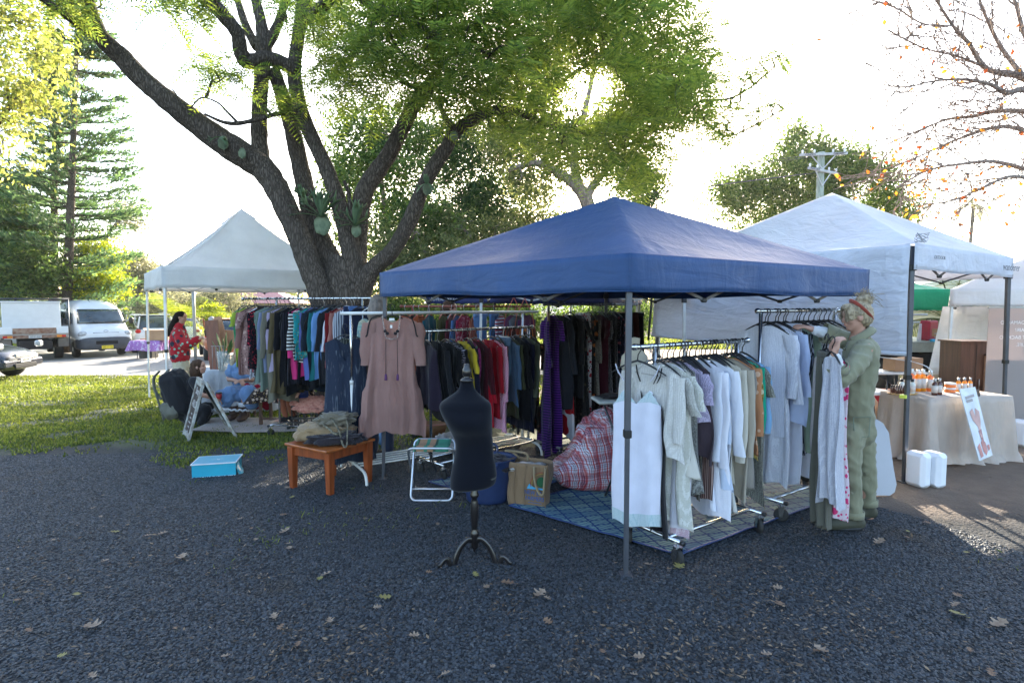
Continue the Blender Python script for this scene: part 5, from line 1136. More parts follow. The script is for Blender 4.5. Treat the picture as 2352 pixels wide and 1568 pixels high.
# --- rear rack glimpsed over the others
RDW = mat('red_wood', (.2, .05, .03), rough=.5)
t, r0, r1 = rack('clothes_rack', 'rear rack with red hangers seen over the white pipe rack', (-1.35, 7.7), (.05, 8.0), 1.63, foot=.2, ext=(.15, .2), metal=RDW)
itemsG = [('orange', '#a3522a', 'shirt', .7, dict(h='red')), ('black', '#111014', 'shirt', .8, dict(h='red')), ('burnt orange', '#b0592e', 'shirt', .75, dict(h='red')), ('teal', '#1a4a55', 'jacket', .8, dict(h='red')), ('olive', '#4b4c26', 'shirt', .8, dict(h='red')), ('dark red', '#5f1420', 'jacket', .8, dict(h='red')), ('blue denim', '#41618c', 'shirt', .8, dict(h='red')), ('raspberry', '#8a1838', 'shirt', .7, dict(h='red', pat='floral', c2='#b3788a')), ('salmon', '#8a4a3a', 'shirt', .7, dict(h='red')),
 ('light denim', '#5d7ea8', 'pants', .9, dict(h='red')), ('mid denim', '#4a6c98', 'pants', .9, dict(h='red')), ('red and blue', '#b8b9c6', 'shirt', .7, dict(pat='stripe', c2='#8a1828')), ('dusty purple', '#6e3a5e', 'shirt', .7, {}), ('grey', '#5c6068', 'shirt', .7, {}), ('plum', '#50264a', 'shirt', .7, {})]
clothes('rear rack with red hangers', itemsG, r0, r1, R(70), .02, .97, 'clothes on the rear rack')
# hanging woven bags
for k, (u, v, c1, c2, lab) in enumerate(((1180, 700, '#a33b1e', '#1a0d0a', 'orange and black woven bag hanging on red cords'), (1205, 702, '#7a1420', '#c4702a', 'dark red woven bag hanging beside the orange one'))):
    P = at(u, v, 7.3); t = thing('woven_bag', lab, 'bag', P, 'woven bags hanging from the tent frame'); m = fabric('woven_%d' % k, hexc(c1), hexc(c2), 'geo', .9, hexc('#2a120c'))
    mb = MB()
    for s in (-1, 1): mb.tube([P + Vector((0, 0, .1)), P + Vector((s * .1, 0, -.12)), P + Vector((s * .13, 0, -.30))], .006, n=5)
    mb.build('cord', HM['red'], t); mb = MB(); mb.lathe([(.02, -.66), (.13, -.64), (.16, -.5), (.145, -.30), (.14, -.30), (.13, -.5), (.02, -.62)], P, n=20, sy=.35); mb.build('bag_body', m, t)
# garments and hangers held by the woman are placed with her
# ================================================================ things on the ground
def softblob(name, label_or_parent, c, size, m, seed=0, amp=.12, fr=4.0, sq=.0, n=28, power=2.6, rz=0.0, part=None):
    """a soft filled shape: superellipsoid with creases"""
    mb = MB(); mb.ell((0, 0, 0), (1, 1, 1), n=n * 2); M = Matrix.Rotation(rz, 3, 'Z'); out = []
    for p in mb.v:
        p = Vector(p); q = Vector([math.copysign(abs(k) ** (2 / power), k) for k in p])
        s = 1 + amp * (mnoise.noise(p * fr * .5 + Vector((seed, 0, 0))) + .5 * mnoise.noise(p * fr * 1.3 + Vector((0, seed, 0))) + .22 * mnoise.noise(p * fr * 3.1))
        w = Vector((q.x * size[0] * s, q.y * size[1] * s, q.z * size[2] * s)); w.z = max(w.z, -size[2] * .96)
        if sq: w.x *= 1 + sq * (-q.z); w.y *= 1 + sq * (-q.z)
        out.append(tuple(Vector(c) + M @ w))
    mb.v = out; return mb
# --- dress form on a turned stand
D = 3.72; mk = D / FPX
dfm = thing('dress_form', 'dark navy dress form torso on a black turned tripod stand', 'dress form', gxy((1088 - CX) * mk, D))
navy = fabric('form_cloth', (.004, .005, .009), pat='plain', transl=0, wr=.06, rough=.95, shine=.1); ebony = mat('ebony', (.012, .01, .01), rough=.28, var=.3, coat=.3)
rows = [(876, 1057, 1086, .62), (884, 1056, 1087, .62), (895, 1052, 1091, .62), (905, 1040, 1100, .60), (915, 1025, 1112, .60), (924, 1013, 1123, .62), (934, 1008, 1128, .64), (948, 1011, 1129, .68), (965, 1019, 1130, .78), (982, 1027, 1130, .80), (1000, 1037, 1130, .74), (1018, 1044, 1131, .68), (1035, 1045, 1132, .66), (1055, 1042, 1134, .68), (1075, 1037, 1138, .70), (1095, 1033, 1140, .72), (1112, 1031, 1139, .72), (1121, 1033, 1136, .72), (1125, 1040, 1130, .7)]
rows = spline(rows, 4); mb = MB(); n = 40; vs = []
for v, a, b, k in rows:
    cx_ = ((a + b) / 2 - CX) * mk; hw = (b - a) / 2 * mk; z = EYE + (700 - v) * mk; tilt = .10 if v > 1100 else 0
    for j in range(n):
        th = 2 * PI * j / n; cs, sn = math.cos(th), math.sin(th)
        bust = 0
        if 940 < v < 1000: bust = .022 * math.sin(PI * (v - 940) / 60) * max(0, -sn) * (1 if abs(abs(cs) - .45) < .4 else .4)
        vs.append((cx_ + hw * math.copysign(abs(cs) ** .9, cs), D + hw * k * math.copysign(abs(sn) ** .9, sn) - bust * 1.0, z + (cs * hw * .12 if v > 1100 else 0)))
mb.add(vs, [(i * n + j, (i + 1) * n + j, (i + 1) * n + (j + 1) % n, i * n + (j + 1) % n) for i in range(len(rows) - 1) for j in range(n)] + [tuple(range(n)), tuple((len(rows) - 1) * n + j for j in range(n))[::-1]], 0, True)
mb.build('torso', navy, dfm)
X0 = (1072 - CX) * mk; zf = lambda v: EYE + (700 - v) * mk
MB().lathe([(.001, zf(834)), (.012, zf(835)), (.02, zf(839)), (.021, zf(843)), (.030, zf(848)), (.032, zf(856)), (.028, zf(862)), (.018, zf(867)), (.03, zf(868)), (.044, zf(872)), (.045, zf(876)), (.03, zf(877))], (X0, D, 0), n=28).build('finial', ebony, dfm)
X1 = (1088 - CX) * mk; g0 = gz(X1, D)
MB().lathe([(.012, zf(1124)), (.022, zf(1130)), (.022, zf(1136)), (.030, zf(1142)), (.030, zf(1146)), (.018, zf(1152)), (.022, zf(1158)), (.028, zf(1170)), (.029, zf(1185)), (.025, zf(1205)), (.019, zf(1222)), (.018, zf(1226)), (.028, zf(1232)), (.03, zf(1240)), (.024, zf(1246)), (.026, zf(1268)), (.012, zf(1274))], (X1, D, 0), n=24).build('pole', ebony, dfm)
for a in (-152, -18, 95):
    a = R(a); dr = Vector((math.cos(a), math.sin(a), 0)); P0 = Vector((X1, D, 0)); zt = zf(1252)
    pts = [P0 + dr * r_ + Vector((0, 0, z)) for r_, z in ((.01, zt), (.05, zt + .012), (.10, zt - .03), (.135, zt - .10), (.16, zt - .17), (.20, g0 + .05), (.24, g0 + .022), (.262, g0 + .016))]
    MB().tube(spline(pts, 4), [.018 - .00025 * i for i in range(29)], n=10, flat=(.62, 1.25)).build('leg', ebony, dfm)
# --- orange pine side table
TBL = mat('orange_pine', (.30, .085, .02), rough=.32, var=.25, vs=3, coat=.25, stretch=(1, 9, 9), bump=.05, bs=30); TBL2 = mat('orange_pine_leg', (.24, .055, .014), rough=.4, var=.3, vs=4, stretch=(7, 7, .8))
tc_ = [gr(667, 1127), gr(770, 1147), gr(857, 1117), gr(752, 1068)]
zt = .435; tb = thing('side_table', 'low orange pine side table with a pile of bags on it', 'table', sum(tc_, Vector()) / 4)
ctr = sum(tc_, Vector()) / 4; ex = (tc_[1] - tc_[0]); ex2 = (tc_[2] - tc_[1]); rz = math.atan2(ex2.y, ex2.x)
lx = ex2.length; ly = ex.length
e1 = ex2.normalized(); e2 = -ex.normalized()
cs_ = [ctr + e1 * sx * .235 + e2 * sy * .235 for sx, sy in ((-1, -1), (1, -1), (1, 1), (-1, 1))]
M2 = math.atan2(e1.y, e1.x)
for p in cs_:
    q = Vector((p.x, p.y, 0)); g = gz(p.x, p.y); mb = MB(); o = (ctr - q); o.z = 0; o.normalize()
    ax1 = Vector((math.cos(M2), math.sin(M2), 0)); ax2 = Vector((-ax1.y, ax1.x, 0)); vs = []
    for z, h in ((g, .026), (g + .30, .034), (g + zt - .03, .036)):
        for a, b in ((-1, -1), (1, -1), (1, 1), (-1, 1)): vs.append(Vector((q.x, q.y, z)) + ax1 * a * h + ax2 * b * h + o * (.0))
    mb.add(vs, [(i * 4 + j, i * 4 + (j + 1) % 4, (i + 1) * 4 + (j + 1) % 4, (i + 1) * 4 + j) for i in range(2) for j in range(4)] + [(3, 2, 1, 0), (8, 9, 10, 11)]); bevel(mb.build('leg', TBL2, tb), .004)
gt = gz(ctr.x, ctr.y)
for k in range(4):
    a, b = cs_[k], cs_[(k + 1) % 4]; m_ = (a + b) / 2; dd = b - a
    bevel(MB().box((m_.x, m_.y, gt + zt - .07), (dd.length - .07, .022, .085), rz=math.atan2(dd.y, dd.x)).build('apron', TBL2, tb), .003)
bevel(MB().box((ctr.x, ctr.y, gt + zt - .012), (.60, .60, .024), rz=M2, bev=.004).build('tabletop', TBL, tb), .006, 3)
TT = gt + zt
cb = fabric('khaki_canvas', (.26, .18, .10), pat='plain', wr=.6, transl=.02); db = fabric('dark_canvas', (.022, .018, .022), pat='plain', wr=.8, transl=.0); gb_ = fabric('grey_canvas', (.15, .13, .095), pat='plain', wr=.7, transl=0)
def cloth_pile(name, label, cat, c, size, m, seed, rz, **k):
    t = thing(name, label, cat, (c[0], c[1], c[2] - size[2])); softblob('', None, c, size, m, seed=seed, rz=rz, **k).build('cloth', m, t); return t
b1 = cloth_pile('canvas_bag', 'folded beige canvas bag lying on the orange table', 'bag', (ctr.x - .06, ctr.y + .03, TT + .075), (.25, .18, .085), cb, 3, .25, amp=.3, power=3.2, fr=5)
b2 = cloth_pile('canvas_bag', 'dark crumpled bag at the front of the orange table', 'bag', (ctr.x + .09, ctr.y - .13, TT + .052), (.25, .12, .052), db, 8, .12, amp=.35, fr=5, power=3)
b3 = cloth_pile('canvas_bag', 'khaki bag with long dark strap on top of the pile', 'bag', (ctr.x + .04, ctr.y + .06, TT + .20), (.17, .13, .06), gb_, 13, .1, amp=.5, fr=6)
STR = mat('strap_brown', (.045, .035, .022), rough=.8, c2=(.2, .18, .12), vs=60)
mb = MB(); P = lambda x, y, z: Vector((ctr.x + x, ctr.y + y, TT + z))
mb.tube(spline([P(.0, -.02, .24), P(.08, -.12, .2), P(.15, -.2, .13), P(.2, -.27, .03), P(.235, -.28, .012), P(.225, -.22, .09), P(.2, -.12, .19), P(.14, .0, .22)], 6), .011, n=6, flat=(1, .25)); mb.build('strap', STR, b3)
mb = MB(); mb.tube(spline([P(.02, -.04, .22), P(-.04, -.1, .19), P(.04, -.16, .15), P(.12, -.2, .11), P(.2, -.1, .14)], 6), .010, n=6, flat=(1, .25)); mb.build('strap', STR, b3)
# --- turquoise box
TEAL = mat('turquoise_card', (.012, .27, .40), rough=.35, var=.12, vs=3, c2=(.02, .33, .46)); WED = mat('white_card', (.6, .62, .65), rough=.6)
q = [gr(446, 1097), gr(537, 1091)]; e = (q[1] - q[0]); W_ = .41; hh = .135; rzb = math.atan2(e.y, e.x); c0 = (q[0] + q[1]) / 2 + Vector((-e.y, e.x, 0)).normalized() * .15
bx = thing('cardboard_box', 'flat turquoise cardboard box with white edges on the gravel', 'box', gxy(c0.x, c0.y))
MB().box((c0.x, c0.y, gz(c0.x, c0.y) + hh / 2), (W_, .30, hh), rz=rzb).build('carton', TEAL, bx)
R3 = Matrix.Rotation(rzb, 3, 'Z'); z0 = gz(c0.x, c0.y); L_ = lambda x, y, z: Vector((c0.x, c0.y, z0)) + R3 @ Vector((x, y, z))
MB().box(L_(0, 0, hh + .004), (W_ + .012, .312, .008), rz=rzb).build('lid', TEAL, bx)
for a, b in (((-.5, -.5), (.5, -.5)), ((.5, -.5), (.5, .5)), ((-.5, .5), (-.5, -.5)), ((-.5, .5), (.5, .5))):
    MB().bar(L_(a[0] * .42, a[1] * .318, hh + .004), L_(b[0] * .42, b[1] * .318, hh + .004), .010).build('white_edge', WED, bx)
MB().bar(L_(-.205, -.152, .004), L_(.205, -.152, .004), .007).build('white_edge', WED, bx)
f_ = MB(); f_.poly([L_(.206, -.14, .09), L_(.206, -.04, .12), L_(.25, -.02, .03), L_(.265, -.09, .0), L_(.23, -.15, .01)], R3 @ Vector((.003, -.003, 0))); f_.build('open_flap', TEAL, bx)
text('printed_words', 'the little\ncoffee box', .017, WED, bx, L_(.03, .0, hh + .0095), R3 @ Vector((1, 0, 0)), R3 @ Vector((0, 1, 0))) if False else None
for k in range(3): MB().box(L_(.0 + .012 * k, .01 - .02 * k, hh + .0095), (.006 + .02 * (k % 2), .012, .001), rz=rzb).build('printed_mark', WED, bx)
MB().box(L_(0, .005, hh + .0092), (.12, .0015, .001), rz=rzb).build('printed_line', WED, bx)
# --- folding stool
ALU = mat('aluminium', (.5, .52, .54), rough=.3, metal=.9); SEAT = None
a = gr(946, 1152); s_ = thing('folding_stool', 'folding aluminium camp stool with green and tan striped seat', 'stool', gr(985, 1130))
yb = a.y; xl, xr = (938 - CX) / FPX * yb, (1036 - CX) / FPX * yb; g = gz(0, yb); zs = g + .50
def loop(x0, x1, y0, y1, z0, z1, r=.045):
    pts = []
    crn = [(x0, z0, 0), (x1, z0, 1), (x1, z1, 2), (x0, z1, 3)]
    for cx, cz, k in crn:
        sx = 1 if cx == x0 else -1; sz = 1 if cz == z0 else -1
        for j in range(5):
            t_ = PI / 2 * j / 4; c_, s2 = math.cos(t_), math.sin(t_)
            ax, az = (r * (1 - s2), r * (1 - c_)) if k in (1, 3) else (r * (1 - c_), r * (1 - s2))
            pts.append((cx + sx * ax, cz + sz * az))
    out = []
    for x, z in pts: out.append(Vector((x, y0 + (y1 - y0) * (z - z0) / (z1 - z0), z)))
    return out
MB().tube(loop(xl, xr, yb, yb + .26, g + .012, zs), .011, closed=True).build('frame', ALU, s_)
MB().tube(loop(xl - .02, xr + .02, yb + .30, yb + .0, g + .02, zs - .02), .011, closed=True).build('frame', ALU, s_)
MB().tube([(xl, yb + .05, g + .10), (xr, yb + .05, g + .10)], .008).build('crossbar', ALU, s_)
MB().tube([((xl + xr) / 2 - .03, yb + .02, zs - .03), ((xl + xr) / 2 + .02, yb + .2, g + .22)], .008).build('stay', STEEL, s_)
seatm = bpy.data.materials.new('striped_seat'); seatm.use_nodes = True; N = seatm.node_tree.nodes; L = seatm.node_tree.links
tc = N.new('ShaderNodeTexCoord'); sp = N.new('ShaderNodeSeparateXYZ'); L.new(tc.outputs['Object'], sp.inputs[0]); mm_ = N.new('ShaderNodeMath'); mm_.operation = 'MULTIPLY_ADD'; mm_.inputs[1].default_value = 2.7; mm_.inputs[2].default_value = .5; L.new(sp.outputs[0], mm_.inputs[0])
cr = N.new('ShaderNodeValToRGB'); cr.color_ramp.interpolation = 'CONSTANT'; L.new(mm_.outputs[0], cr.inputs[0]); e = cr.color_ramp.elements; e[0].color = (.03, .16, .10, 1); e[1].position = .28; e[1].color = (.012, .05, .03, 1)
for p_, c_ in ((.32, (.28, .16, .09, 1)), (.5, (.03, .16, .10, 1)), (.58, (.28, .16, .09, 1)), (.72, (.012, .05, .03, 1)), (.78, (.03, .16, .10, 1))): k = e.new(p_); k.color = c_
L.new(cr.outputs[0], N['Principled BSDF'].inputs['Base Color']); N['Principled BSDF'].inputs['Roughness'].default_value = .9
mb = MB(); mb.grid(lambda u, v: (xl + .03 + (xr - xl - .06) * u, yb - .012 + .28 * v, zs + .008 - .03 * math.sin(PI * v) - (.055 if v < .001 else 0)), 10, 10); solidify(mb.build('seat', seatm, s_), .006)
# --- blue tub, tan bag, checked bag
TUB = mat('blue_plastic', (.014, .028, .085), rough=.45, var=.1)
P0 = gr(1118, 1163) + Vector((0, .16, 0)); tbn = thing('plastic_tub', 'blue flexible plastic tub behind the dress form', 'tub', P0)
prof = [(.001, .0), (.17, 0), (.19, .02)] + [(.19 + .006 * i + (.003 if i % 2 else 0), .05 + .035 * i) for i in range(10)] + [(.262, .385), (.262, .395), (.25, .395), (.24, .37), (.185, .03), (.001, .025)]
MB().lathe(prof, P0, n=40, sy=.75).build('tub_wall', TUB, tbn)
for s in (-1, 1): MB().tube(spline([P0 + Vector((s * .08 - .0, -s * 0 + .19 * .9 * 1, .385)), P0 + Vector((s * .08, .19, .44)), P0 + Vector((0, .2, .475)), P0 + Vector((-s * .08, .19, .44)), P0 + Vector((-s * .08, .17, .385))], 5), .011, n=7).build('handle', TUB, tbn) if s > 0 else MB().tube(spline([P0 + Vector((.09, -.17, .385)), P0 + Vector((.07, -.2, .35)), P0 + Vector((-.07, -.2, .35)), P0 + Vector((-.09, -.17, .385))], 5), .010, n=7).build('handle', TUB, tbn)
softblob('', None, P0 + Vector((.02, 0, .33)), (.2, .14, .06), None, seed=4, amp=.4).build('dark_cloth', db, tbn)
JUTE = fabric('jute', (.20, .13, .075), pat='plain', transl=0, wr=.5); P0 = gr(1215, 1168) + Vector((0, .12, 0)); rzj = R(-22)
jb = thing('jute_bag', 'tan jute shopping bag with blue lettering and a rainbow tree print', 'bag', P0); MR = Matrix.Rotation(rzj, 3, 'Z')
JL = lambda x, y, z: P0 + MR @ Vector((x, y, z)); mb = MB(); n = 40; vs = []
for i in range(13):
    z = .385 * i / 12; k = 1 - .10 * (1 - i / 12) ** 2
    for j in range(n):
        th = 2 * PI * j / n; cs, sn = math.cos(th), math.sin(th); x = .185 * k * math.copysign(abs(cs) ** .35, cs); y = .095 * k * math.copysign(abs(sn) ** .35, sn)
        x += .008 * math.sin(z * 22 + j * .7); y += .010 * math.sin(z * 17 + x * 19); vs.append(JL(x + (.02 * (z / .385)), y, z))
mb.add(vs, [(i * n + j, i * n + (j + 1) % n, (i + 1) * n + (j + 1) % n, (i + 1) * n + j) for i in range(12) for j in range(n)] + [tuple(range(n))[::-1]], 0, True)
solidify(mb.build('bag_body', JUTE, jb), .004)
for k in (-.09, .005, .19): MB().tube(spline([JL(k, -.102, .02), JL(k - .008, -.106, .15), JL(k, -.104, .27), JL(k + .012, -.104, .38)], 4), .004, n=5).build('seam', JUTE, jb)
HN = fabric('bag_handle', (.26, .2, .12), pat='plain', transl=0)
MB().tube(spline([JL(.09, -.108, .37), JL(.10, -.125, .26), JL(.14, -.135, .16), JL(.178, -.13, .15), JL(.185, -.12, .26), JL(.19, -.108, .37)], 6), .010, n=7).build('handle', HN, jb)
MB().tube(spline([JL(-.12, .09, .37), JL(-.18, .06, .43), JL(-.22, .0, .45), JL(-.14, .05, .44), JL(-.05, .08, .42), JL(-.04, .09, .36)], 6), .010, n=7).build('handle', HN, jb)
softblob('', None, JL(0, 0, .33), (.15, .07, .03), None, seed=14, amp=.5).build('plastic_wrap', mat('clear_wrap', (.3, .3, .3), rough=.2), jb)
BLI = mat('blue_ink', (.03, .09, .26), rough=.9); SKI = mat('sky_ink', (.06, .3, .5), rough=.9); GRI = mat('green_ink', (.012, .08, .03), rough=.9); RDI = mat('red_ink', (.4, .04, .02), rough=.9); YLI = mat('yellow_ink', (.5, .32, .04), rough=.9)
xd = MR @ Vector((1, 0, 0)); yd = Vector((0, 0, 1)); fy = -.117
text('lettering', 'NEW BAY', .052, BLI, jb, JL(.098, fy, .145), xd, yd, sx=.8); text('lettering', 'FARMERS', .052, BLI, jb, JL(.098, fy, .095), xd, yd, sx=.8)
MB().box(JL(.10, fy, .06), (.12, .001, .004), rz=rzj).build('underline', BLI, jb)
MB().poly([JL(.025, fy, .178), JL(.19, fy, .178), JL(.19, fy, .192), JL(.09, fy, .195), JL(.06, fy, .215), JL(.055, fy, .222), JL(.045, fy, .215), JL(.035, fy, .195)], MR @ Vector((0, .001, 0))).build('wave_print', SKI, jb)
for r_, m_ in ((.115, RDI), (.103, YLI)):
    MB().tube([JL(.175 + r_ * math.cos(a_), fy, .215 + r_ * math.sin(a_)) for a_ in [R(x) for x in range(90, 200, 10)]], .006, n=5, flat=(1, .2)).build('rainbow_print', m_, jb)
MB().ell(JL(.155, fy + .0015, .245), (.038, .004, .045), n=12).build('tree_print', GRI, jb)
# large checked laundry bag
def plaid_mat():
    m = bpy.data.materials.new('laundry_check'); m.use_nodes = True; nt = m.node_tree; L = nt.links; N = nt.nodes; b = N['Principled BSDF']
    tc = N.new('ShaderNodeTexCoord'); mp = N.new('ShaderNodeMapping'); mp.inputs['Rotation'].default_value = (0, .12, .2); L.new(tc.outputs['Object'], mp.inputs[0]); nz = N.new('ShaderNodeTexNoise'); nz.inputs['Scale'].default_value = 4; L.new(mp.outputs[0], nz.inputs['Vector'])
    va = N.new('ShaderNodeVectorMath'); va.operation = 'MULTIPLY_ADD'; va.inputs[1].default_value = (.07, .07, .07); L.new(nz.outputs['Color'], va.inputs[0]); L.new(mp.outputs[0], va.inputs[2])
    sp = N.new('ShaderNodeSeparateXYZ'); L.new(va.outputs[0], sp.inputs[0])
    def ramp(src, sc, stops):
        mu = N.new('ShaderNodeMath'); mu.operation = 'MULTIPLY'; mu.inputs[1].default_value = sc; L.new(src, mu.inputs[0]); fr = N.new('ShaderNodeMath'); fr.operation = 'FRACT'; L.new(mu.outputs[0], fr.inputs[0])
        c = N.new('ShaderNodeValToRGB'); c.color_ramp.interpolation = 'CONSTANT'; L.new(fr.outputs[0], c.inputs[0]); e = c.color_ramp.elements
        e[0].color = (*stops[0][1], 1); e[1].position = stops[1][0]; e[1].color = (*stops[1][1], 1)
        for p, k in stops[2:]: q = e.new(p); q.color = (*k, 1)
        return c.outputs[0]
    w, r_, n_, p_ = (.62, .6, .66), (.42, .05, .06), (.03, .03, .09), (.5, .22, .26)
    st = [(0, w), (.1, n_), (.13, w), (.2, n_), (.23, w), (.30, r_), (.38, w), (.46, p_), (.52, n_), (.55, p_), (.62, n_), (.65, p_), (.72, r_), (.8, p_), (.86, w), (.95, r_)]
    ax = N.new('ShaderNodeMath'); ax.operation = 'ADD'; L.new(sp.outputs[0], ax.inputs[0]); L.new(sp.outputs[1], ax.inputs[1])
    mx = N.new('ShaderNodeMix'); mx.data_type = 'RGBA'; mx.blend_type = 'MULTIPLY'; mx.inputs[0].default_value = .75; L.new(ramp(ax.outputs[0], 6.5, st), mx.inputs[6]); L.new(ramp(sp.outputs[2], 6.5, st), mx.inputs[7])
    hs = N.new('ShaderNodeHueSaturation'); hs.inputs['Value'].default_value = 1.15; L.new(mx.outputs[2], hs.inputs['Color'])
    L.new(hs.outputs[0], b.inputs['Base Color']); b.inputs['Roughness'].default_value = .35; bp = N.new('ShaderNodeBump'); bp.inputs['Strength'].default_value = .8; bp.inputs['Distance'].default_value = .04
    n2 = N.new('ShaderNodeTexNoise'); n2.inputs['Scale'].default_value = 7; n2.inputs['Detail'].default_value = 6; L.new(tc.outputs['Object'], n2.inputs['Vector']); L.new(n2.outputs[0], bp.inputs['Height']); L.new(bp.outputs[0], b.inputs['Normal']); return m
PLD = plaid_mat(); pc = at(1395, 1045, 5.3); gpc = gz(pc.x, pc.y); cbg = thing('laundry_bag', 'big stuffed red and white checked laundry bag on the mat', 'bag', gxy(pc.x, pc.y)); mb = MB(); mb.ell((0, 0, 0), (1, 1, 1), n=72); out = []
for p in mb.v:
    p = Vector(p); x, y, z = [math.copysign(abs(k) ** .62, k) for k in p]; hz = (z + 1) / 2
    top = 1 - .45 * hz ** 1.3; sx = .47 * top * (1.12 - .2 * abs(hz - .25)); X_ = x * sx + .05 * hz; Y_ = y * .26 * (1 - .35 * hz)
    H_ = .76 * (1 - .18 * (X_ / .4) ** 2 * (1 if X_ > 0 else .9)); s = 1 + .10 * mnoise.noise(p * 2.3) + .06 * mnoise.noise(p * 5)
    if z < -.2 and x < -.6: X_ -= .06 * (-x)
    out.append(tuple(Vector((pc.x, pc.y, gpc)) + Vector((X_ * s, Y_ * s, max(.004, hz * H_ * s)))))
mb.v = out; mb.build('bag_body', PLD, cbg)
MB().tube(spline([Vector((pc.x, pc.y, gpc)) + Vector(q) for q in ((-.03, -.12, .58), (.04, -.19, .5), (.14, -.2, .47), (.2, -.14, .5))], 6), .012, n=6, flat=(1, .3)).build('handle', RDI, cbg)
# --- woven plastic mats
def mat_pattern(name, rot):
    m = bpy.data.materials.new(name); m.use_nodes = True; nt = m.node_tree; L = nt.links; N = nt.nodes; b = N['Principled BSDF']
    tc = N.new('ShaderNodeTexCoord'); mp = N.new('ShaderNodeMapping'); mp.inputs['Rotation'].default_value = (0, 0, rot); L.new(tc.outputs['Object'], mp.inputs[0])
    br = N.new('ShaderNodeTexBrick'); br.inputs['Scale'].default_value = 6.2; br.offset = 0; br.inputs['Color1'].default_value = (.22, .34, .28, 1); br.inputs['Color2'].default_value = (.08, .17, .22, 1); br.inputs['Mortar'].default_value = (.012, .035, .13, 1); br.inputs['Mortar Size'].default_value = .05; br.inputs['Brick Width'].default_value = .9; br.inputs['Row Height'].default_value = .62
    L.new(mp.outputs[0], br.inputs['Vector']); ch = N.new('ShaderNodeTexWave'); ch.wave_type = 'BANDS'; ch.bands_direction = 'DIAGONAL'; ch.inputs['Scale'].default_value = 14; ch.inputs['Distortion'].default_value = 2.5; L.new(mp.outputs[0], ch.inputs['Vector'])
    mx = N.new('ShaderNodeMix'); mx.data_type = 'RGBA'; mx.blend_type = 'MIX'; mx.inputs[7].default_value = (.02, .06, .15, 1); gt_ = N.new('ShaderNodeMath'); gt_.operation = 'GREATER_THAN'; gt_.inputs[1].default_value = .72; L.new(ch.outputs['Fac'], gt_.inputs[0]); L.new(gt_.outputs[0], mx.inputs[0]); L.new(br.outputs[0], mx.inputs[6]); L.new(mx.outputs[2], b.inputs['Base Color'])
    b.inputs['Roughness'].default_value = .75; sock(b, 'Specular IOR Level').default_value = .2; bp = N.new('ShaderNodeBump'); bp.inputs['Strength'].default_value = .6; bp.inputs['Distance'].default_value = .02; n2 = N.new('ShaderNodeTexNoise'); n2.inputs['Scale'].default_value = 5; n2.inputs['Detail'].default_value = 5; L.new(tc.outputs['Object'], n2.inputs['Vector']); L.new(n2.outputs[0], bp.inputs['Height']); L.new(bp.outputs[0], b.inputs['Normal']); return m
def floor_mat(name, label, uv, rot, dz=.022):
    P = [gr(u, v) for u, v in uv]; mb = MB(); A, B, C_, D_ = P; E = MB()
    def fn(a, b):
        p = A.lerp(B, a).lerp(D_.lerp(C_, a), b); w = .006 * mnoise.noise(Vector((p.x * 3, p.y * 3, 1))) + .012 * max(0, mnoise.noise(Vector((p.x * 1.3, p.y * 6, 4))))
        return (p.x, p.y, gz(p.x, p.y) + dz + w)
    mb.grid(fn, 50, 36); t = thing(name, label, 'mat', gxy(*(sum(P, Vector()) / 4)[:2])); o = mb.build('woven_mat', mat_pattern(label[:12].replace(' ', '_'), rot), t); solidify(o, .004)
    for f in (lambda s: fn(s, 0), lambda s: fn(1, s), lambda s: fn(0, s), lambda s: fn(s, 1)):
        MB().tube([Vector(f(i / 24)) + Vector((0, 0, .002)) for i in range(25)], .011, n=6, flat=(1, .5)).build('border', mat('mat_border', (.012, .04, .14), rough=.5), t)
floor_mat('woven_mat', 'blue and green woven mat under the front white clothes rack', [(1170, 1166), (1560, 1280), (1938, 1140), (1560, 1062)], R(-16))
floor_mat('woven_mat', 'smaller blue mat piece behind the blue tub', [(985, 1108), (1120, 1150), (1330, 1095), (1180, 1070)], R(-20), dz=.012)
# --- curved white panel leaning behind the woman, with a handle bar
cp = gr(2035, 1140); PNL = mat('white_panel', (.42, .43, .47), rough=.6, var=.08, vs=2)
sp_ = thing('curved_panel', 'pale curved table top standing on its edge behind the woman', 'panel', cp); k = cp.y / FPX
out = [(1985, 1146), (2062, 1146), (2074, 1138), (2079, 1120), (2073, 1080), (2069, 1040), (2065, 1000), (2052, 978), (2030, 965), (1990, 952), (1950, 945), (1930, 945), (1930, 1130)]
pts = [Vector(((u - CX) * k, cp.y + .0, EYE + (700 - v) * k - .0)) for u, v in out]; pts = [p + Vector((0, (p.z - cp.z) * .12, 0)) for p in pts]
bevel(MB().poly(pts, (0, .035, 0)).build('board', PNL, sp_), .006)
MB().bar(pts[0].lerp(pts[0], 0) + Vector((.155, -.012, .08)), pts[0] + Vector((.135, .045, .47)), .045, .02).build('batten', mat('cream_wood', (.4, .36, .28), rough=.6), sp_)
MB().tube(spline([pts[0] + Vector((-.05, -.01, .43)), pts[0] + Vector((.08, -.016, .40)), pts[0] + Vector((.14, -.02, .42)), pts[0] + Vector((.06, -.012, .36)), pts[0] + Vector((-.06, -.01, .35))], 6), .002, n=4).build('cord', INK, sp_)
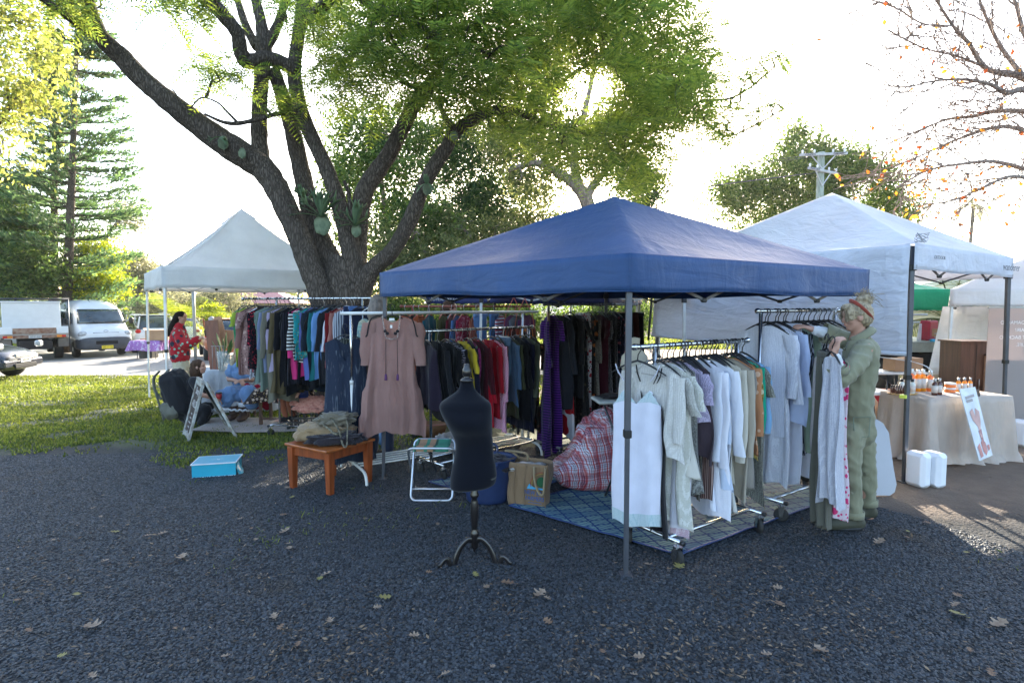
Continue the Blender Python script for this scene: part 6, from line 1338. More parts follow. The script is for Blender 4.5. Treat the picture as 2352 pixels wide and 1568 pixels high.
# --- fallen leaves
LEAFM = [mat('dry_leaf_tan', (.17, .11, .07), rough=.7, c2=(.27, .2, .14), vs=30), mat('dry_leaf_brown', (.13, .07, .04), rough=.75, c2=(.2, .12, .07), vs=30), mat('dry_leaf_yellow', (.2, .17, .05), rough=.7)]
def oak_leaf_mesh(seed):
    rg = random.Random(seed); half = []
    for i in range(15):
        s = i / 14; lobe = .5 + .5 * math.cos(s * PI * 2 * 3.2 + 3.1); w = (.12 + .34 * lobe) * math.sin(PI * min(1, s * .97 + .03)) ** .7; half.append((s, w * rg.uniform(.85, 1.15)))
    mb = MB(); vs = []; cu = rg.uniform(.1, .45); cw = rg.uniform(.2, .8)
    for s, w in half:
        for y in (-w, -w * .5, 0, w * .5, w):
            vs.append(((s - .5) * .11, y * .11, .004 + .11 * (cu * (s - .5) ** 2 + cw * y * y) + .002))
    mb.add(vs, [(i * 5 + j, i * 5 + j + 1, (i + 1) * 5 + j + 1, (i + 1) * 5 + j) for i in range(14) for j in range(4)], 0, True)
    mb.tube([(-.085, 0, .012), (-.07, .002, .006), (-.052, 0, .006)], .0016, n=4); return mb.mesh('oak_leaf')
LM = [oak_leaf_mesh(i) for i in range(6)]
for i, me in enumerate(LM): me.materials.append(LEAFM[i % 2 if i < 5 else 2])
rg = random.Random(12); spots = [(215, 1445, .0), (375, 1230, 1), (420, 1285, 2), (190, 1035, .4), (665, 1265, 2), (655, 1225, 1), (885, 1378, .3), (1240, 1370, .8), (1985, 1055, .2), (2085, 1240, 1.2), (2020, 1250, .4), (1560, 1305, .7), (1490, 1303, 2.2), (1790, 1395, 1), (2195, 1395, .5), (2200, 1418, 1.6), (2295, 1440, .2), (1885, 1500, 2), (750, 1325, .6), (1165, 1345, 2.9), (2130, 1205, .1)]
while len(spots) < 80:
    u, v = rg.uniform(0, 2352), 1060 + 508 * rg.random() ** 1.3; p = gr(u, v)
    if 1150 < u < 1950 and v < 1290: continue
    spots.append((u, v, rg.uniform(0, 6.28)))
for i, (u, v, a) in enumerate(spots):
    p = gr(u, v); o = bpy.data.objects.new('oak_leaf', rg.choice(LM)); COL.objects.link(o); o.location = p + Vector((0, 0, .018)); o.rotation_euler = (rg.uniform(-.25, .25), rg.uniform(-.25, .25), a); s = rg.uniform(.5, .95) * (1.0 if i < 21 else .6); o.scale = (s, s, s)
    tag(o, 'dry curled oak leaf lying on the gravel or grass', 'leaf', group='fallen oak leaves on the gravel')
# small litter, twigs and tufts nobody could count
rng = np.random.default_rng(3); n = 6500; P = []
while len(P) < n:
    u, v = rng.uniform(0, 2352), 880 + 688 * rng.random(); p = gr(u, v)
    w = .12 + (mnoise.noise(Vector((p.x * .9, p.y * .9, 3))) > .12) * 1.0
    if rng.random() < w * .6: P.append((p.x, p.y, p.z + .016 + rng.random() * .006))
P = np.array(P); U = rng.normal(size=(n, 3)); U[:, 2] *= .15; U /= np.linalg.norm(U, axis=1)[:, None]; Vv = np.cross(U, np.tile([[0, 0, 1.]], (n, 1)) + rng.normal(size=(n, 3)) * .3); Vv /= np.linalg.norm(Vv, axis=1)[:, None]
Ls = rng.uniform(.012, .04, n); V, Fc = quads_from(P, U, Vv, Ls, Ls * rng.choice([.06, .12, .4], n)); o = link('leaf_litter', npmesh('leaf_litter', V, Fc), leafmat('litter', (.05, .032, .02), (.24, .17, .11), transl=.1, rough=.8)); tag(o, 'scattered small dry leaf bits and twigs on the gravel', 'leaf litter', kind='stuff')
# --- grass
def grass(name, label, pts, n, seed, h, m, w=.006, mask=None, lean=.5):
    rng = np.random.default_rng(seed); x0, x1, y0, y1 = pts; X_ = []
    k = 0; xs = rng.uniform(x0, x1, n * 3); ys = y0 + (y1 - y0) * rng.random(n * 3) ** 1.5; keep = []
    for x, y in zip(xs, ys):
        if mask is None or rng.random() < mask(x, y): keep.append((x, y, gz(x, y)))
        if len(keep) >= n: break
    P = np.array(keep); n = len(P); H = h * rng.uniform(.4, 1.3, n); az = rng.uniform(0, 2 * PI, n); ln = rng.uniform(.1, 1, n) * lean
    D_ = np.stack([np.cos(az) * ln, np.sin(az) * ln, np.ones(n)], 1); S_ = np.stack([-np.sin(az), np.cos(az), np.zeros(n)], 1); wd = (w * (1 + P[:, 1] * .12))[:, None]
    a = P - S_ * wd; b = P + S_ * wd; c = P + D_ * (H * .55)[:, None] + S_ * wd * .7; d = P + D_ * H[:, None] * np.array([1.5, 1.5, .9])
    V = np.stack([a, b, c, d], 1).reshape(-1, 3); o = link(name, npmesh(name, V, np.arange(4 * n).reshape(n, 4)), m); return tag(o, label, 'grass', kind='stuff')
GR = leafmat('grass_blade', (.055, .085, .018), (.16, .19, .04), transl=.45, rough=.5)
def lawnmask(x, y):
    e = 6.55 + 1.0 * mnoise.noise(Vector((x * .7, 0, 0))) + .7 * mnoise.noise(Vector((x * 2.4, y * 2, 0)))
    return 0 if y < e else min(1, (y - e) * .9 + .12) * (.25 + .9 * (mnoise.noise(Vector((x * 1.1, y * 1.1, 7))) > -.18))
grass('lawn_grass', 'short patchy grass of the lawn left of the racks', (-14.5, -1.2, 5.8, 15.4), 120000, 1, .038, GR, mask=lawnmask)
grass('verge_grass', 'grass verge beyond the road and behind the tents', (-40, 20, 27.5, 42), 26000, 2, .16, GR, w=.012)
grass('rear_grass', 'thin grass on the ground behind the clothes racks', (-1.2, 6, 8.2, 15.4), 16000, 4, .06, GR, mask=lambda x, y: .5 + .5 * (mnoise.noise(Vector((x, y, 2))) > 0))
TF = [(gr(u, v), r_) for u, v, r_ in ((740, 1200, .5), (830, 1185, .4), (910, 1190, .3), (1000, 1165, .12), (460, 1210, .1), (880, 1245, .14), (430, 1110, .2), (600, 1240, .35), (560, 1270, .2), (640, 1225, .2), (30, 1240, .1), (1320, 1010, .0), (2310, 1290, .25), (660, 1055, .2), (15, 1375, .12), (1080, 1160, .2), (500, 1310, .12), (845, 1130, .25))]
def tuftmask(x, y):
    return max([max(0, 1 - math.hypot(x - p.x, (y - p.y)) / (r_ + .01)) ** .8 for p, r_ in TF if r_ > 0] + [0]) * (mnoise.noise(Vector((x * 9, y * 9, 0))) > -.1)
grass('grass_tufts', 'small grass tufts and weeds coming up through the gravel', (-6, 5, 3.0, 7), 3600, 5, .035, GR, w=.0022, mask=tuftmask, lean=1.2)
# ================================================================ vehicles, houses, poles
CARW = mat('white_car_paint', (.62, .64, .65), rough=.25, coat=.6, var=.03); CARN = mat('dark_car_paint', (.018, .022, .035), rough=.25, coat=.8, var=.1); CARO = mat('orange_car_paint', (.42, .11, .04), rough=.3, coat=.6, var=.05)
PLAS = mat('grey_bumper', (.05, .055, .065), rough=.6); LAMP = mat('headlamp', (.5, .52, .52), rough=.1, spec=.8, c2=(.25, .27, .28), vs=12); TAILR = mat('tail_lamp', (.45, .02, .015), rough=.15); INDI = mat('indicator', (.6, .2, .03), rough=.2); PLATEY = mat('plate_yellow', (.75, .58, .03), rough=.5)
DINK = mat('plate_ink', (.02, .02, .02)); RIM = mat('wheel_rim', (.35, .36, .37), rough=.35, metal=.6); DRK = mat('underbody', (.01, .01, .011), rough=.9); RUSTY = mat('rust', (.16, .06, .03), rough=.9, c2=(.28, .2, .15), vs=8)
def loft_body(secs, m, parent, name='body', n=28, pw=3.2):
    """secs: (y, z0, z1, half width, x taper at the roof): a closed shell from rounded sections"""
    mb = MB(); vs = []
    for y, z0, z1, hw, tp in secs:
        for j in range(n):
            th = 2 * PI * (j + .5) / n; cs, sn = math.cos(th), math.sin(th); x = math.copysign(abs(cs) ** (2 / pw), cs); z = math.copysign(abs(sn) ** (2 / pw), sn); zz = (z + 1) / 2
            vs.append((x * hw * (1 - tp * zz ** 2), y, z0 + (z1 - z0) * zz))
    k = len(secs); mb.add(vs, [(i * n + j, i * n + (j + 1) % n, (i + 1) * n + (j + 1) % n, (i + 1) * n + j) for i in range(k - 1) for j in range(n)] + [tuple(range(n))[::-1], tuple((k - 1) * n + j for j in range(n))], 0, True)
    return mb
class Car:
    def __init__(s, name, label, cat, u, v, d, rz, group=None):
        p = at(u, v, d); s.o = gxy(p.x, d); s.M = Matrix.Rotation(rz, 3, 'Z'); s.t = thing(name, label, cat, s.o, group)
    def L(s, p): return s.o + s.M @ Vector(p)
    def put(s, mb, name, m, parent=None, bev=0, smooth=None):
        mb.v = [tuple(s.L(p)) for p in mb.v]; o = mb.build(name, m, parent or s.t, fixn=True)
        if bev: bevel(o, bev, 3)
        return o
    def wheels(s, pts, r=.32, w=.2):
        for x, y in pts:
            mb = MB(); mb.lathe([(r * .62, -w / 2), (r * .95, -w / 2), (r, -w * .35), (r, w * .35), (r * .95, w / 2), (r * .62, w / 2)], (x, y, r), n=24, axis=(1, 0, 0)); o = s.put(mb, 'wheel', RUBBER)
            mb = MB(); mb.lathe([(.001, -w * .52), (r * .3, -w * .5), (r * .62, -w * .42), (r * .62, w * .42), (r * .3, w * .5), (.001, w * .52)], (x, y, r), n=14, axis=(1, 0, 0)); s.put(mb, 'rim', RIM, o)
    def plate(s, txt, p, w, h, m, face=-1, ink=DINK):
        mb = MB(); mb.box(p, (w, .012, h)); o = s.put(mb, 'number_plate', m); x = s.M @ Vector((-face, 0, 0)) if face > 0 else s.M @ Vector((1, 0, 0))
        text('plate_letters', txt, h * .75, ink, s.t, s.L((p[0], p[1] + face * .009, p[2])), x, (0, 0, 1), sx=.85)
# --- white high-roof van, nose towards the camera
D = 22.2; c = Car('white_van', 'white high roof passenger van facing the camera with a grey bumper', 'van', 246, 815, D, R(49), 'vehicles parked beyond the road')
secs = [(-.02, .42, .95, .80, .02), (.05, .36, 1.12, .87, .03), (.25, .34, 1.2, .9, .04), (.50, .34, 1.42, .91, .06), (.95, .34, 2.02, .92, .14), (1.15, .34, 2.18, .92, .16), (1.7, .34, 2.27, .92, .17), (3.5, .34, 2.28, .92, .17), (4.9, .36, 2.24, .91, .17), (5.05, .4, 2.1, .88, .17)]
c.put(loft_body(secs, None, None, n=36), 'body', CARW)
mw = MB()
def ws(a, b):
    x = (a * 2 - 1) * (.80 - .09 * b); return (x, .375 + .43 * b + .16 * abs(x / .8) ** 3, 1.33 + .56 * b)
mw.grid(ws, 14, 4); solidify(c.put(mw, 'windscreen', GLASSD), .012)
for s in (-1, 1): MB_ = MB().box((s * .30, .365, 1.36), (.5, .02, .02), rot=Matrix.Rotation(.12 * s, 3, 'Y')); c.put(MB_, 'wiper', BLACKP)
for s in (-1, 1):
    c.put(MB().poly([(s * .895, .85, 1.32), (s * .895, 1.65, 1.32), (s * .87, 1.65, 1.78), (s * .875, 1.1, 1.78)], (s * .012, 0, 0)), 'side_window', GLASSD)
    c.put(MB().box((s * .893, 3.2, 1.55), (.02, 2.6, .46), bev=.008), 'side_window', GLASSD)
    c.put(MB().box((s * .90, 2.4, .95), (.03, .012, 1.1)), 'door_line', PLAS); c.put(MB().box((s * 1.06, .72, 1.42), (.18, .12, .24), bev=.05), 'mirror', BLACKP)
    c.put(MB().ell((s * .72, .10, .93), (.17, .13, .13), n=16), 'headlight', LAMP); c.put(MB().box((s * .66, -.01, .58), (.22, .04, .12), bev=.01), 'fog_vent', DRK)
c.put(MB().box((0, .035, .94), (.95, .06, .12), bev=.02), 'grille', mat('silver_trim', (.4, .41, .42), rough=.3, metal=.7)); c.put(MB().box((0, .0, .965), (.85, .02, .035)), 'grille_slot', DRK); c.put(MB().box((0, .0, .905), (.8, .02, .03)), 'grille_slot', DRK)
c.put(MB().tube([(.06 * math.cos(a) * 1.2, .0, 1.04 + .035 * math.sin(a)) for a in [2 * PI * k / 14 for k in range(14)]], .008, n=5, closed=True), 'emblem', CHROME)
bm_ = loft_body([(-.10, .36, .76, .72, 0), (-.06, .32, .80, .86, 0), (.2, .30, .81, .93, 0), (.55, .30, .78, .925, 0)], None, None, n=28, pw=5); c.put(bm_, 'bumper', PLAS)
c.put(MB().box((0, -.10, .60), (.72, .03, .13), bev=.01), 'lower_grille', DRK); c.plate('DG·17·TB', (0, -.13, .42), .38, .12, PLATEY)
c.wheels([(-.76, 1.1), (.76, 1.1), (-.76, 4.0), (.76, 4.0)], .31, .2)
# --- tray truck with a white box
c = Car('tray_truck', 'old tray truck seen from behind with a big white box on its tray', 'truck', 82, 818, 20.5, R(43), 'vehicles parked beyond the road')
c.put(MB().box((0, 1.4, .93), (1.95, 3.4, .14), bev=.01), 'tray', mat('tray_white', (.4, .38, .35), rough=.6, c2=(.28, .24, .2), vs=5)); bx_ = c.put(MB().box((-.02, 1.5, 1.62), (1.66, 2.0, 1.0), bev=.02), 'load_box', CARW)
c.put(MB().box((-.02, 1.5, 2.14), (1.72, 2.06, .05), bev=.01), 'box_lid', CARW)
c.put(MB().box((0, -.31, 1.1), (1.2, .03, .2)), 'tail_board', RUSTY); c.put(MB().box((0, -.34, .89), (1.2, .03, .11)), 'rear_rail', RUSTY)
for s in (-1, 1):
    c.put(MB().box((s * .78, -.30, 1.12), (.34, .06, .26), bev=.01), 'tray_corner', CARW); c.put(MB().box((s * .74, -.36, .9), (.26, .03, .09)), 'tail_light', INDI); c.put(MB().box((s * (.74 + .07), -.378, .9), (.12, .01, .08)), 'brake_light', TAILR)
    c.put(MB().box((s * .80, -.2, .66), (.3, .03, .32)), 'mudflap', mat('mudflap', (.15, .13, .11), rough=.9)); c.put(MB().tube([(s * .98, -.3, .3), (s * .98, -.3, 2.26)], .022), 'rack_post', STEEL); c.put(MB().tube([(s * .98, 3.0, .9), (s * .98, 3.0, 2.26)], .022), 'rack_post', STEEL); c.put(MB().tube([(s * .98, -.3, 2.25), (s * .98, 3.1, 2.25)], .022), 'rack_rail', STEEL)
for y in (-.3, 1.5, 3.0): c.put(MB().tube([(-1.02, y, 2.25), (1.02, y, 2.25)], .022), 'rack_bar', STEEL)
c.put(MB().box((0, .6, .6), (.9, 2.4, .3)), 'chassis', DRK); c.put(MB().tube([(-.7, -.05, .52), (.7, -.05, .52)], .04), 'tow_bar', DRK); c.put(MB().box((0, -.36, .60), (.1, .06, .12)), 'tow_hitch', RIM)
c.plate('WNK·42X', (0, -.37, .89), .36, .1, mat('plate_white', (.5, .5, .48)))
c.put(loft_body([(3.2, .5, 1.2, .8, 0), (3.3, .45, 1.9, .85, .12), (4.3, .45, 1.92, .85, .12), (4.9, .45, 1.25, .84, .05), (5.8, .5, 1.1, .8, .05)], None, None), 'cab', CARW); c.put(MB().box((0, 3.19, 1.55), (1.3, .02, .4)), 'rear_window', GLASSD)
c.wheels([(-.72, .9), (.72, .9), (-.75, 4.6), (.75, 4.6)], .38, .26)
# --- small cars by a common builder
def hatch(u, v, d, rz, paint, label, H=1.5, Lg=4.1, W_=.84, name='parked_car', group='vehicles parked beyond the road', plate=None, rear=True, cat='car', suv=0.0, grille=False):
    c = Car(name, label, cat, u, v, d, rz, group); h = H
    # local: y=0 the end facing -y (towards the camera when rz=0)
    if rear: secs = [(-.02, .42, .8 + suv, .70, .0), (.06, .34, .98 + suv, W_ * .97, .02), (.22, .28, 1.02 + suv * .9, W_, .04), (.7, .26, 1.03 + suv * .8, W_, .04), (Lg - 1.3, .26, 1.0 + suv * .6, W_, .05), (Lg - .5, .26, .9 + suv * .4, W_ * .98, .06), (Lg - .08, .32, .72 + suv * .3, W_ * .86, .06), (Lg, .4, .6, W_ * .6, 0)]
    else: secs = [(-.02, .34, .6, W_ * .6, 0), (.06, .26, .70, W_ * .86, .05), (.3, .24, .80, W_ * .96, .10), (.9, .24, .93, W_, .08), (1.25, .24, 1.0, W_, .05), (Lg - .7, .26, 1.02, W_, .04), (Lg - .1, .3, .95, W_ * .96, .03), (Lg, .4, .8, W_ * .7, 0)]
    c.put(loft_body(secs, None, None, n=32), 'body', paint)
    if rear: cab = [(.10, .85, 1.0 + suv, W_ * .86, .1), (.40, .9, h - .06, W_ * .86, .22), (.9, .9, h, W_ * .88, .24), (1.9, .9, h - .01, W_ * .88, .24), (2.6, .9, 1.1 + suv * .6, W_ * .86, .1)]
    else: cab = [(1.0, .85, .98, W_ * .86, .1), (1.75, .9, h - .03, W_ * .86, .22), (2.3, .9, h, W_ * .88, .24), (3.3, .9, h - .03, W_ * .88, .24), (3.95, .9, 1.05, W_ * .86, .1)]
    c.put(loft_body(cab, None, None, n=28, pw=3.6), 'cabin', GLASSD); y0, y1 = (cab[1][0] + .02, cab[3][0]) 
    c.put(MB().box((0, (y0 + y1) / 2 + .1, h + .0), (W_ * 1.36, y1 - y0 + .1, .035), bev=.012), 'roof', paint)
    for s in (-1, 1):
        for a, b in ((cab[0], cab[1]), (cab[3], cab[4])): c.put(MB().bar((s * a[3] * .99, a[0], a[2]), (s * b[3] * (1 - b[4]) * 1.01, b[0], b[2] - .01), .05), 'pillar', paint)
        c.put(MB().bar((s * W_ * .80, (y0 + y1) / 2, .98 + suv * .7), (s * W_ * .68, (y0 + y1) / 2, h - .01), .05), 'pillar', paint)
        c.put(MB().box((s * W_ * .86, .06, .88 + suv * .9), (.2, .14, .17), bev=.04), 'tail_light' if rear else 'headlight', TAILR if rear else LAMP); c.put(MB().box((s * (W_ + .06), 1.5 if not rear else 2.5, 1.02), (.14, .1, .12), bev=.04), 'mirror', paint)
        if suv and rear: c.put(MB().tube([(s * W_ * .62, .5, h + .05), (s * W_ * .62, 2.0, h + .05)], .018), 'roof_rail', RIM)
    c.put(MB().box((0, .04, .42), (W_ * 1.7, .16, .2), bev=.04), 'bumper', PLAS if suv else paint)
    if grille: c.put(MB().box((0, -.01, .62), (.62, .05, .12), bev=.02), 'grille', mat('mesh_grille', (.02, .02, .02), c2=(.4, .4, .4), vs=60, detail=0)); c.put(MB().box((0, -.06, .36), (.8, .04, .12), bev=.02), 'air_intake', DRK)
    if plate: c.plate(plate[0], (0, -.065, plate[1]), .36, .11, plate[2])
    c.wheels([(-W_ * .86, .75), (W_ * .86, .75), (-W_ * .86, Lg - .85), (W_ * .86, Lg - .85)], .31, .2); return c
hatch(366, 812, 25.0, R(46), CARW, 'white station wagon with roof rails parked beside the van', H=1.66, suv=.1, plate=('CXC·65M', .88, PLATEY), W_=.88)
hatch(530, 800, 20.5, R(32), CARO, 'orange hatchback with blue rear window beyond the hanging tops', H=1.5, plate=('KIA·40W', .72, PLATEY))
hatch(435, 772, 33, R(60), CARW, 'distant white ute behind the pole', H=1.6, W_=.85)
hatch(312, 778, 32, R(-2), CARW, 'pale wagon roof seen between the van and the palm', H=1.6, suv=.1)
# dark car at the left edge, nose to the right
p = gr(60, 868); c = hatch(0, 0, 1, 0, CARN, 'dark blue small car entering the left edge with a mesh grille', H=1.5, rear=False, grille=True, plate=('BZG·54T', .5, mat('plate_white', (.5, .5, .48))))
def turn(c, x, y, rz):
    c.t.location = gxy(x, y); c.t.rotation_euler = (0, 0, rz)
turn(c, -12.75, 14.7, R(98))
# --- street pole, far house, boxes, purple table
PL = mat('steel_pole', (.28, .28, .27), rough=.5, metal=.4); p = at(448, 790, 19); t = thing('street_pole', 'grey steel pole standing behind the woman in the red jacket', 'pole', gxy(p.x, 19)); MB().tube([gxy(p.x, 19), gxy(p.x, 19, 3.4)], .05, n=12).build('post', PL, t); MB().lathe([(.09, 0), (.09, .03), (.05, .05)], gxy(p.x, 19), n=12).build('base_plate', PL, t)
ROOF = mat('red_roof', (.33, .12, .12), rough=.6, var=.2); WALLY = mat('cream_wall', (.5, .42, .24), rough=.8)
def house(name, label, c, size, hwall, hroof, rz, wallm, roofm, win=3):
    c = Vector(c); t = thing(name, label, 'house', c, rz=rz); W_, Dp = size
    MB().box((0, 0, hwall / 2), (W_, Dp, hwall)).build('wall', wallm, t, world=False)
    mb = MB(); o = .5; mb.add([(-W_ / 2 - o, -Dp / 2 - o, hwall), (W_ / 2 + o, -Dp / 2 - o, hwall), (W_ / 2 + o, Dp / 2 + o, hwall), (-W_ / 2 - o, Dp / 2 + o, hwall), (-W_ / 4, 0, hwall + hroof), (W_ / 4, 0, hwall + hroof)], [(0, 1, 5, 4), (2, 3, 4, 5), (1, 2, 5), (3, 0, 4), (3, 2, 1, 0)]); mb.build('roof', roofm, t, world=False)
    for k in range(win):
        x = -W_ / 2 + W_ * (k + .5) / win; f = MB().box((x, -Dp / 2 - .02, hwall * .55), (1.2, .08, 1.1)).build('window', PWHITE, t, world=False); w = MB().box((x, -Dp / 2 - .065, hwall * .55), (1.0, .03, .9)).build('pane', GLASSD, f, world=False)
    return t
p = gxy(-22, 46); house('house', 'low cream house with a pinkish red roof behind the white tent', p, (9, 6), 2.6, 1.3, R(8), WALLY, ROOF)
p = gxy(26, 30); house('house', 'green roofed building edge behind the right hand white tents', p, (12, 6), 2.9, .8, R(-8), WALLY, mat('green_roof', (.12, .2, .17), rough=.5))
KRAFT = mat('kraft_card', (.34, .2, .11), rough=.8, var=.12, vs=4)
def carton(label, u, v, d, size, rz=0, m=None, group=None, name='cardboard_box', base=None, flaps=True):
    q = at(u, v, d); z = base if base is not None else gz(q.x, d); t = thing(name, label, 'box', (q.x, d, z), group)
    bevel(MB().box((q.x, d, z + size[2] / 2), size, rz=rz).build('carton', m or KRAFT, t), .004)
    if flaps:
        M3 = Matrix.Rotation(rz, 3, 'Z')
        for s in (-1, 1):
            a = Vector((q.x, d, z + size[2])) + M3 @ Vector((s * size[0] / 2, -size[1] / 2, 0)); b = Vector((q.x, d, z + size[2])) + M3 @ Vector((s * size[0] / 2, size[1] / 2, 0)); o = M3 @ Vector((s * .07, 0, .07)); MB().poly([a, b, b + o, a + o], M3 @ Vector((s * .003, 0, -.003))).build('flap', m or KRAFT, t)
    return t
def table(name, label, c, size, h, topm, legm=None, rz=0.0, cloth=None, drop=.0, folds=18, legs=True, fold=False, amp=.03, ripple=0, pool=0.0):
    """c=(x,y) centre; optional cloth hanging drop metres (top-level of its own)"""
    g = gxy(*c); t = thing(name, label, 'table', g); M3 = Matrix.Rotation(rz, 3, 'Z'); Lq = lambda x, y, z: g + M3 @ Vector((x, y, z)); a, b = size[0] / 2, size[1] / 2
    bevel(MB().box(Lq(0, 0, h - .02), (size[0], size[1], .04), rz=rz).build('tabletop', topm, t), .008)
    lm = legm or STEEL
    for sx in (-1, 1):
        if fold:
            MB().tube([Lq(sx * (a - .2), -b * .8, .0), Lq(sx * (a - .25), -b * .7, h - .04)], .012).build('leg', lm, t); MB().tube([Lq(sx * (a - .2), b * .8, .0), Lq(sx * (a - .25), b * .7, h - .04)], .012).build('leg', lm, t)
            MB().tube([Lq(sx * (a - .22), -b * .75, h * .45), Lq(sx * (a - .7), 0, h - .05)], .008).build('brace', lm, t)
        else:
            for sy in (-1, 1): MB().bar(Lq(sx * (a - .05), sy * (b - .05), 0), Lq(sx * (a - .05), sy * (b - .05), h - .04), .04).build('leg', lm, t)
    if cloth:
        mb = MB(); n = 160; per = []
        tot = 4 * (a + b); 
        for j in range(n):
            s = tot * j / n
            if s < 2 * a: q = (-a + s, -b)
            elif s < 2 * a + 2 * b: q = (a, -b + s - 2 * a)
            elif s < 4 * a + 2 * b: q = (a - (s - 2 * a - 2 * b), b)
            else: q = (-a, b - (s - 4 * a - 2 * b))
            per.append(q)
        vs = [Lq(0, 0, h + .006)]
        K = 12
        for k in range(K + 1):
            f = max(0, (k - 2)) / (K - 2)
            for j, q in enumerate(per):
                x, y = q; e = min(1, .5 * k) if k < 2 else 1; nx, ny = (x / a), (y / b); m_ = max(abs(nx), abs(ny)); ox, oy = (math.copysign(1, x) if abs(nx) > .999 else 0), (math.copysign(1, y) if abs(ny) > .999 else 0)
                cor = min(1, (abs(nx) * abs(ny)) ** 6); w = amp * f * math.sin(2 * PI * j / n * folds + 1.2 * math.sin(j * .21)) + amp * .5 * f * math.sin(j * .9); off = .012 + f * (.03 + .09 * cor) + w
                z = h + .006 - drop * f + (.02 * math.sin(j * .13)) * f
                if k == 1: x *= .5; y *= .5; off = 0
                elif k == 0: x *= .02; y *= .02; off = 0
                elif k == 2: off = .006; z = h + .006
                if pool and f > .9: off += pool; z = max(z, .01)
                vs.append(Lq(x + ox * off, y + oy * off, max(z, .006)))
        fs = [(1 + k * n + j, 1 + k * n + (j + 1) % n, 1 + (k + 1) * n + (j + 1) % n, 1 + (k + 1) * n + j) for k in range(K) for j in range(n)]
        mb.add(vs, fs, 0, True); o = mb.build('tablecloth', cloth[0]); tag(o, cloth[1], 'tablecloth')
    return t, Lq
table('folding_table', 'small folding table under a purple patterned cloth near the van', (at(345, 800, 21.5).x, 21.5), (1.1, .6), .7, PWHITE, fold=True, cloth=(fabric('purple_print', (.36, .18, .45), (.6, .5, .66), 'floral', .4), 'purple and white printed cloth on the table near the van'), drop=.38)
carton('open cardboard carton on the purple tablecloth', 333, 0, 21.4, (.75, .4, .38), base=gz(0, 21.4) + .72, rz=.1); carton('small cardboard box on a black crate beside the van', 308, 0, 21.9, (.4, .35, .4), base=gz(0, 21.9) + .36, flaps=False); carton('black plastic crate under the small cardboard box', 308, 0, 21.9, (.5, .4, .35), m=BLACKP, flaps=False, name='plastic_crate')
# --- power pole
p = at(1884, 420, 22); PW = mat('pole_wood', (.3, .33, .27), rough=.9, var=.25, stretch=(6, 6, .8)); gp = gz(p.x, 22); t = thing('power_pole', 'timber power pole with two grey crossarms above the pale tent', 'power pole', gxy(p.x, 22)); zt = at(1884, 350, 22).z
MB().tube([(p.x, 22, gp), (p.x, 22, zt)], [.17, .125], n=14).build('post', PW, t); GA = mat('crossarm_grey', (.42, .44, .46), rough=.6)
for v0, w, dr in ((357, 1.1, .22), (395, .75, -.08)):
    z = at(1884, v0, 22).z; a = Vector((p.x - w * .95, 21.82 - .3, z - dr * .5)); b = Vector((p.x + w * .95, 21.82 + .3, z + dr * .5)); MB().bar(a, b, .085, .085).build('crossarm', GA, t)
    for s in (.05, .3, .7, .95):
        q = a.lerp(b, s); MB().lathe([(.02, 0), (.04, .03), (.03, .06), (.045, .09), (.02, .13)], q + Vector((0, 0, .05)), n=10).build('insulator', PWHITE, t)
    for s in (-1, 1): MB().bar(Vector((p.x, 21.85, z - .55)), a.lerp(b, .5 + s * .28), .03).build('brace', GA, t)
    text('lettering', 'WAGNERS' if dr > 0 else 'FG50·100X', .13, DINK, t, a.lerp(b, .2) + Vector((0, -.065, 0)), b - a, (0, 0, 1), sx=.8)
    if dr > 0: text('lettering', 'FG50·150X', .13, DINK, t, a.lerp(b, .8) + Vector((0, -.065, 0)), b - a, (0, 0, 1), sx=.8)
WR = mat('cable', (.06, .06, .07), rough=.6)
for i, (v0, dx) in enumerate(((352, .9), (356, -.2), (362, -1.0), (392, .6), (396, .1), (400, -.6))):
    z = at(1884, v0, 22).z; pts = []
    for k in range(15):
        s = k / 14; x = p.x + dx + (-48 - p.x) * s; y = 21.9 + 6 * s; pts.append((x, y, z - 2.4 * math.sin(PI * s * .92) + (.5 - .02 * i) * s))
    tag(MB().tube(pts, .011, n=5).build('power_line', WR), 'thin power cable running left from the pole crossarms', 'power line', 'power lines strung from the pole')
# ================================================================ the products stall and what stands behind it
CRM = fabric('cream_cloth', (.62, .53, .46), pat='plain', transl=.35, wr=.5)
t1, L1 = table('folding_table', 'products table under the cream cloth', (5.05, 6.55), (1.15, .62), .735, PWHITE, rz=R(12), fold=True, cloth=(CRM, 'long cream cloth pooling on the dirt under the products table'), drop=.725, folds=13, amp=.035, pool=.05)
t2, L2 = table('folding_table', 'bare white folding table end beside the pale tent leg', (4.15, 7.0), (.9, .62), .735, PWHITE, rz=R(8), fold=True)
CAPW = mat('white_cap', (.7, .7, .68), rough=.3); BROWNB = mat('brown_bottle', (.07, .02, .012), rough=.12, spec=.7); LAB = mat('pale_label', (.55, .5, .46), rough=.6)
CLB = mat('milky_bottle', (.6, .62, .58), rough=.25); AMB = mat('amber_bottle', (.75, .32, .03), rough=.15, transl=.35); ORB = mat('orange_bottle', (.75, .25, .07), rough=.2, transl=.35); REDB = mat('red_bottle', (.5, .03, .02), rough=.2, transl=.2); GLB = mat('clear_bottle', (.3, .32, .3), rough=.1)
def bottle(P, h, r, m, capm, label, group, lab=True):
    t = thing('bottle', label, 'bottle', P, group); mb = MB(); mb.lathe([(.001, 0), (r * .95, 0), (r, .004), (r, h * .66), (r * .85, h * .72), (r * .4, h * .78), (r * .4, h * .80)], P, n=16); mb.build('body', m, t)
    MB().lathe([(r * .5, h * .80), (r * .5, h), (.001, h)], P, n=12).build('cap', capm, t)
    if lab: MB().lathe([(r * 1.02, h * .15), (r * 1.02, h * .58)], P, n=16).build('label_band', LAB, t)
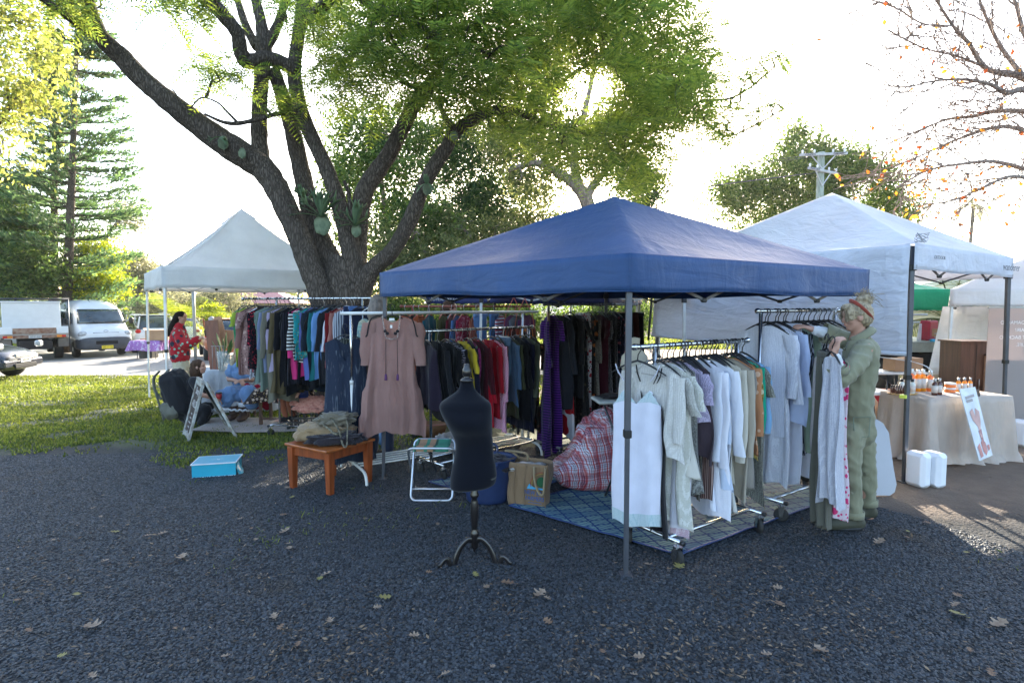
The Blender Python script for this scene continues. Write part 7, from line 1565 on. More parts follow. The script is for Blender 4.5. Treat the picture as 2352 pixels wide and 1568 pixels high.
zt = .742; rg = random.Random(4); G = 'bottles on the products table'
for i, (x, y, h, r, m, cm, lb) in enumerate([(-.48, .12, .17, .03, CLB, BLACKP, 'milky bottle with black cap left of the brown pair'), (-.41, .05, .175, .034, CLB, BLACKP, 'second milky bottle with black cap nearest the brown pair')] +
    [(-.33 + .07 * k, .2, .27, .036, ORB, CAPW, 'tall orange bottle with white cap in the back row of the products table') for k in range(2)] + [(-.17 + .075 * k, .2, .26, .036, AMB, CAPW, 'tall amber bottle with white cap in the back row of the products table') for k in range(2)] + [(-.02, .17, .25, .036, ORB, CAPW, 'tall orange bottle with white cap in the back row of the products table')] +
    [(-.24, -.08, .19, .03, BROWNB, RIM, 'dark brown bottle with silver top at the front'), (-.165, -.07, .19, .03, BROWNB, RIM, 'dark brown bottle with silver top at the front')] + [(.28 + .045 * k, .08 + .03 * (k % 2), .16, .022, AMB, RIM, 'small amber spray bottle in the cluster at the right end') for k in range(5)]):
    bottle(L1(x, y, zt), h, r, m, cm, lb, G, lab=True)
for k in range(2): 
    P = L1(.14, .06, zt + .058 * k); t = thing('jar', 'squat peach jar with a pale lid, %s of two stacked jars' % ('upper' if k else 'lower'), 'jar', P, 'stacked jars on the products table'); MB().lathe([(.001, 0), (.052, 0), (.055, .006), (.055, .04), (.001, .04)], P, n=18).build('body', ORB, t); MB().lathe([(.056, .038), (.056, .055), (.001, .055)], P, n=18).build('lid', CAPW, t)
for i, (x, y, h, r, m, cm, lb) in enumerate([(-.36, .0, .15, .024, GLB, BLACKP, 'small clear bottle with black cap at the left table end'), (-.16, .02, .21, .03, CLB, BLACKP, 'pale tall bottle with black cap beside the red one'), (.06, .0, .21, .034, REDB, BLACKP, 'red bottle with black cap at the left table end'), (-.3, .14, .19, .026, GLB, CAPW, 'clear bottle with white cap in the left back row'), (-.22, .16, .19, .026, GLB, CAPW, 'clear bottle with white cap in the left back row'), (.2, .1, .18, .026, CLB, CAPW, 'milky bottle with white cap right of the red one'), (.27, .12, .18, .026, CLB, CAPW, 'milky bottle with white cap right of the red one')] ):
    bottle(L2(x + .02, y, zt), h, r, m, cm, lb, 'bottles on the left table end')
for k in range(10): bottle(L1(-.66 + .035 * (k % 6), .02 + .06 * (k // 6), zt + .012), .095, .013, BROWNB, BLACKP, 'tiny brown dropper bottle with black cap on the bamboo tray', 'tiny dropper bottles', lab=False)
P = L1(-.56, .03, zt); t = thing('bamboo_tray', 'oval bamboo tray holding the tiny dropper bottles', 'tray', P); mb = MB(); mb.lathe([(.001, .002), (.15, .002), (.175, .02), (.17, .02), (.148, .008), (.001, .008)], P, n=24, sy=.5); mb.build('tray_body', mat('bamboo', (.45, .27, .1), rough=.5), t)
# leaning poster
cpo = [(2204, 893, 6.05), (2240, 888, 6.2), (2280, 1045, 5.9), (2250, 1058, 5.75)]; pp = [at(*c_) for c_ in cpo]; t = thing('poster_board', 'white poster board with a pink flower picture leaning on the table', 'poster', pp[3]); nrm = (pp[1] - pp[0]).cross(pp[3] - pp[0]).normalized()
MB().poly(pp, nrm * -.008 if nrm.y < 0 else nrm * .008).build('board', WED, t)
def onq(a, b, e=.004): return pp[0].lerp(pp[1], a).lerp(pp[3].lerp(pp[2], a), b) + (nrm * e if nrm.y < 0 else nrm * -e)
PK = [mat('poster_pink', (.5, .3, .27)), mat('poster_rose', (.48, .2, .18)), mat('poster_wine', (.3, .14, .15)), mat('poster_grey', (.3, .27, .27))]
for poly, k in (([(.18, .12), (.75, .1), (.76, .14), (.19, .16)], 3), ([(.18, .17), (.6, .16), (.6, .2), (.19, .21)], 3), ([(.2, .34), (.42, .30), (.5, .42), (.6, .3), (.82, .36), (.74, .5), (.62, .6), (.6, .72), (.5, .72), (.48, .56), (.26, .46)], 0), ([(.44, .62), (.66, .6), (.62, .8), (.5, .8)], 2), ([(.1, .82), (.3, .78), (.34, .96), (.14, .97)], 1), ([(.4, .78), (.55, .74), (.7, .8), (.7, .92), (.55, .97), (.42, .9)], 1), ([(.76, .84), (.92, .84), (.92, .9), (.78, .92)], 1)):
    MB().poly([onq(a, b) for a, b in poly], (0, -.0012, 0)).build('printed_picture', PK[k], t)
MB().poly([at(2242, 895, 6.3), at(2250, 895, 6.35), at(2262, 1040, 6.3), at(2240, 1045, 6.3)], (.01, .02, 0)).build('black_back', BLACKP, t)
# tall mirrored banner
BAN = mat('banner_film', (.40, .34, .32), rough=.5, transl=.4, c2=(.46, .40, .38), vs=.8); p = at(2266, 855, 7.4); g = gz(0, 7.4); t = thing('banner', 'tall pinkish roll up banner with mirrored white words at the right edge', 'banner', gxy(6.6, 7.4))
MB().box((6.70, 7.4, g + .88), (.95, .006, 1.72)).build('print', BAN, t); MB().box((6.70, 7.4, g + 1.75), (.97, .02, .02)).build('top_bar', RIM, t); MB().box((6.70, 7.4, g + .015), (.97, .07, .05), bev=.01).build('base_cassette', RIM, t); MB().tube([(6.78, 7.43, g), (6.78, 7.43, g + 1.75)], .01).build('support_pole', RIM, t)
TW = mat('banner_letters', (.8, .78, .75), rough=.5)
for s_, v_, x_ in (('DRY, DAMAGED', 741, 6.62), ('HAIR?', 758, 6.66), ('BRING IT BACK TO', 775, 6.66), ('LIFE.', 792, 6.66)):
    P = at(2300, v_, 7.38); text('lettering', s_, .066, TW, t, (x_, 7.392, P.z), (-1, 0, 0), (0, 0, 1), mirror=False, extrude=.0006)
# cabinet, board, boxes, tray, suitcase
DW = mat('dark_wood', (.06, .03, .022), rough=.5, c2=(.10, .05, .035), vs=3, stretch=(8, 8, .8)); p = at(2217, 800, 8.2); g = gz(0, 8.2); t = thing('cabinet', 'dark brown timber cabinet standing behind the products table', 'cabinet', gxy(p.x, 8.2)); bevel(MB().box((p.x, 8.2, g + .64), (.44, .4, 1.26)).build('carcass', DW, t), .006); MB().box((p.x, 8.19, g + 1.28), (.5, .44, .025)).build('top', DW, t); MB().box((p.x - .0, 7.995, g + .64), (.006, .004, 1.2)).build('door_gap', BLACKP, t); MB().tube([(p.x + .05, 7.985, g + .6), (p.x + .05, 7.985, g + .75)], .006).build('handle', RIM, t)
p = at(2262, 850, 8.1); t = thing('plywood_panel', 'pale plywood panel beside the dark cabinet', 'panel', gxy(p.x, 8.1)); bevel(MB().box((p.x, 8.1, g + .55), (.2, .3, 1.06)).build('board', mat('plywood', (.42, .27, .18), rough=.6, stretch=(1, 1, 6)), t), .004); MB().box((p.x, 8.1, g + 1.10), (.22, .32, .02)).build('cap', BLACKP, t)
c = Car('tray_truck', 'pale green tray of a parked ute loaded with goods beyond the stall', 'truck', 2128, 800, 11.6, R(4)); c.put(MB().box((.1, 1, 1.0), (2.0, 2.0, .22), bev=.01), 'tray', mat('tray_green', (.28, .32, .29), rough=.5)); c.put(MB().box((0.1, 1, .7), (1.6, 1.8, .3)), 'chassis', DRK); c.wheels([(-.6, .5), (.8, .5)], .38, .26)
for s in (0, .18, .34): c.put(MB().tube([(.3, 1.8, 1.3 + s), (.5, 1.8, 1.45 + s), (1.5, 1.8, 1.45 + s)], .025), 'headboard_rail', RIM)
zb = c.o.z + 1.11
def onTray(u): return at(u, 700, 11.9).x
x = onTray(2136); t = thing('suitcase', 'tall crimson suitcase standing on the truck tray', 'suitcase', (x, 11.9, zb)); bevel(MB().box((x, 11.9, zb + .22), (.30, .22, .42), rz=.35, bev=.03).build('shell', mat('crimson', (.33, .01, .035), rough=.4), t), .01); MB().tube([(x - .05, 11.9, zb + .43), (x - .05, 11.9, zb + .46), (x + .05, 11.9, zb + .46), (x + .05, 11.9, zb + .43)], .008).build('handle', BLACKP, t)
for s in (-1, 1): MB().box((x - .06 + .0, 11.78, zb + .22 + s * .16), (.03, .02, .02)).build('latch', RIM, t)
t = carton('white and green carton on the truck tray beside the suitcase', 2103, 0, 11.7, (.22, .25, .3), m=WED, base=zb)
t = carton('small brown carton at the right end of the truck tray', 2171, 0, 11.9, (.22, .25, .16), base=zb + .1, flaps=False)
x = onTray(2153); t = thing('milk_crate', 'grey milk crate in front of the crimson suitcase', 'crate', (x, 11.6, zb)); CRG = mat('crate_grey', (.3, .32, .34), rough=.5)
for dz in (0.01, .08, .15):
    for s in (-1, 1): MB().box((x, 11.6 + s * .14, zb + dz + .01), (.3, .012, .02)).build('rail', CRG, t)
for k in range(7): MB().box((x - .145 + .048 * k, 11.46, zb + .08), (.012, .012, .16)).build('slat', CRG, t)
x = onTray(2140); t = thing('tarpaulin', 'bright blue tarpaulin spread over the edge of the truck tray', 'tarpaulin', (x, 11.35, zb)); softblob('', None, (x + .05, 11.35, zb + .03), (.42, .16, .035), None, seed=5, amp=.4).build('sheet', mat('bright_blue_sheet', (.01, .32, .55), rough=.5), t)
x = onTray(2085 + 28); t = thing('framed_board', 'upright framed board leaning by the suitcase', 'board', (x + .02, 11.9, zb)); MB().box((x + .03, 11.9, zb + .18), (.08, .02, .36), rot=Matrix.Rotation(.12, 3, 'Y')).build('board', WED, t)
t3, L3 = table('folding_table', 'white folding table with cartons under the green tent', (at(2085, 0, 9.3).x, 9.3), (.85, .5), .74, PWHITE, fold=True)
carton('brown carton with yellow fruit on the white table, left one', 2098, 0, 9.2, (.3, .26, .2), base=gz(0, 9.2) + .75, rz=.1, flaps=False); carton('brown carton with yellow fruit on the white table, right one', 2128, 0, 9.35, (.24, .26, .2), base=gz(0, 9.2) + .75, rz=.2, flaps=False)
carton('orange plastic tub under the white table', 2075, 0, 9.3, (.55, .3, .26), m=mat('orange_plastic', (.55, .13, .02), rough=.4), base=gz(0, 9.3) + .16, flaps=False, name='plastic_tub'); carton('red drinks crate with white script under the white table', 2055, 0, 9.0, (.3, .3, .24), m=mat('red_plastic', (.4, .01, .02), rough=.4), base=gz(0, 9.3) + .16, flaps=False, name='drinks_crate')
carton('green fruit tray under the near folding table', 2032, 0, 7.1, (.35, .3, .12), m=mat('pale_green', (.3, .36, .12), rough=.6), flaps=False, name='fruit_tray')
p = at(2022, 0, 7.9); t = thing('plastic_drum', 'pale peach round drum under the folding table', 'drum', gxy(p.x, 7.9)); MB().lathe([(.16, 0), (.17, .02), (.16, .3), (.17, .32), (.165, .45), (.13, .5), (.001, .5)], gxy(p.x, 7.9), n=20).build('drum_body', mat('peach_plastic', (.6, .36, .2), rough=.5, transl=.3), t)
# ================================================================ under the white tent on the left
WCL = fabric('white_sheet', (.6, .62, .66), pat='plain', transl=.3, wr=.6)
t4, L4 = table('display_table', 'display table under a white sheet in the left tent', (-4.75, 9.75), (1.0, .7), .74, PWHITE, rz=R(30), cloth=(WCL, 'white sheet hanging to the grass from the display table'), drop=.72, folds=11, amp=.03)
def board(name, label, u, v0, v1, w, d, m, tilt=.1, rz=0.0, cat='board'):
    a = at(u, v1, d); b = at(u, v0, d); t = thing(name, label, cat, a); bevel(MB().box((a + b) / 2, (w, .035, (b - a).length), rot=Matrix.Rotation(rz, 3, 'Z') @ Matrix.Rotation(tilt, 3, 'Y')).build('board', m, t), .004); return t
BW = mat('brown_board', (.17, .06, .035), rough=.5, var=.2, stretch=(5, 5, 1)); LW2 = mat('light_board', (.42, .22, .12), rough=.6, var=.15)
board('display_board', 'dark brown timber display board on the white sheeted table', 492, 735, 850, .22, 9.5, BW, -.08); board('display_board', 'lighter orange timber board behind the brown one', 508, 727, 800, .13, 9.7, LW2, -.22)
board('picture_frame', 'small framed picture behind the plant vase', 528, 758, 800, .2, 9.8, LW2, .05, cat='picture frame')
p = at(503, 828, 9.45); carton('small timber box at the back of the display table', 545, 0, 9.6, (.3, .25, .22), m=BW, base=.62, flaps=False, name='timber_box')
t = thing('vase', 'clear glass vase with broad green leaves on the display table', 'vase', at(517, 850, 9.3)); P = at(515, 850, 9.3); MB().lathe([(.001, 0), (.085, 0), (.09, .01), (.105, .32), (.10, .32), (.085, .02), (.001, .02)], P, n=18).build('glass', mat('vase_glass', (.55, .6, .58), rough=.05, alpha=.35), t)
mb = MB()
for a, l, tl in ((-.9, .38, .5), (-.3, .5, .25), (.3, .52, .3), (.9, .4, .7), (.1, .42, -.3), (1.4, .34, .9)):
    q = P + Vector((0, 0, .12)); e = q + Vector((math.sin(a) * l * .55, -.05, l)); mb.tube([q, q.lerp(e, .35), q.lerp(e, .6) + Vector((.01, 0, 0)), q.lerp(e, .85), e], [.006, .01, .045, .035, .004], n=6, flat=(1, .12))
mb.build('leaves', GREEN if False else mat('broad_leaf', (.03, .10, .025), rough=.35, c2=(.12, .2, .05), vs=9), t)
P = at(503, 848, 9.2); t = thing('wire_stand', 'small wire jewellery stand on the display table', 'stand', P)
for k in range(4): MB().tube([P + Vector((-.1 + .06 * k, 0, 0)), P + Vector((-.1 + .06 * k, 0, .38))], .004, n=5).build('wire', RIM, t)
MB().tube([P + Vector((-.12, 0, .38)), P + Vector((.1, 0, .38))], .004, n=5).build('wire', RIM, t)
# low table with floral cloth, crate stool with pink fleece, ground cloth
FLO = fabric('floral_cloth', (.03, .02, .02), (.5, .38, .3), 'floral', 1.0, (.25, .18, .08)); t5, L5 = table('low_table', 'low wooden table under a dark floral cloth', (at(625, 0, 8.5).x, 8.5), (.62, .45), .56, DW, legm=DW, cloth=(FLO, 'dark floral cloth on the low table by the seated woman'), drop=.2, folds=7, amp=.012)
MB().bar(L5(-.27, -.17, .12), L5(.27, -.17, .12), .03).build('stretcher', DW, t5)
def crate(P, sz, m, label, name='milk_crate'):
    t = thing(name, label, 'crate', P); P = Vector(P); a, b, h = sz[0] / 2, sz[1] / 2, sz[2]
    for z in (.01, h * .5, h - .01):
        for s in (-1, 1): MB().box(P + Vector((0, s * b, z)), (sz[0], .012, .025)).build('rail', m, t); MB().box(P + Vector((s * a, 0, z)), (.012, sz[1], .025)).build('rail', m, t)
    for k in range(6):
        x = -a + sz[0] * k / 5
        for s in (-1, 1): MB().box(P + Vector((x, s * b, h / 2)), (.014, .014, h)).build('slat', m, t)
    for k in range(4): MB().bar(P + Vector((-a + sz[0] * k / 4, -b, .02)), P + Vector((-a + sz[0] * (k + 1) / 4, -b, h * .5)), .01).build('slat', m, t)
    return t
P = gxy(at(695, 0, 8.2).x, 8.2); crate(P, (.46, .34, .36), BLACKP, 'black milk crate used as a seat under the pink fleece')
PF = mat('pink_fleece', (.45, .16, .12), rough=1, bump=1.0, bs=90, c2=(.6, .3, .24), vs=30); mb = softblob('', None, P + Vector((.03, -.02, .405)), (.28, .22, .06), None, seed=2, amp=.25, fr=7); o = mb.build('sheepskin', PF); tag(o, 'fluffy pink sheepskin lying on the black milk crate', 'sheepskin')
for v_ in o.data.vertices:
    if v_.co.y < P.y - .1: v_.co.z -= .10 * min(1, (P.y - .1 - v_.co.y) / .1)
    q = v_.co; d_ = .012 * mnoise.noise(q * 45); v_.co.z += d_
mb = MB(); c0 = gxy(-3.7, 8.35)
mb.grid(lambda a, b: (c0.x - .95 + 1.9 * a + .1 * math.sin(b * 5), c0.y - .55 + 1.1 * b + .05 * math.sin(a * 9), gz(0, c0.y - .55 + 1.1 * b) + .03 + .012 * mnoise.noise(Vector((a * 6, b * 4, 0)))), 30, 20); o = mb.build('ground_cloth', fabric('calico', (.3, .26, .24), pat='plain')); solidify(o, .004); tag(o, 'crumpled calico cloth spread on the grass under the seats', 'cloth')
# chalk sign board
FR = mat('peeling_white', (.42, .44, .42), rough=.8, c2=(.2, .17, .14), vs=14); CH = mat('chalkboard', (.035, .022, .018), rough=.85); CHK = mat('chalk', (.45, .43, .42), rough=.9)
A_ = [at(447, 870, 7.7), at(476, 874, 7.62)]; B_ = [gr(415, 1001), gr(440, 1010)]; t = thing('sandwich_board', 'white framed chalk sandwich board standing on the grass', 'sign board', (B_[0] + B_[1]) / 2)
n_ = (A_[1] - A_[0]).cross(B_[0] - A_[0]).normalized(); n_ = -n_ if n_.y > 0 else n_
wd = .46; xdir = (B_[1] - B_[0]).normalized(); top = (A_[0] + A_[1]) / 2; bot = (B_[0] + B_[1]) / 2; xdir = Vector((.6, -.8, 0)).normalized(); up_ = (top - bot).normalized()
def SB(a, b, e=0): return bot + xdir * a * wd * .5 + (top - bot) * b + n_ * e
n_ = xdir.cross(up_).normalized(); n_ = -n_ if n_.y > 0 else n_
for s in (-1, 1): MB().bar(SB(s, 0), SB(s, 1), .045, .03).build('frame', FR, t)
MB().bar(SB(-1, .96), SB(1, .96), .03, .10).build('frame', FR, t); MB().bar(SB(-1, .06), SB(1, .06), .03, .07).build('frame', FR, t); MB().poly([SB(-1, .04, -.004), SB(1, .04, -.004), SB(1, .94, -.004), SB(-1, .94, -.004)], n_ * .006).build('chalkboard', CH, t)
text('lettering', 'Shop', .13, CHK, t, SB(0, .80, .006), xdir, up_, sx=.9, extrude=.0008); text('lettering', 'ARLO', .14, CHK, t, SB(0, .58, .006), xdir, up_, sx=.9, extrude=.0008)
for k, s_ in enumerate(('vintage', 'handmade', 'linen dresses', 'jewellery', 'tops')): text('lettering', s_, .036, CHK, t, SB(-.05, .42 - .075 * k, .006), xdir, up_, sx=.9, extrude=.0008)
C_ = gr(536, 998); dd_ = C_ - gr(428, 1006)
for s in (-1, 1): MB().bar(SB(s, .99) + Vector((.02, .02, 0)), C_ + xdir * s * wd * .5 * .95 + Vector((0, 0, .0)), .045, .03).build('rear_leg', FR, t)
MB().poly([SB(-.9, .96, -.03), SB(.9, .96, -.03), C_ + xdir * .9 * wd * .5 + Vector((-.05, 0, .12)), C_ - xdir * .9 * wd * .5 + Vector((-.05, 0, .12))], Vector((-.006, 0, -.003))).build('rear_panel', mat('dark_panel', (.03, .04, .05), rough=.8), t)
# small things at the far side of the racks
P = gr(985, 1000); t = thing('wicker_basket', 'brown wicker basket on the gravel behind the striped stool', 'basket', P); MB().lathe([(.001, 0), (.2, 0), (.24, .1), (.26, .17), (.25, .17), (.22, .1), (.001, .03)], P, n=28, sy=.7).build('weave', mat('wicker', (.17, .08, .035), rough=.8, bump=1, bs=80), t)
P = gr(1030, 1040); t = thing('plastic_bag', 'pale crumpled plastic bag behind the striped stool', 'bag', P); softblob('', None, P + Vector((0, 0, .11)), (.17, .14, .11), None, seed=6, amp=.5).build('film', mat('pale_film', (.4, .4, .42), rough=.25), t)
P = gr(878, 1018); t = thing('blue_bucket', 'light blue bucket under the hem of the pink dress', 'bucket', P); MB().lathe([(.001, 0), (.10, 0), (.125, .22), (.12, .22), (.095, .02), (.001, .02)], P, n=20).build('bucket_wall', mat('light_blue_plastic', (.1, .2, .36), rough=.4), t)
P = at(1458, 790, 4.75); P = Vector((P.x, 4.75, 1.10)); t = thing('display_bust', 'cream jewellery neck bust behind the tent post', 'bust', P); MB().lathe([(.10, 0), (.12, .04), (.11, .12), (.055, .18), (.04, .22), (.045, .27), (.001, .28)], P, n=20, sy=.5).build('bust_form', mat('cream_velvet', (.5, .46, .38), rough=.9), t)
P = at(1405, 918, 5.0); t = thing('ironing_board', 'pale grey narrow board top behind the front post', 'board', P); MB().box(P + Vector((.1, 0, 0)), (.52, .3, .03), bev=.012, rz=.1).build('top', mat('pale_grey_top', (.4, .42, .4), rough=.6), t)
for s in (-1, 1): MB().tube([P + Vector((.1 + s * .18, 0, -.015)), gxy(P.x + .1 - s * .16, P.y)], .01).build('leg', STEEL, t)
softblob('', None, P + Vector((.08, 0, .035)), (.16, .08, .02), None, seed=9, amp=.6).build('black_cloth', BR, t)
# ================================================================ people
def prim(mb, p):
    if p[0] == 't': mb.tube(p[1], p[2], n=12, flat=p[3] if len(p) > 3 else None, up=p[4] if len(p) > 4 else None); mb.ell(p[1][0], (p[2][0] * .98,) * 3, n=12) if len(p) < 4 else None; mb.ell(p[1][-1], (p[2][-1] * .98,) * 3, n=12) if len(p) < 4 else None
    else: mb.ell(p[1], p[2], n=22, rot=p[3] if len(p) > 3 else None)
def union(name, prims, m, parent, vox=.008, smooth=4, wr=0.0, wf=9.0, world=True):
    """one continuous surface grown over overlapping forms"""
    mb = MB()
    for p in prims: prim(mb, p)
    me = mb.mesh(name); bm = bmesh.new(); bm.from_mesh(me); bmesh.ops.recalc_face_normals(bm, faces=bm.faces); bm.to_mesh(me); bm.free()
    o = bpy.data.objects.new(name, me); COL.objects.link(o); r_ = o.modifiers.new('r', 'REMESH'); r_.mode = 'VOXEL'; r_.voxel_size = vox; r_.use_smooth_shade = True
    s_ = o.modifiers.new('s', 'SMOOTH'); s_.iterations = smooth; s_.factor = .5
    me2 = bpy.data.meshes.new_from_object(o.evaluated_get(bpy.context.evaluated_depsgraph_get())); bpy.data.objects.remove(o)
    if wr:
        for v in me2.vertices:
            c = v.co; q = Vector((c.x * wf, c.y * wf, c.z * wf * 1.25 + c.x * wf * .5)); v.co = c + v.normal * wr * (.55 - abs(mnoise.noise(q)) * 3.4 + .7 * mnoise.noise(q * 2.1))
    me2.name = name; me2.polygons.foreach_set('use_smooth', [True] * len(me2.polygons)); return link(name, me2, m, parent)
def taper(pts, rs, n=5):
    rows = spline([tuple(p) + (r_,) for p, r_ in zip(pts, rs)], n); return [Vector(r_[:3]) for r_ in rows], [r_[3] for r_ in rows]
def head_prims(c, f, s=1.0, pitch=0.0):
    """c: centre of the head, f: unit facing direction in plan"""
    f = Vector(f).normalized(); r_ = Vector((f.y, -f.x, 0)); up = Vector((0, 0, 1)); ff = (f * math.cos(pitch) + up * math.sin(pitch)).normalized(); uu = r_.cross(ff)
    M3 = Matrix((ff, -r_, uu)).transposed(); P = lambda a, b, z: Vector(c) + (ff * a - r_ * b + uu * z) * s; e = lambda p, q: ('e', P(*p), tuple(k * s for k in q), M3)
    L_ = [e((-.012, 0, .025), (.096, .076, .088)), e((.015, 0, -.04), (.066, .056, .075)), e((.045, 0, -.082), (.034, .034, .028)), e((.05, 0, .03), (.045, .062, .05)), e((.088, 0, -.018), (.016, .013, .024)), e((.094, 0, -.028), (.013, .013, .011)), e((.082, 0, -.058), (.012, .024, .009)), e((.078, 0, -.05), (.011, .022, .006))]
    for q in (-1, 1): L_ += [e((-.005, q * .074, -.01), (.018, .01, .03)), e((.075, q * .028, .022), (.012, .022, .008)), e((.05, q * .035, -.03), (.03, .024, .022))]
    return L_, P, M3
def hand_prims(w, d, nrm, side=1, s=1.0, curl=.6, bend=None):
    """palm and five separate fingers; d: towards the fingertips, nrm: back of the hand"""
    d = Vector(d).normalized(); n = (Vector(nrm) - d * Vector(nrm).dot(d)).normalized(); x = d.cross(n) * side; w = Vector(w); Mh = Matrix((x, n, d)).transposed()
    out = [('e', w + d * .048 * s, (.040 * s, .016 * s, .05 * s), Mh), ('t', [w - d * .02 * s, w + d * .03 * s], [.024 * s, .026 * s])]
    for k, (off, l) in enumerate(((-.03, .068), (-.010, .078), (.010, .073), (.029, .058))):
        p = w + d * .085 * s + x * off * s; a = 0; pts = [p - d * .02 * s, p]; dd = d.copy()
        for j in range(3):
            a = curl * (.8 + .12 * k); dd = (dd * math.cos(a) - n * math.sin(a)); nn = None; n2 = n; p = p + dd * l * s * (.45, .32, .23)[j]; pts.append(p); dd.normalize()
        out.append(('t', pts, [.010 * s, .0098 * s, .0092 * s, .0085 * s, .0068 * s]))
    b = w + d * .025 * s - x * .03 * s; out.append(('t', [b, b - x * .022 * s + d * .02 * s - n * .01 * s, b - x * .028 * s + d * .045 * s - n * .018 * s, b - x * .02 * s + d * .066 * s - n * .024 * s], [.014 * s, .0125 * s, .0105 * s, .008 * s]))
    return out
SKIN = mat('skin', (.42, .23, .165), rough=.5, var=.06, vs=20); SKIN2 = mat('skin_tanned', (.36, .19, .13), rough=.5, var=.06, vs=20)
def eyes(P, parent, s=1.0):
    for q in (-1, 1): MB().ell(P(.074, q * .031, .008), (.009 * s,) * 3, n=10).build('eye', mat('eye_dark', (.04, .03, .025), rough=.2), parent)
    MB().ell(P(.089, 0, -.055), (.006 * s, .02 * s, .005 * s), n=10).build('lips', mat('lips', (.35, .1, .09), rough=.5), parent)
def figure(label, J, face, skin, hc, s=1.0, pitch=0.0, hands=None, vox=.0075, group=None):
    """J: joints (world). Builds the whole unclothed figure as one surface and returns root and head frame"""
    t = thing('person', label, 'person', J['root'], group); L_, P, M3 = head_prims(J['head'], face, s, pitch)
    pr = L_ + [('t', *taper([J['head'] + Vector((0, 0, -.05)), J['neck']], [.05 * s, .055 * s])), ('t', *taper([J['neck'], J['chest'], J['waist'], J['hip']], [.07 * s, .10 * s, .095 * s, .11 * s]))]
    f = Vector(face).normalized(); side = Vector((-f.y, f.x, 0))
    pr.append(('e', J['chest'] + Vector((0, 0, .04)), (.085 * s, .125 * s, .11 * s), M3)); pr.append(('e', J['hip'], (.095 * s, .13 * s, .10 * s), Matrix((f, side, Vector((0, 0, 1)))).transposed()))
    for q in ('l', 'r'):
        if q + 'sh' in J:
            pr.append(('t', *taper([J[q + 'sh'], J[q + 'sh'].lerp(J[q + 'el'], .5), J[q + 'el'], J[q + 'el'].lerp(J[q + 'wr'], .4), J[q + 'wr']], [.052 * s, .045 * s, .036 * s, .036 * s, .024 * s])))
            hd = (hands or {}).get(q); d = (J[q + 'wr'] - J[q + 'el']).normalized()
            if hd is None: hd = (d, Vector((0, 0, 1)), .5)
            pr += hand_prims(J[q + 'wr'], hd[0], hd[1], 1 if q == 'l' else -1, s, hd[2])
        if q + 'kn' in J:
            pr.append(('t', *taper([J[q + 'hp'], J[q + 'hp'].lerp(J[q + 'kn'], .5), J[q + 'kn'], J[q + 'kn'].lerp(J[q + 'an'], .35), J[q + 'an']], [.078 * s, .066 * s, .05 * s, .05 * s, .032 * s])))
            a = J[q + 'an']; pr.append(('t', [a + Vector((0, 0, -.015)) - f * .02, a + Vector((0, 0, -.035)) + f * .06, a + Vector((0, 0, -.042)) + f * .14], [.03 * s, .03 * s, .022 * s]))
    union('body', pr, skin, t, vox, 3); eyes(P, t, s); return t, P, M3
def strands(name, P, m, parent, roots, n=90, seed=1, r=.0035):
    """locks: roots is a list of (start, mid, end) control points with jitter"""
    rg = random.Random(seed); mb = MB()
    for i in range(n):
        a, b, c, j = roots[i % len(roots)]; jt = lambda k: Vector((rg.gauss(0, k), rg.gauss(0, k), rg.gauss(0, k))); a2 = Vector(a) + jt(j); b2 = Vector(b) + jt(j * 1.1); c2 = Vector(c) + jt(j * 1.2)
        mb.tube([Vector(q) for q in spline([a2, a2.lerp(b2, .5) + jt(.004), b2, c2], 3)], r, n=4, caps=False)
    return mb.build(name, m, parent)
# ---- the woman in the green jumpsuit
a_ = lambda u, v, d=4.3: at(u, v, d); D0 = 4.3
J = dict(root=gxy(a_(1960, 1200).x, 4.35), head=a_(1967, 727, 4.3), neck=a_(1975, 772, 4.32), chest=a_(1975, 825, 4.32), waist=a_(1968, 910, 4.32), hip=a_(1968, 975, 4.34), lsh=a_(1990, 802, 4.17), lel=a_(1928, 868, 4.05), lwr=a_(1916, 812, 4.0),
    rsh=a_(1960, 788, 4.5), rel=a_(1906, 768, 4.58), rwr=a_(1868, 757, 4.6), lhp=a_(1953, 1000, 4.26), lkn=a_(1952, 1092, 4.25), lan=a_(1962, 1200, 4.27), rhp=a_(1978, 1000, 4.44), rkn=a_(1984, 1090, 4.46), ran=a_(1992, 1182, 4.5))
FW = Vector((-.97, .22, 0))
wm, P, M3 = figure('woman in a sage green jumpsuit with blonde bun and rust headband reaching to the rack', J, FW, SKIN, None, .98, -.12, hands={'l': (Vector((.15, .1, 1)), Vector((-1, -.3, .1)), .75), 'r': (Vector((-1, .05, .35)), Vector((0, -.3, 1)), .35)}, vox=.0068)
JS = fabric('sage_twill', (.225, .22, .145), pat='plain', transl=.03, wr=.22, rough=.9)
T = lambda pts, rs: ('t', *taper(pts, rs))
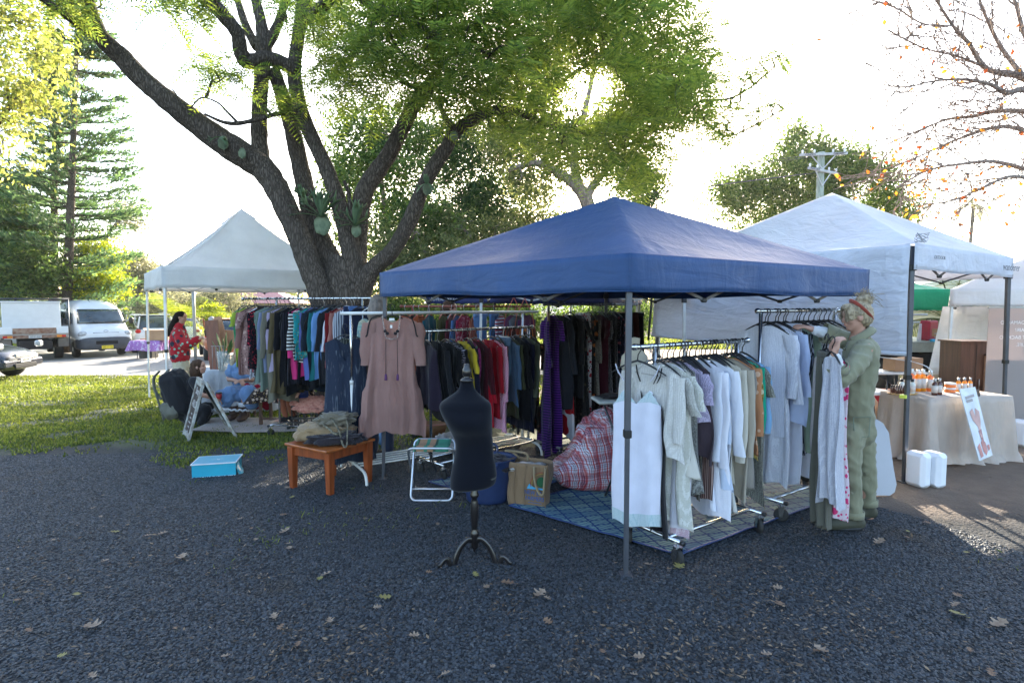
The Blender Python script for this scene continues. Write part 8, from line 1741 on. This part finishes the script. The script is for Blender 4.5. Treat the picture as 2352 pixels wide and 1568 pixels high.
pr = [T([J['neck'] + Vector((0, 0, -.02)), a_(1978, 805), a_(1973, 860), a_(1967, 915), a_(1968, 970, 4.34)], [.07, .128, .125, .118, .13]), ('e', a_(1977, 830, 4.32), (.105, .155, .13), M3), ('e', a_(1970, 985, 4.36), (.125, .145, .15)),
      T([J['lsh'] + Vector((.0, .03, .0)), a_(1965, 838, 4.1), J['lel'] + Vector((0, 0, -.01))], [.076, .074, .07]), T([J['lel'], J['lel'].lerp(J['lwr'], .35)], [.078, .062]), T([J['rsh'], J['rel'].lerp(J['rsh'], .3), J['rel']], [.08, .07, .066]),
      T([J['lhp'], a_(1951, 1045, 4.25), a_(1953, 1100, 4.25), a_(1957, 1150, 4.26), a_(1958, 1180, 4.27)], [.10, .088, .077, .071, .071]), T([J['rhp'], a_(1984, 1045, 4.45), a_(1988, 1100, 4.47), a_(1992, 1153, 4.5)], [.1, .088, .078, .07])]
union('jumpsuit', pr, JS, wm, .010, 5, wr=.0085, wf=8)
for p, r_ in ((a_(1958, 1180, 4.27), .081), (a_(1992, 1153, 4.5), .076)):
    MB().tube([p + Vector((0, 0, -.02)), p + Vector((0, 0, .03))], r_, n=26, caps=False).build('cuff', JS, wm).modifiers.new('s', 'SOLIDIFY').thickness = .008
u_ = (J['lwr'] - J['lel']).normalized(); c_ = J['lel'].lerp(J['lwr'], .38); MB().tube([c_ - u_ * .03, c_ + u_ * .03], [.073, .078], n=24, caps=False).build('sleeve_cuff', JS, wm).modifiers.new('s', 'SOLIDIFY').thickness = .007
u_ = (J['rwr'] - J['rel']).normalized(); MB().tube([J['rel'] - u_ * .05, J['rel'] + u_ * .05], [.074, .084], n=24, caps=False).build('sleeve_cuff', JS, wm).modifiers.new('s', 'SOLIDIFY').thickness = .007
UW = fabric('white_undershirt', (.62, .63, .66), pat='plain', transl=.05); union('undershirt_sleeve', [T([J['lel'].lerp(J['lwr'], .3), J['lel'].lerp(J['lwr'], .86)], [.05, .041])], UW, wm, .008, 3, .003, 20); union('undershirt_sleeve', [T([J['rel'] - u_ * .02, J['rel'].lerp(J['rwr'], .8)], [.055, .043])], UW, wm, .008, 3, .003, 20)
cpts = [J['neck'] + M3 @ Vector((.085 * math.cos(a), .085 * math.sin(a), .01 - .045 * math.cos(a))) for a in [R(x) for x in range(30, 331, 20)]]; MB().tube(spline(cpts, 3), .022, n=8, flat=(.45, 1.5)).build('collar', JS, wm)
SEAM = mat('seam_thread', (.13, .17, .13), rough=.9); pk_ = lambda u, v: a_(u, v, 4.185)
for pts in ([pk_(1960, 959), pk_(1962, 996), pk_(1974, 1004), pk_(1996, 1002), pk_(1999, 957), pk_(1960, 959)], [pk_(1935, 975), pk_(1939, 957), pk_(1942, 939)]): MB().tube(pts, .003, n=5).build('pocket_seam', SEAM, wm)
BT = mat('boot_green', (.045, .045, .028), rough=.7); BS = mat('boot_sole', (.015, .017, .02), rough=.6)
for an, heel, toe, zo in ((J['lan'], a_(1971, 1226, 4.27), a_(1900, 1228, 4.25), 0), (J['ran'], a_(2000, 1208, 4.5), a_(1940, 1209, 4.52), 0)):
    g = gz(0, an.y); h = Vector((heel.x, heel.y, g)); t_ = Vector((toe.x, toe.y, g)); mid = h.lerp(t_, .5)
    union('boot', [T([an + Vector((0, 0, .10)), Vector((an.x, an.y, g + .10)), Vector((an.x, an.y, g + .07))], [.052, .056, .055]), T([h + Vector((0, 0, .055)), mid + Vector((0, 0, .055)), t_ + Vector((.02, 0, .05))], [.05, .055, .045])], BT, wm, .008, 3)
    union('sole', [('e', h.lerp(t_, .42) + Vector((0, 0, .02)), ((h - t_).length * .56, .052, .022))], BS, wm, .008, 1)
HR = mat('blonde_hair', (.30, .235, .15), rough=.6, var=.4, vs=60, stretch=(1, 1, .25), bump=.5, bs=90)
union('hair', [('e', P(-.02, 0, .035), (.098, .086, .085), M3), ('e', P(-.05, 0, .0), (.068, .08, .085), M3), ('e', P(.05, 0, .075), (.05, .062, .032), M3)] + [('e', P(.055, q * .068, .035), (.028, .014, .06), M3) for q in (-1, 1)] + [('e', P(-.065 + .028 * math.cos(k * 1.7), .03 * math.sin(k * 1.7), .125 + .014 * math.sin(k * 2.3)), (.033, .033, .028), M3) for k in range(7)], HR, wm, .007, 2, wr=.004, wf=28)
strands('loose_hair', P, HR, wm, [(P(-.03, .0, .1), P(-.08, .01, .15), P(-.11, .03, .12), .022), (P(-.04, .0, .11), P(-.04, -.02, .165), P(-.08, .0, .17), .02), (P(.06, -.05, .09), P(.085, -.06, .04), P(.08, -.06, -.02), .010), (P(.06, .05, .09), P(.085, .06, .04), P(.08, .06, -.02), .010), (P(-.06, -.05, .06), P(-.09, -.04, .1), P(-.08, 0, .13), .02)], 110, 3, .0018)
bpts = [P(-.033 + .062 * math.cos(a), .089 * math.sin(a), .045 + .08 * math.cos(a)) for a in [2 * PI * k / 30 for k in range(30)]]; MB().tube(bpts, .017, n=8, closed=True, flat=(.35, 1)).build('headband', fabric('rust_band', (.30, .06, .04), pat='plain', transl=0), wm)
# clothes she holds against herself
for k, (u, v, d, L_, w, m, lb, nm, kd, da) in enumerate(((1898, 775, 4.12, 1.28, .11, fabric('olive_grey_linen', (.13, .125, .10), pat='plain'), 'long olive grey linen trousers held by the woman in the jumpsuit', 'held_trousers', 'pants', .5), (1912, 778, 4.0, 1.06, .09, fabric('white_broderie', (.6, .6, .66), (.42, .42, .5), 'lace', .9), 'white lace edged dress held against the jumpsuit', 'held_dress', 'dress', .8), (1922, 780, 4.1, 1.2, .10, fabric('pink_leaf', (.6, .5, .55), (.6, .04, .16), 'floral', .9), 'white and hot pink printed dress held by the woman', 'held_dress', 'dress', 1.0), (1900, 772, 4.14, .75, .14, fabric('pale_knit', (.5, .47, .45), (.4, .36, .36), 'knit', 1), 'pale knitted top held by the woman', 'held_shirt', 'shirt', .6))):
    P4 = at(u, v, d); garment(nm, lb, 'dress' if kd == 'dress' else 'trousers' if kd == 'pants' else 'shirt', P4, R(60) + da, m, kd, w=w, L=L_, hem=w * 1.15, sleeve=0, thick=.02, seed=200 + k, hcol='black', group='clothes held by the woman in the jumpsuit')
# ---- woman in the red jacket
def sj(u, v, d): return at(u, v, d)
d = 10.6; J = dict(root=gxy(at(420, 900, d).x, d), head=at(417, 728, d), neck=at(412, 750, d), chest=at(412, 780, d), waist=at(414, 815, d), hip=at(417, 842, d), lsh=at(408, 764, d - .18), lel=at(424, 790, d - .25), lwr=at(456, 779, d - .2), rsh=at(418, 764, d + .18), rel=at(432, 790, d + .2), rwr=at(458, 777, d + .1),
    lhp=at(414, 855, d - .09), lkn=at(418, 888, d - .09), lan=at(416, 925, d - .09), rhp=at(422, 855, d + .09), rkn=at(426, 888, d + .09), ran=at(424, 923, d + .09))
w2, P, M3 = figure('woman in a red patterned jacket standing in profile under the white tent', J, (1, .1, 0), SKIN, None, .95, -.15, vox=.011)
RJ = fabric('red_print', (.33, .012, .02), (.02, .02, .035), 'floral', .42, (.20, .38, .30), transl=.02); union('jacket', [T([J['neck'], J['chest'], J['waist'] + Vector((0, 0, -.04))], [.10, .17, .175]), T([J['lsh'], J['lel'], J['lel'].lerp(J['lwr'], .85)], [.095, .095, .07]), T([J['rsh'], J['rel'], J['rel'].lerp(J['rwr'], .85)], [.09, .09, .07])], RJ, w2, .014, 3, .006, 9)
union('trousers', [T([J['waist'], J['hip']], [.14, .15]), T([J['lhp'], J['lkn'], J['lan'] + Vector((0, 0, .02))], [.125, .11, .10]), T([J['rhp'], J['rkn'], J['ran'] + Vector((0, 0, .02))], [.125, .11, .10])], fabric('cream_trousers', (.42, .38, .28), pat='plain', transl=.02), w2, .014, 3, .004, 9)
DH = mat('dark_hair', (.012, .008, .006), rough=.8, spec=.15, var=.3, vs=50, stretch=(1, 1, .2)); BH = mat('brown_hair', (.05, .026, .015), rough=.75, spec=.2, var=.35, vs=50, stretch=(1, 1, .2))
union('hair', [('e', P(-.02, 0, .035), (.098, .084, .08), M3), T([P(-.06, 0, .02), P(-.10, 0, -.12), P(-.15, 0, -.26), P(-.2, 0, -.38)], [.075, .08, .07, .04])], DH, w2, .010, 3, .004, 16)
# ---- crouching woman with the backpack
d = 8.5; J = dict(root=gxy(at(450, 960, d).x, d), head=at(457, 842, d), neck=at(449, 866, d), chest=at(444, 890, d), waist=at(436, 925, d), hip=at(434, 950, d), lsh=at(446, 876, d - .18), lel=at(462, 905, d - .25), lwr=at(492, 915, d - .15), rsh=at(454, 874, d + .15), rel=at(470, 905, d + .2), rwr=at(496, 912, d + .05),
    lhp=at(440, 955, d - .1), lkn=at(474, 938, d - .14), lan=at(462, 974, d - .12), rhp=at(440, 952, d + .1), rkn=at(480, 934, d + .12), ran=at(468, 970, d + .12))
w3, P, M3 = figure('crouching woman in black with brown bob hair looking up to the right', J, (1, .15, 0), SKIN, None, .97, .12, vox=.010)
BK = fabric('black_cotton', (.012, .012, .015), pat='plain', transl=0); union('top', [T([J['neck'] + Vector((0, 0, -.03)), J['chest'], J['waist']], [.09, .15, .15]), T([J['lsh'], J['lel'].lerp(J['lsh'], .3)], [.08, .075]), T([J['rsh'], J['rel'].lerp(J['rsh'], .3)], [.08, .075])], BK, w3, .012, 3, .004, 9)
union('trousers', [T([J['waist'], J['hip']], [.14, .16]), T([J['lhp'], J['lkn'], J['lan']], [.11, .08, .06]), T([J['rhp'], J['rkn'], J['ran']], [.11, .08, .06])], BK, w3, .012, 3, .004, 9)
for q in ('lan', 'ran'): union('boot', [T([J[q], J[q] + Vector((.02, 0, -.05)), J[q] + Vector((.14, 0, -.055))], [.05, .05, .04])], mat('tan_boot', (.13, .06, .025), rough=.6), w3, .010, 2)
union('hair', [('e', P(-.02, 0, .035), (.10, .088, .082), M3), T([P(-.04, 0, .0), P(-.055, 0, -.08), P(-.05, 0, -.15)], [.088, .092, .075])], BH, w3, .009, 3, .004, 16)
P5 = at(503, 911, d - .1); t = thing('coffee_cup', 'red and black takeaway coffee cup in the hand of the crouching woman', 'cup', P5); MB().lathe([(.001, -.05), (.03, -.05), (.042, .05), (.001, .05)], P5, n=16).build('cup_body', mat('red_cup', (.35, .02, .02), rough=.5), t); MB().lathe([(.044, .05), (.044, .06), (.036, .07), (.001, .07)], P5, n=16).build('lid', BLACKP, t)
# backpack
bc = at(411, 905, d - .05); t = thing('backpack', 'large black and khaki backpack worn by the crouching woman', 'backpack', bc); KH = fabric('khaki_pack', (.12, .12, .10), pat='plain', transl=0)
MR = Matrix.Rotation(-.32, 3, 'Y'); mb = softblob('', None, (0, 0, 0), (.19, .21, .36), None, seed=3, amp=.14, power=3.2); mb.v = [tuple(bc + MR @ Vector(p)) for p in mb.v]; mb.build('main_sack', BK, t)
mb = softblob('', None, (-.10, -.06, -.18), (.15, .17, .15), None, seed=5, amp=.16, power=3); mb.v = [tuple(bc + MR @ Vector(p)) for p in mb.v]; mb.build('front_pocket', KH, t)
for s in (-1, 1): MB().tube(spline([bc + MR @ Vector(q) for q in ((-.05, s * .12 - .05, .40), (-.17, s * .11 - .05, .33), (-.21, s * .12 - .05, .15), (-.17, s * .12 - .05, 0))], 5), .028, n=7, flat=(1, .5)).build('strap', KH, t)
MB().tube(spline([bc + MR @ Vector(q) for q in ((-.19, -.2, .12), (-.2, -.21, -.05), (-.22, -.2, -.3))], 5), .02, n=6, flat=(1, .4)).build('strap', KH, t)
# ---- seated woman in the blue dress
d = 9.0; J = dict(root=gxy(at(550, 950, d).x, d), head=at(549, 812, d), neck=at(551, 834, d), chest=at(553, 850, d), waist=at(553, 876, d), hip=at(555, 896, d), lsh=at(534, 842, d), lel=at(525, 870, d - .1), lwr=at(549, 876, d - .3), rsh=at(574, 842, d), rel=at(580, 872, d - .1), rwr=at(557, 873, d - .28),
    lhp=at(547, 898, d - .05), lkn=at(538, 902, d - .42), lan=at(537, 950, d - .4), rhp=at(563, 898, d - .05), rkn=at(562, 902, d - .42), ran=at(560, 952, d - .4))
w4, P, M3 = figure('seated woman in a light blue dress with crossed arms, head hidden by the hanging tops', J, (-.1, -1, 0), SKIN2, None, .96, 0, vox=.010)
BD = fabric('chambray', (.13, .22, .38), pat='plain', transl=.05, wr=.6); union('dress', [T([J['neck'] + Vector((0, -.02, -.05)), J['chest'], J['waist']], [.09, .145, .13]), T([J['lsh'], J['lsh'].lerp(J['lel'], .55)], [.075, .085]), T([J['rsh'], J['rsh'].lerp(J['rel'], .55)], [.075, .085]), ('e', J['hip'] + Vector((0, -.12, .0)), (.24, .30, .10)), T([J['lkn'] + Vector((-.06, 0, 0)), J['lkn'] + Vector((-.10, -.04, -.12))], [.12, .11]), T([J['rkn'] + Vector((.06, 0, 0)), J['rkn'] + Vector((.12, -.02, -.14))], [.13, .12]), ('e', J['hip'] + Vector((0, -.35, -.03)), (.27, .13, .12))], BD, w4, .013, 3, .006, 9)
rp = [J['hip'] + Vector((.34 * math.cos(a), -.30 + .26 * math.sin(a), -.20 - .05 * abs(math.cos(a)) + .014 * math.sin(a * 26))) for a in [R(x) for x in range(175, 366, 4)]]; MB().tube(rp, .016, n=6).build('lace_ruffle', UW, w4)
union('hair', [('e', P(-.02, 0, .035), (.098, .086, .085), M3), T([P(-.03, -.06, 0), P(.02, -.10, -.16), P(.05, -.12, -.36)], [.05, .05, .03]), T([P(-.03, .06, 0), P(.02, .09, -.12)], [.05, .04])], HR, w4, .010, 3)
for q in ('lan', 'ran'):
    union('boot', [T([J[q] + Vector((0, 0, .14)), J[q] + Vector((0, 0, .0)), J[q] + Vector((0, 0, -.03)), J[q] + Vector((0, -.14, -.035))], [.07, .062, .06, .05])], mat('brown_boot', (.07, .04, .03), rough=.75), w4, .010, 2); MB().tube([J[q] + Vector((0, 0, .13)), J[q] + Vector((0, 0, .19))], .074, n=16).build('sock', UW, w4)
st = gxy(J['hip'].x, 9.05); t = thing('stool', 'low wooden stool under the seated woman', 'stool', st); MB().box(st + Vector((0, 0, .40)), (.34, .3, .03)).build('seat', DW, t)
for a in (-1, 1):
    for b in (-1, 1): MB().bar(st + Vector((a * .13, b * .11, 0)), st + Vector((a * .11, b * .09, .39)), .03).build('leg', DW, t)
mb = MB(); rc = at(578, 895, d - .35); mb.grid(lambda a, b: tuple(rc + Vector((-.08 + .30 * a + .05 * b, -.05 + .12 * a - .02 * math.sin(b * 9), .10 - .36 * b - .06 * a + .02 * math.sin(a * 14)))), 20, 16); solidify(mb.build('shawl', fabric('crimson_shawl', (.25, .008, .025), pat='plain')), .006).name = 'shawl'; tag(bpy.data.objects['shawl'], 'crimson fringed shawl hanging beside the seated woman', 'shawl')
# ---- child on the crate
d = 8.2; q0 = at(690, 880, d); J = dict(root=gxy(q0.x, d), head=at(682, 846, d), neck=at(684, 866, d), chest=at(685, 880, d), waist=at(688, 898, d), hip=at(690, 908, d), lsh=at(672, 872, d - .1), lel=at(660, 890, d - .15), lwr=at(646, 893, d - .25), rsh=at(698, 872, d), rel=at(702, 890, d - .1), rwr=at(690, 900, d - .2),
    lhp=at(682, 908, d - .05), lkn=at(648, 912, d - .2), lan=at(656, 957, d - .2), rhp=at(692, 908, d), rkn=at(664, 912, d - .0), ran=at(672, 955, d - .0))
w5, P, M3 = figure('small child in a blue jumper and rust leggings sitting on the fleece covered crate', J, (-.8, -.5, 0), SKIN, None, .74, -.2, vox=.009)
union('jumper', [T([J['neck'], J['chest'], J['waist'], J['hip']], [.06, .12, .125, .12]), T([J['lsh'], J['lel'], J['lwr']], [.062, .055, .042]), T([J['rsh'], J['rel'], J['rwr']], [.062, .055, .042])], fabric('royal_jumper', (.025, .05, .2), pat='plain', transl=0), w5, .010, 3, .004, 12)
union('leggings', [T([J['lhp'], J['lkn'], J['lan'] + Vector((0, 0, .02))], [.075, .06, .042]), T([J['rhp'], J['rkn'], J['ran'] + Vector((0, 0, .02))], [.075, .06, .042])], fabric('rust_leggings', (.25, .08, .04), pat='plain', transl=0), w5, .010, 3, .003, 12)
for q in ('lan', 'ran'): union('shoe', [T([J[q] + Vector((0, 0, -.02)), J[q] + Vector((-.05, -.04, -.04))], [.042, .034])], BK, w5, .009, 2)
union('hair', [('e', P(-.015, 0, .03), (.074, .064, .064), M3)], BH, w5, .009, 2)
# ---- shoppers partly hidden by the racks
def stander(label, u, vtop, d, face, top, hairm, hl, arms=None, skirt=None, h=1.0):
    X_ = at(u, 0, d).x; zt = at(u, vtop, d).z; f = Vector(face).normalized(); sd_ = Vector((-f.y, f.x, 0)); g = gz(X_, d); H = zt - g; V_ = lambda s, a, z: Vector((X_, d, g)) + sd_ * s + f * a + Vector((0, 0, z * H))
    J = dict(root=gxy(X_, d), head=V_(0, .02, .932), neck=V_(0, -.01, .855), chest=V_(0, 0, .76), waist=V_(0, 0, .62), hip=V_(0, 0, .53))
    for q, s in (('l', 1), ('r', -1)):
        J[q + 'sh'] = V_(s * .18, 0, .81); J[q + 'el'] = V_(s * .24, .02, .64); J[q + 'wr'] = V_(s * .22, .14, .52); J[q + 'hp'] = V_(s * .09, 0, .5); J[q + 'kn'] = V_(s * .1, .02, .28); J[q + 'an'] = V_(s * .1, 0, .055)
    if arms:
        for q in ('l', 'r'): J[q + 'el'] = J[q + 'sh'] + f * .2 + Vector((0, 0, -.12)); J[q + 'wr'] = J[q + 'el'] + f * .24 + Vector((0, 0, .12))
    t, P, M3 = figure(label, J, face, SKIN, None, .96, -.05, vox=.011)
    union('shirt', [T([J['neck'], J['chest'], J['waist'], J['hip']], [.09, .16, .15, .16]), ('e', J['chest'] + Vector((0, 0, .05)), (.12, .19, .12), M3)] + [T([J[q + 'sh'], J[q + 'el'], J[q + 'el'].lerp(J[q + 'wr'], .7)], [.075, .065, .052]) for q in 'lr'], top, t, .013, 3, .004, 9)
    union('trousers', [T([J['hip'], J['hip'] + Vector((0, 0, -.05))], [.16, .16])] + [T([J[q + 'hp'], J[q + 'kn'], J[q + 'an'] + Vector((0, 0, .03))], [.10, .08, .07]) for q in 'lr'], skirt or fabric('dark_jeans', (.03, .045, .09), pat='plain', transl=0), t, .014, 3, .003, 9)
    for q in 'lr': union('shoe', [T([J[q + 'an'] + Vector((0, 0, -.03)), J[q + 'an'] + f * .14 + Vector((0, 0, -.05))], [.045, .035])], BK, t, .011, 2)
    union('hair', [('e', P(-.02, 0, .035), (.098, .086, .084), M3), T([P(-.05, 0, 0), P(-.075, 0, -.1), P(-.08, 0, -hl)], [.082, .085, .06])], hairm, t, .010, 3, .003, 16)
stander('woman with long grey brown hair in a checked shirt behind the pink dress', 857, 673, 6.35, (.35, .93, 0), fabric('checked_shirt', (.24, .36, .32), (.42, .33, .2), 'plaid', .9, (.12, .22, .24)), mat('grey_brown_hair', (.13, .10, .075), rough=.5, var=.3, vs=50, stretch=(1, 1, .2)), .22)
stander('dark haired shopper looking through clothes under the rear tents', 1026, 687, 8.25, (.9, .25, 0), fabric('teal_shirt', (.12, .2, .22), pat='plain'), BH, .14, arms=True)
stander('distant person in black top and red skirt near the far cars', 461, 727, 19.5, (.2, 1, 0), BK, mat('grey_cap', (.3, .3, .3)), .05, skirt=fabric('red_skirt', (.4, .01, .04), pat='plain'))

# ---- the sunlit air
hm = bpy.data.materials.new('haze'); hm.use_nodes = True; N = hm.node_tree.nodes; N.remove(N['Principled BSDF']); pv_ = N.new('ShaderNodeVolumePrincipled'); pv_.inputs['Color'].default_value = (.95, .93, .88, 1); pv_.inputs['Density'].default_value = .0003; pv_.inputs['Anisotropy'].default_value = .55
hm.node_tree.links.new(pv_.outputs[0], N['Material Output'].inputs['Volume'])
tag(MB().box((0, 32, 9), (190, 100, 26)).build('haze', hm), 'pale sunlit haze in the air between the trees', 'haze', kind='stuff')
